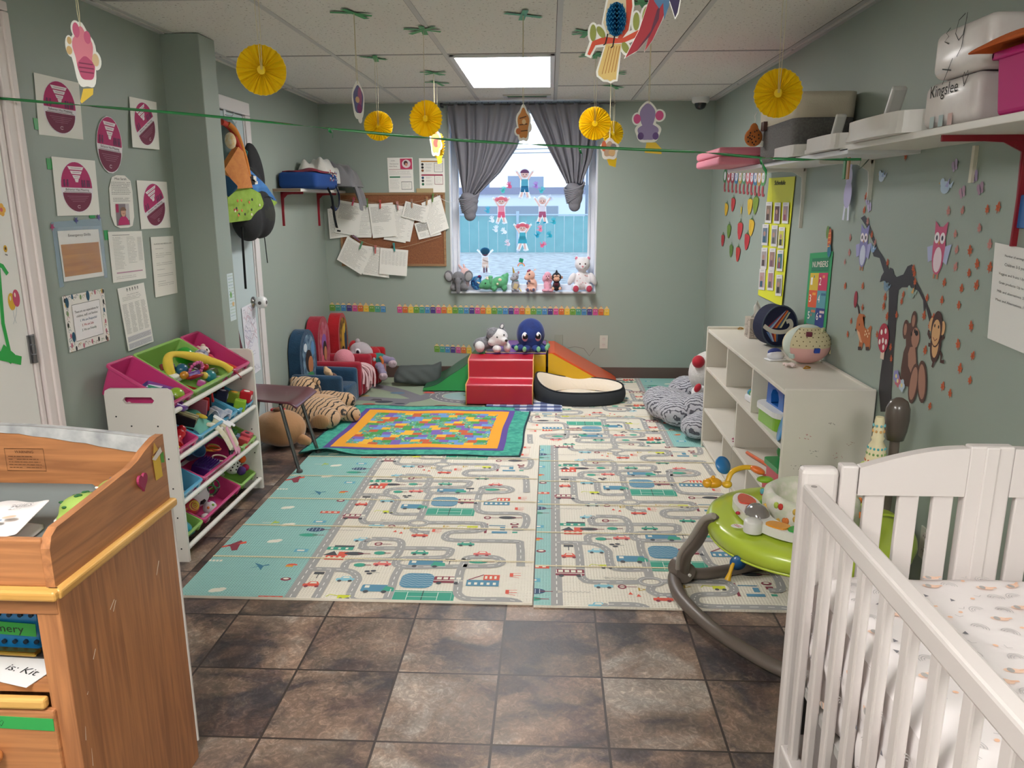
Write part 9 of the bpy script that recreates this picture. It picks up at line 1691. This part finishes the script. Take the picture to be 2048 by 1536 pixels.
# third tier
toy('puzzle_piece', 'orange foam puzzle shape in the third tier blue bin', 'toy', inbin(2, 0, .82, -.1, .07), lambda t: (part(t, 'shape', lambda b: b.tube([(.035*cos(a), .028*sin(a), 0) for a in [2*pi*i/18 for i in range(18)]], .011, close=True, flat=.6), mat('d8904c', .6)), part(t, 'centre', lambda b: b.ball((.0, 0, -.01), (.02, .018, .012)), mat('8a8a88', .6))))
toy('baby_rattle', 'white rattle with black checks in the third tier blue bin', 'rattle', inbin(2, 0, .62, .3, .08), lambda t: (part(t, 'bar', lambda b: b.tube([(-.04, 0, 0), (.04, .01, 0)], .012), mat('dcdcdc', .5)), part(t, 'check', lambda b: [b.box((-.03+.015*i, .004, .010), (.006, .012, .006)) for i in range(5)], mat('1a1a1a', .5))))
toy('stacking_cup', 'slate blue stacking cup in the third tier pink bin', 'cup', inbin(2, 1, .50, -.35, .145), lambda t: part(t, 'cup', lambda b: b.lathe([(.030, -.035), (.042, .03), (.045, .034), (.041, .034), (.028, -.030)]), plastic('3a5a80')), (.3, .9, 0))
toy('spiky_brush', 'dark purple bristle block toy in the third tier pink bin', 'toy', inbin(2, 1, .80, -.30, .10), lambda t: (part(t, 'block', lambda b: b.box((0, 0, 0), (.09, .12, .04)), plastic('35185c'), bevel=.006), part(t, 'bristle', lambda b: [b.cyl((-.036+.012*i, -.05+.0125*j, .02), (-.036+.012*i, -.05+.0125*j, .032), .0032, n=6) for i in range(7) for j in range(9)], plastic('3c1c68'))), (0, .3, 0))
toy('link_rings', 'orange and yellow plastic rings heaped in the third tier pink bin', 'rattle', inbin(2, 1, .62, .22, .12), lambda t: [part(t, 'ring', lambda b, i=i: b.tube([(.030*cos(a)+(.02*i-.03), .026*sin(a)+.012*(i % 2), .006*i+.008*cos(a+i)) for a in [2*pi*k/16 for k in range(16)]], .005, close=True, n=6), plastic(('e08020', 'd8601c', 'e8a030', 'c84a1c')[i])) for i in range(4)])
toy('bracelet_ring', 'clear and white round rattle ring at the front of the third tier pink bin', 'rattle', inbin(2, 1, .85, .35, .11), lambda t: part(t, 'ring', lambda b: b.tube([(.034*cos(a), .034*sin(a), 0) for a in [2*pi*k/20 for k in range(20)]], .004, close=True, n=6), plastic('d8ccb0')), (0, .3, 0))
toy('baby_brush', 'black slim brush sticking out of the third tier pink bin', 'brush', inbin(2, 1, .90, .78, .15), lambda t: (part(t, 'handle', lambda b: b.ball((0, 0, 0), (.014, .05, .012)), plastic('16181a')), part(t, 'label', lambda b: b.ball((.004, 0, .008), (.008, .03, .005)), plastic('4a5a4a'))), (.7, 0, .2))
toy('leaf_teether', 'yellow green leaf teether behind the black brush', 'toy', inbin(2, 1, .60, .70, .12), lambda t: part(t, 'leaf', lambda b: b.ball((0, 0, 0), (.03, .02, .012)), plastic('a8a030')), (0, .3, .5))
for x, y, z, c, l in ((.42, .1, .15, '6a4a94', 'purple wooden block at the rear'), (.88, .45, .13, 'c04858', 'rose wooden block with a round hole'), (.62, -.15, .13, '3f8a38', 'green wooden block'), (.60, -.75, .12, '8a68b8', 'lilac wooden block'), (.92, -.15, .12, 'c84448', 'red wooden block in front'), (.80, .15, .11, '7a8aa8', 'grey blue wooden block')):
 toy('wooden_block', l+' in the third tier green bin', 'block', inbin(2, 2, x, y, z), lambda t: (part(t, 'cube', lambda b: b.box((0, 0, 0), (.05, .052, .05)), mat(c, .5), bevel=.003), 'hole' in l and part(t, 'hole', lambda b: b.cyl((0, 0, .0252), (0, 0, .0256), .012), mat('2a1418'))), (0, .35, RT.uniform(-.2, .3)), 'wooden blocks in the green bin')
# lowest tier
toy('stacking_ring', 'yellow ribbed ring in the lowest nearest green bin', 'toy', inbin(3, 0, .50, .1, .07), lambda t: part(t, 'ring', lambda b: [b.tube([(.030*cos(a), .030*sin(a), .008*i) for a in [2*pi*k/18 for k in range(18)]], .006, close=True, n=6) for i in range(3)], plastic('d8b020')), (.3, .2, 0))
toy('baby_toy', 'orange stick toy in the lowest nearest green bin', 'toy', inbin(3, 0, .60, .6, .10), lambda t: part(t, 'stick', lambda b: b.cyl((-.04, -.03, -.01), (.035, .03, .01), .006), plastic('c8642c')))
toy('sippy_cup', 'turquoise baby cup in the lowest nearest green bin', 'cup', inbin(3, 0, .86, -.1, .08), lambda t: (part(t, 'cup', lambda b: b.lathe([(.020, -.03), (.030, -.01), (.032, .012), (.022, .026), (.001, .028)]), plastic('2a94a8')), part(t, 'handle', lambda b: b.tube([(.02, .015, .015), (.045, .03, .005), (.04, .03, -.02), (.025, .015, -.02)], .006), plastic('3aa8bc'))), (0, .8, .3))
def soccer(t):
 part(t, 'shell', lambda b: b.ball((0, 0, 0), .062, n=28, k=18), mat('dcd6da', .5)); g_ = (1+sqrt(5))/2
 for i, v in enumerate([(0, 1, g_), (0, -1, g_), (0, 1, -g_), (0, -1, -g_), (1, g_, 0), (-1, g_, 0), (1, -g_, 0), (-1, -g_, 0), (g_, 0, 1), (-g_, 0, 1), (g_, 0, -1), (-g_, 0, -1)]):
  d = V(v).normalized(); x, y, d = frame_to(d); part(t, 'black_patch', lambda b: b.add([(d*.0605+(x*cos(a)+y*sin(a))*.018).normalized()*.0627 for a in [2*pi*k/5 for k in range(5)]]+[d*.0635], [(k, (k+1) % 5, 5) for k in range(5)]), mat('17181c', .4))
toy('soccer_ball', 'small white soccer ball with black patches in the lowest pink bin', 'ball', inbin(3, 1, .52, -.2, .085), soccer, (.4, .2, .5))
def oball(t):
 g_ = (1+sqrt(5))/2; vs = [V(v).normalized() for v in [(0, 1, g_), (0, -1, g_), (0, 1, -g_), (0, -1, -g_), (1, g_, 0), (-1, g_, 0), (1, -g_, 0), (-1, -g_, 0), (g_, 0, 1), (-g_, 0, 1), (g_, 0, -1), (-g_, 0, -1)]]; cs = ['8aa83c', 'c8c0a0', '2a8a48', '5a2a4a']
 for k_ in range(4): part(t, 'loop', lambda b: [b.tube([(v*.040+(frame_to(v)[0]*cos(a)+frame_to(v)[1]*sin(a))*.024) for a in [2*pi*k/14 for k in range(14)]], .0032, close=True, n=6) for v in vs[k_*3:k_*3+3]], plastic(cs[k_]))
toy('hole_ball', 'flexible ball of green and cream loops in the lowest pink bin', 'ball', inbin(3, 1, .58, .48, .08), oball)
toy('toy_ball', 'red and pink swirl ball in the lowest pink bin', 'ball', inbin(3, 1, .62, -.78, .075), lambda t: (ball_(.042, 'c8404a')(t), part(t, 'swirl', lambda b: [b.tube([(.041+.002, r_*cos(a), r_*sin(a)) for a in [2*pi*k/16 for k in range(16)]], .0025, close=True, n=5) for r_ in (.006, .014)]+[b.tube([(.037, .022*cos(a), .022*sin(a)) for a in [2*pi*k/18 for k in range(18)]], .0025, close=True, n=5)], plastic('d8c040'))), (0, -.4, -.5))
toy('toy_ball', 'small white ball with coloured dots at the front of the lowest pink bin', 'ball', inbin(3, 1, .86, -.25, .06), lambda t: (ball_(.032, 'e0dce0')(t), part(t, 'dots', lambda b: [b.ball(V(v).normalized()*.030, .007, m=plastic(c), n=10, k=6) for v, c in (((1, -.5, .9), '7ab83c'), ((.6, .7, .9), '8a2a9a'), ((1, 1, .1), 'c8a83c'), ((1, -.2, -.3), '5aa0c0'), ((0, 0, 1), 'd0508c'), ((.2, -1, .4), 'e0803c'))], plastic('7ab83c'))))
toy('toy_ball', 'dark blue and yellow ball at the rear of the lowest pink bin', 'ball', inbin(3, 1, .25, .25, .09), lambda t: (ball_(.034, '1f3a6a')(t), part(t, 'yellow_band', lambda b: b.tube([(.033*cos(a), .033*sin(a), .004) for a in [2*pi*k/18 for k in range(18)]], .008, close=True), plastic('d8b850'))))
toy('toy_ball', 'tiny white ball with a green dot at the corner of the lowest pink bin', 'ball', inbin(3, 1, .93, -.70, .05), lambda t: (ball_(.022, 'dcdcd8')(t), part(t, 'dot', lambda b: b.ball((.016, -.005, .014), .006), plastic('6ab03c'))))
def sens(t):
 part(t, 'body', lambda b: b.ball((0, 0, 0), (.042, .045, .038), n=18), cloth_mat('e4e0e0'));
 part(t, 'dots', lambda b: [b.ball((.042*sin(q)*cos(a), .045*sin(q)*sin(a), .038*cos(q)), .0045, n=6, k=4) for q in (.5, .9, 1.3, 1.7) for a in [2*pi*k/10+q for k in range(10)]], mat('141416', .8))
 for p, r_, c in (((.035, .035, .03), .021, 'e8601c'), ((.045, -.01, -.018), .024, '4a2a70'), ((.045, .045, -.02), .019, 'b02050'), ((-.02, .0, .055), .019, 'e09820'), ((-.015, -.04, .035), .024, 'd88aa8')): part(t, 'pompom', lambda b: b.ball(p, r_, n=12), cloth_mat(c))
 part(t, 'handle', lambda b: b.tube([(.03, .04, .05), (.05, .06, .055), (.055, .07, .05)], .004), plastic('e8e8e8'))
toy('sensory_ball', 'black and white dotted soft ball with coloured knobs in the lowest far green bin', 'soft toy', inbin(3, 2, .62, .1, .11), sens)
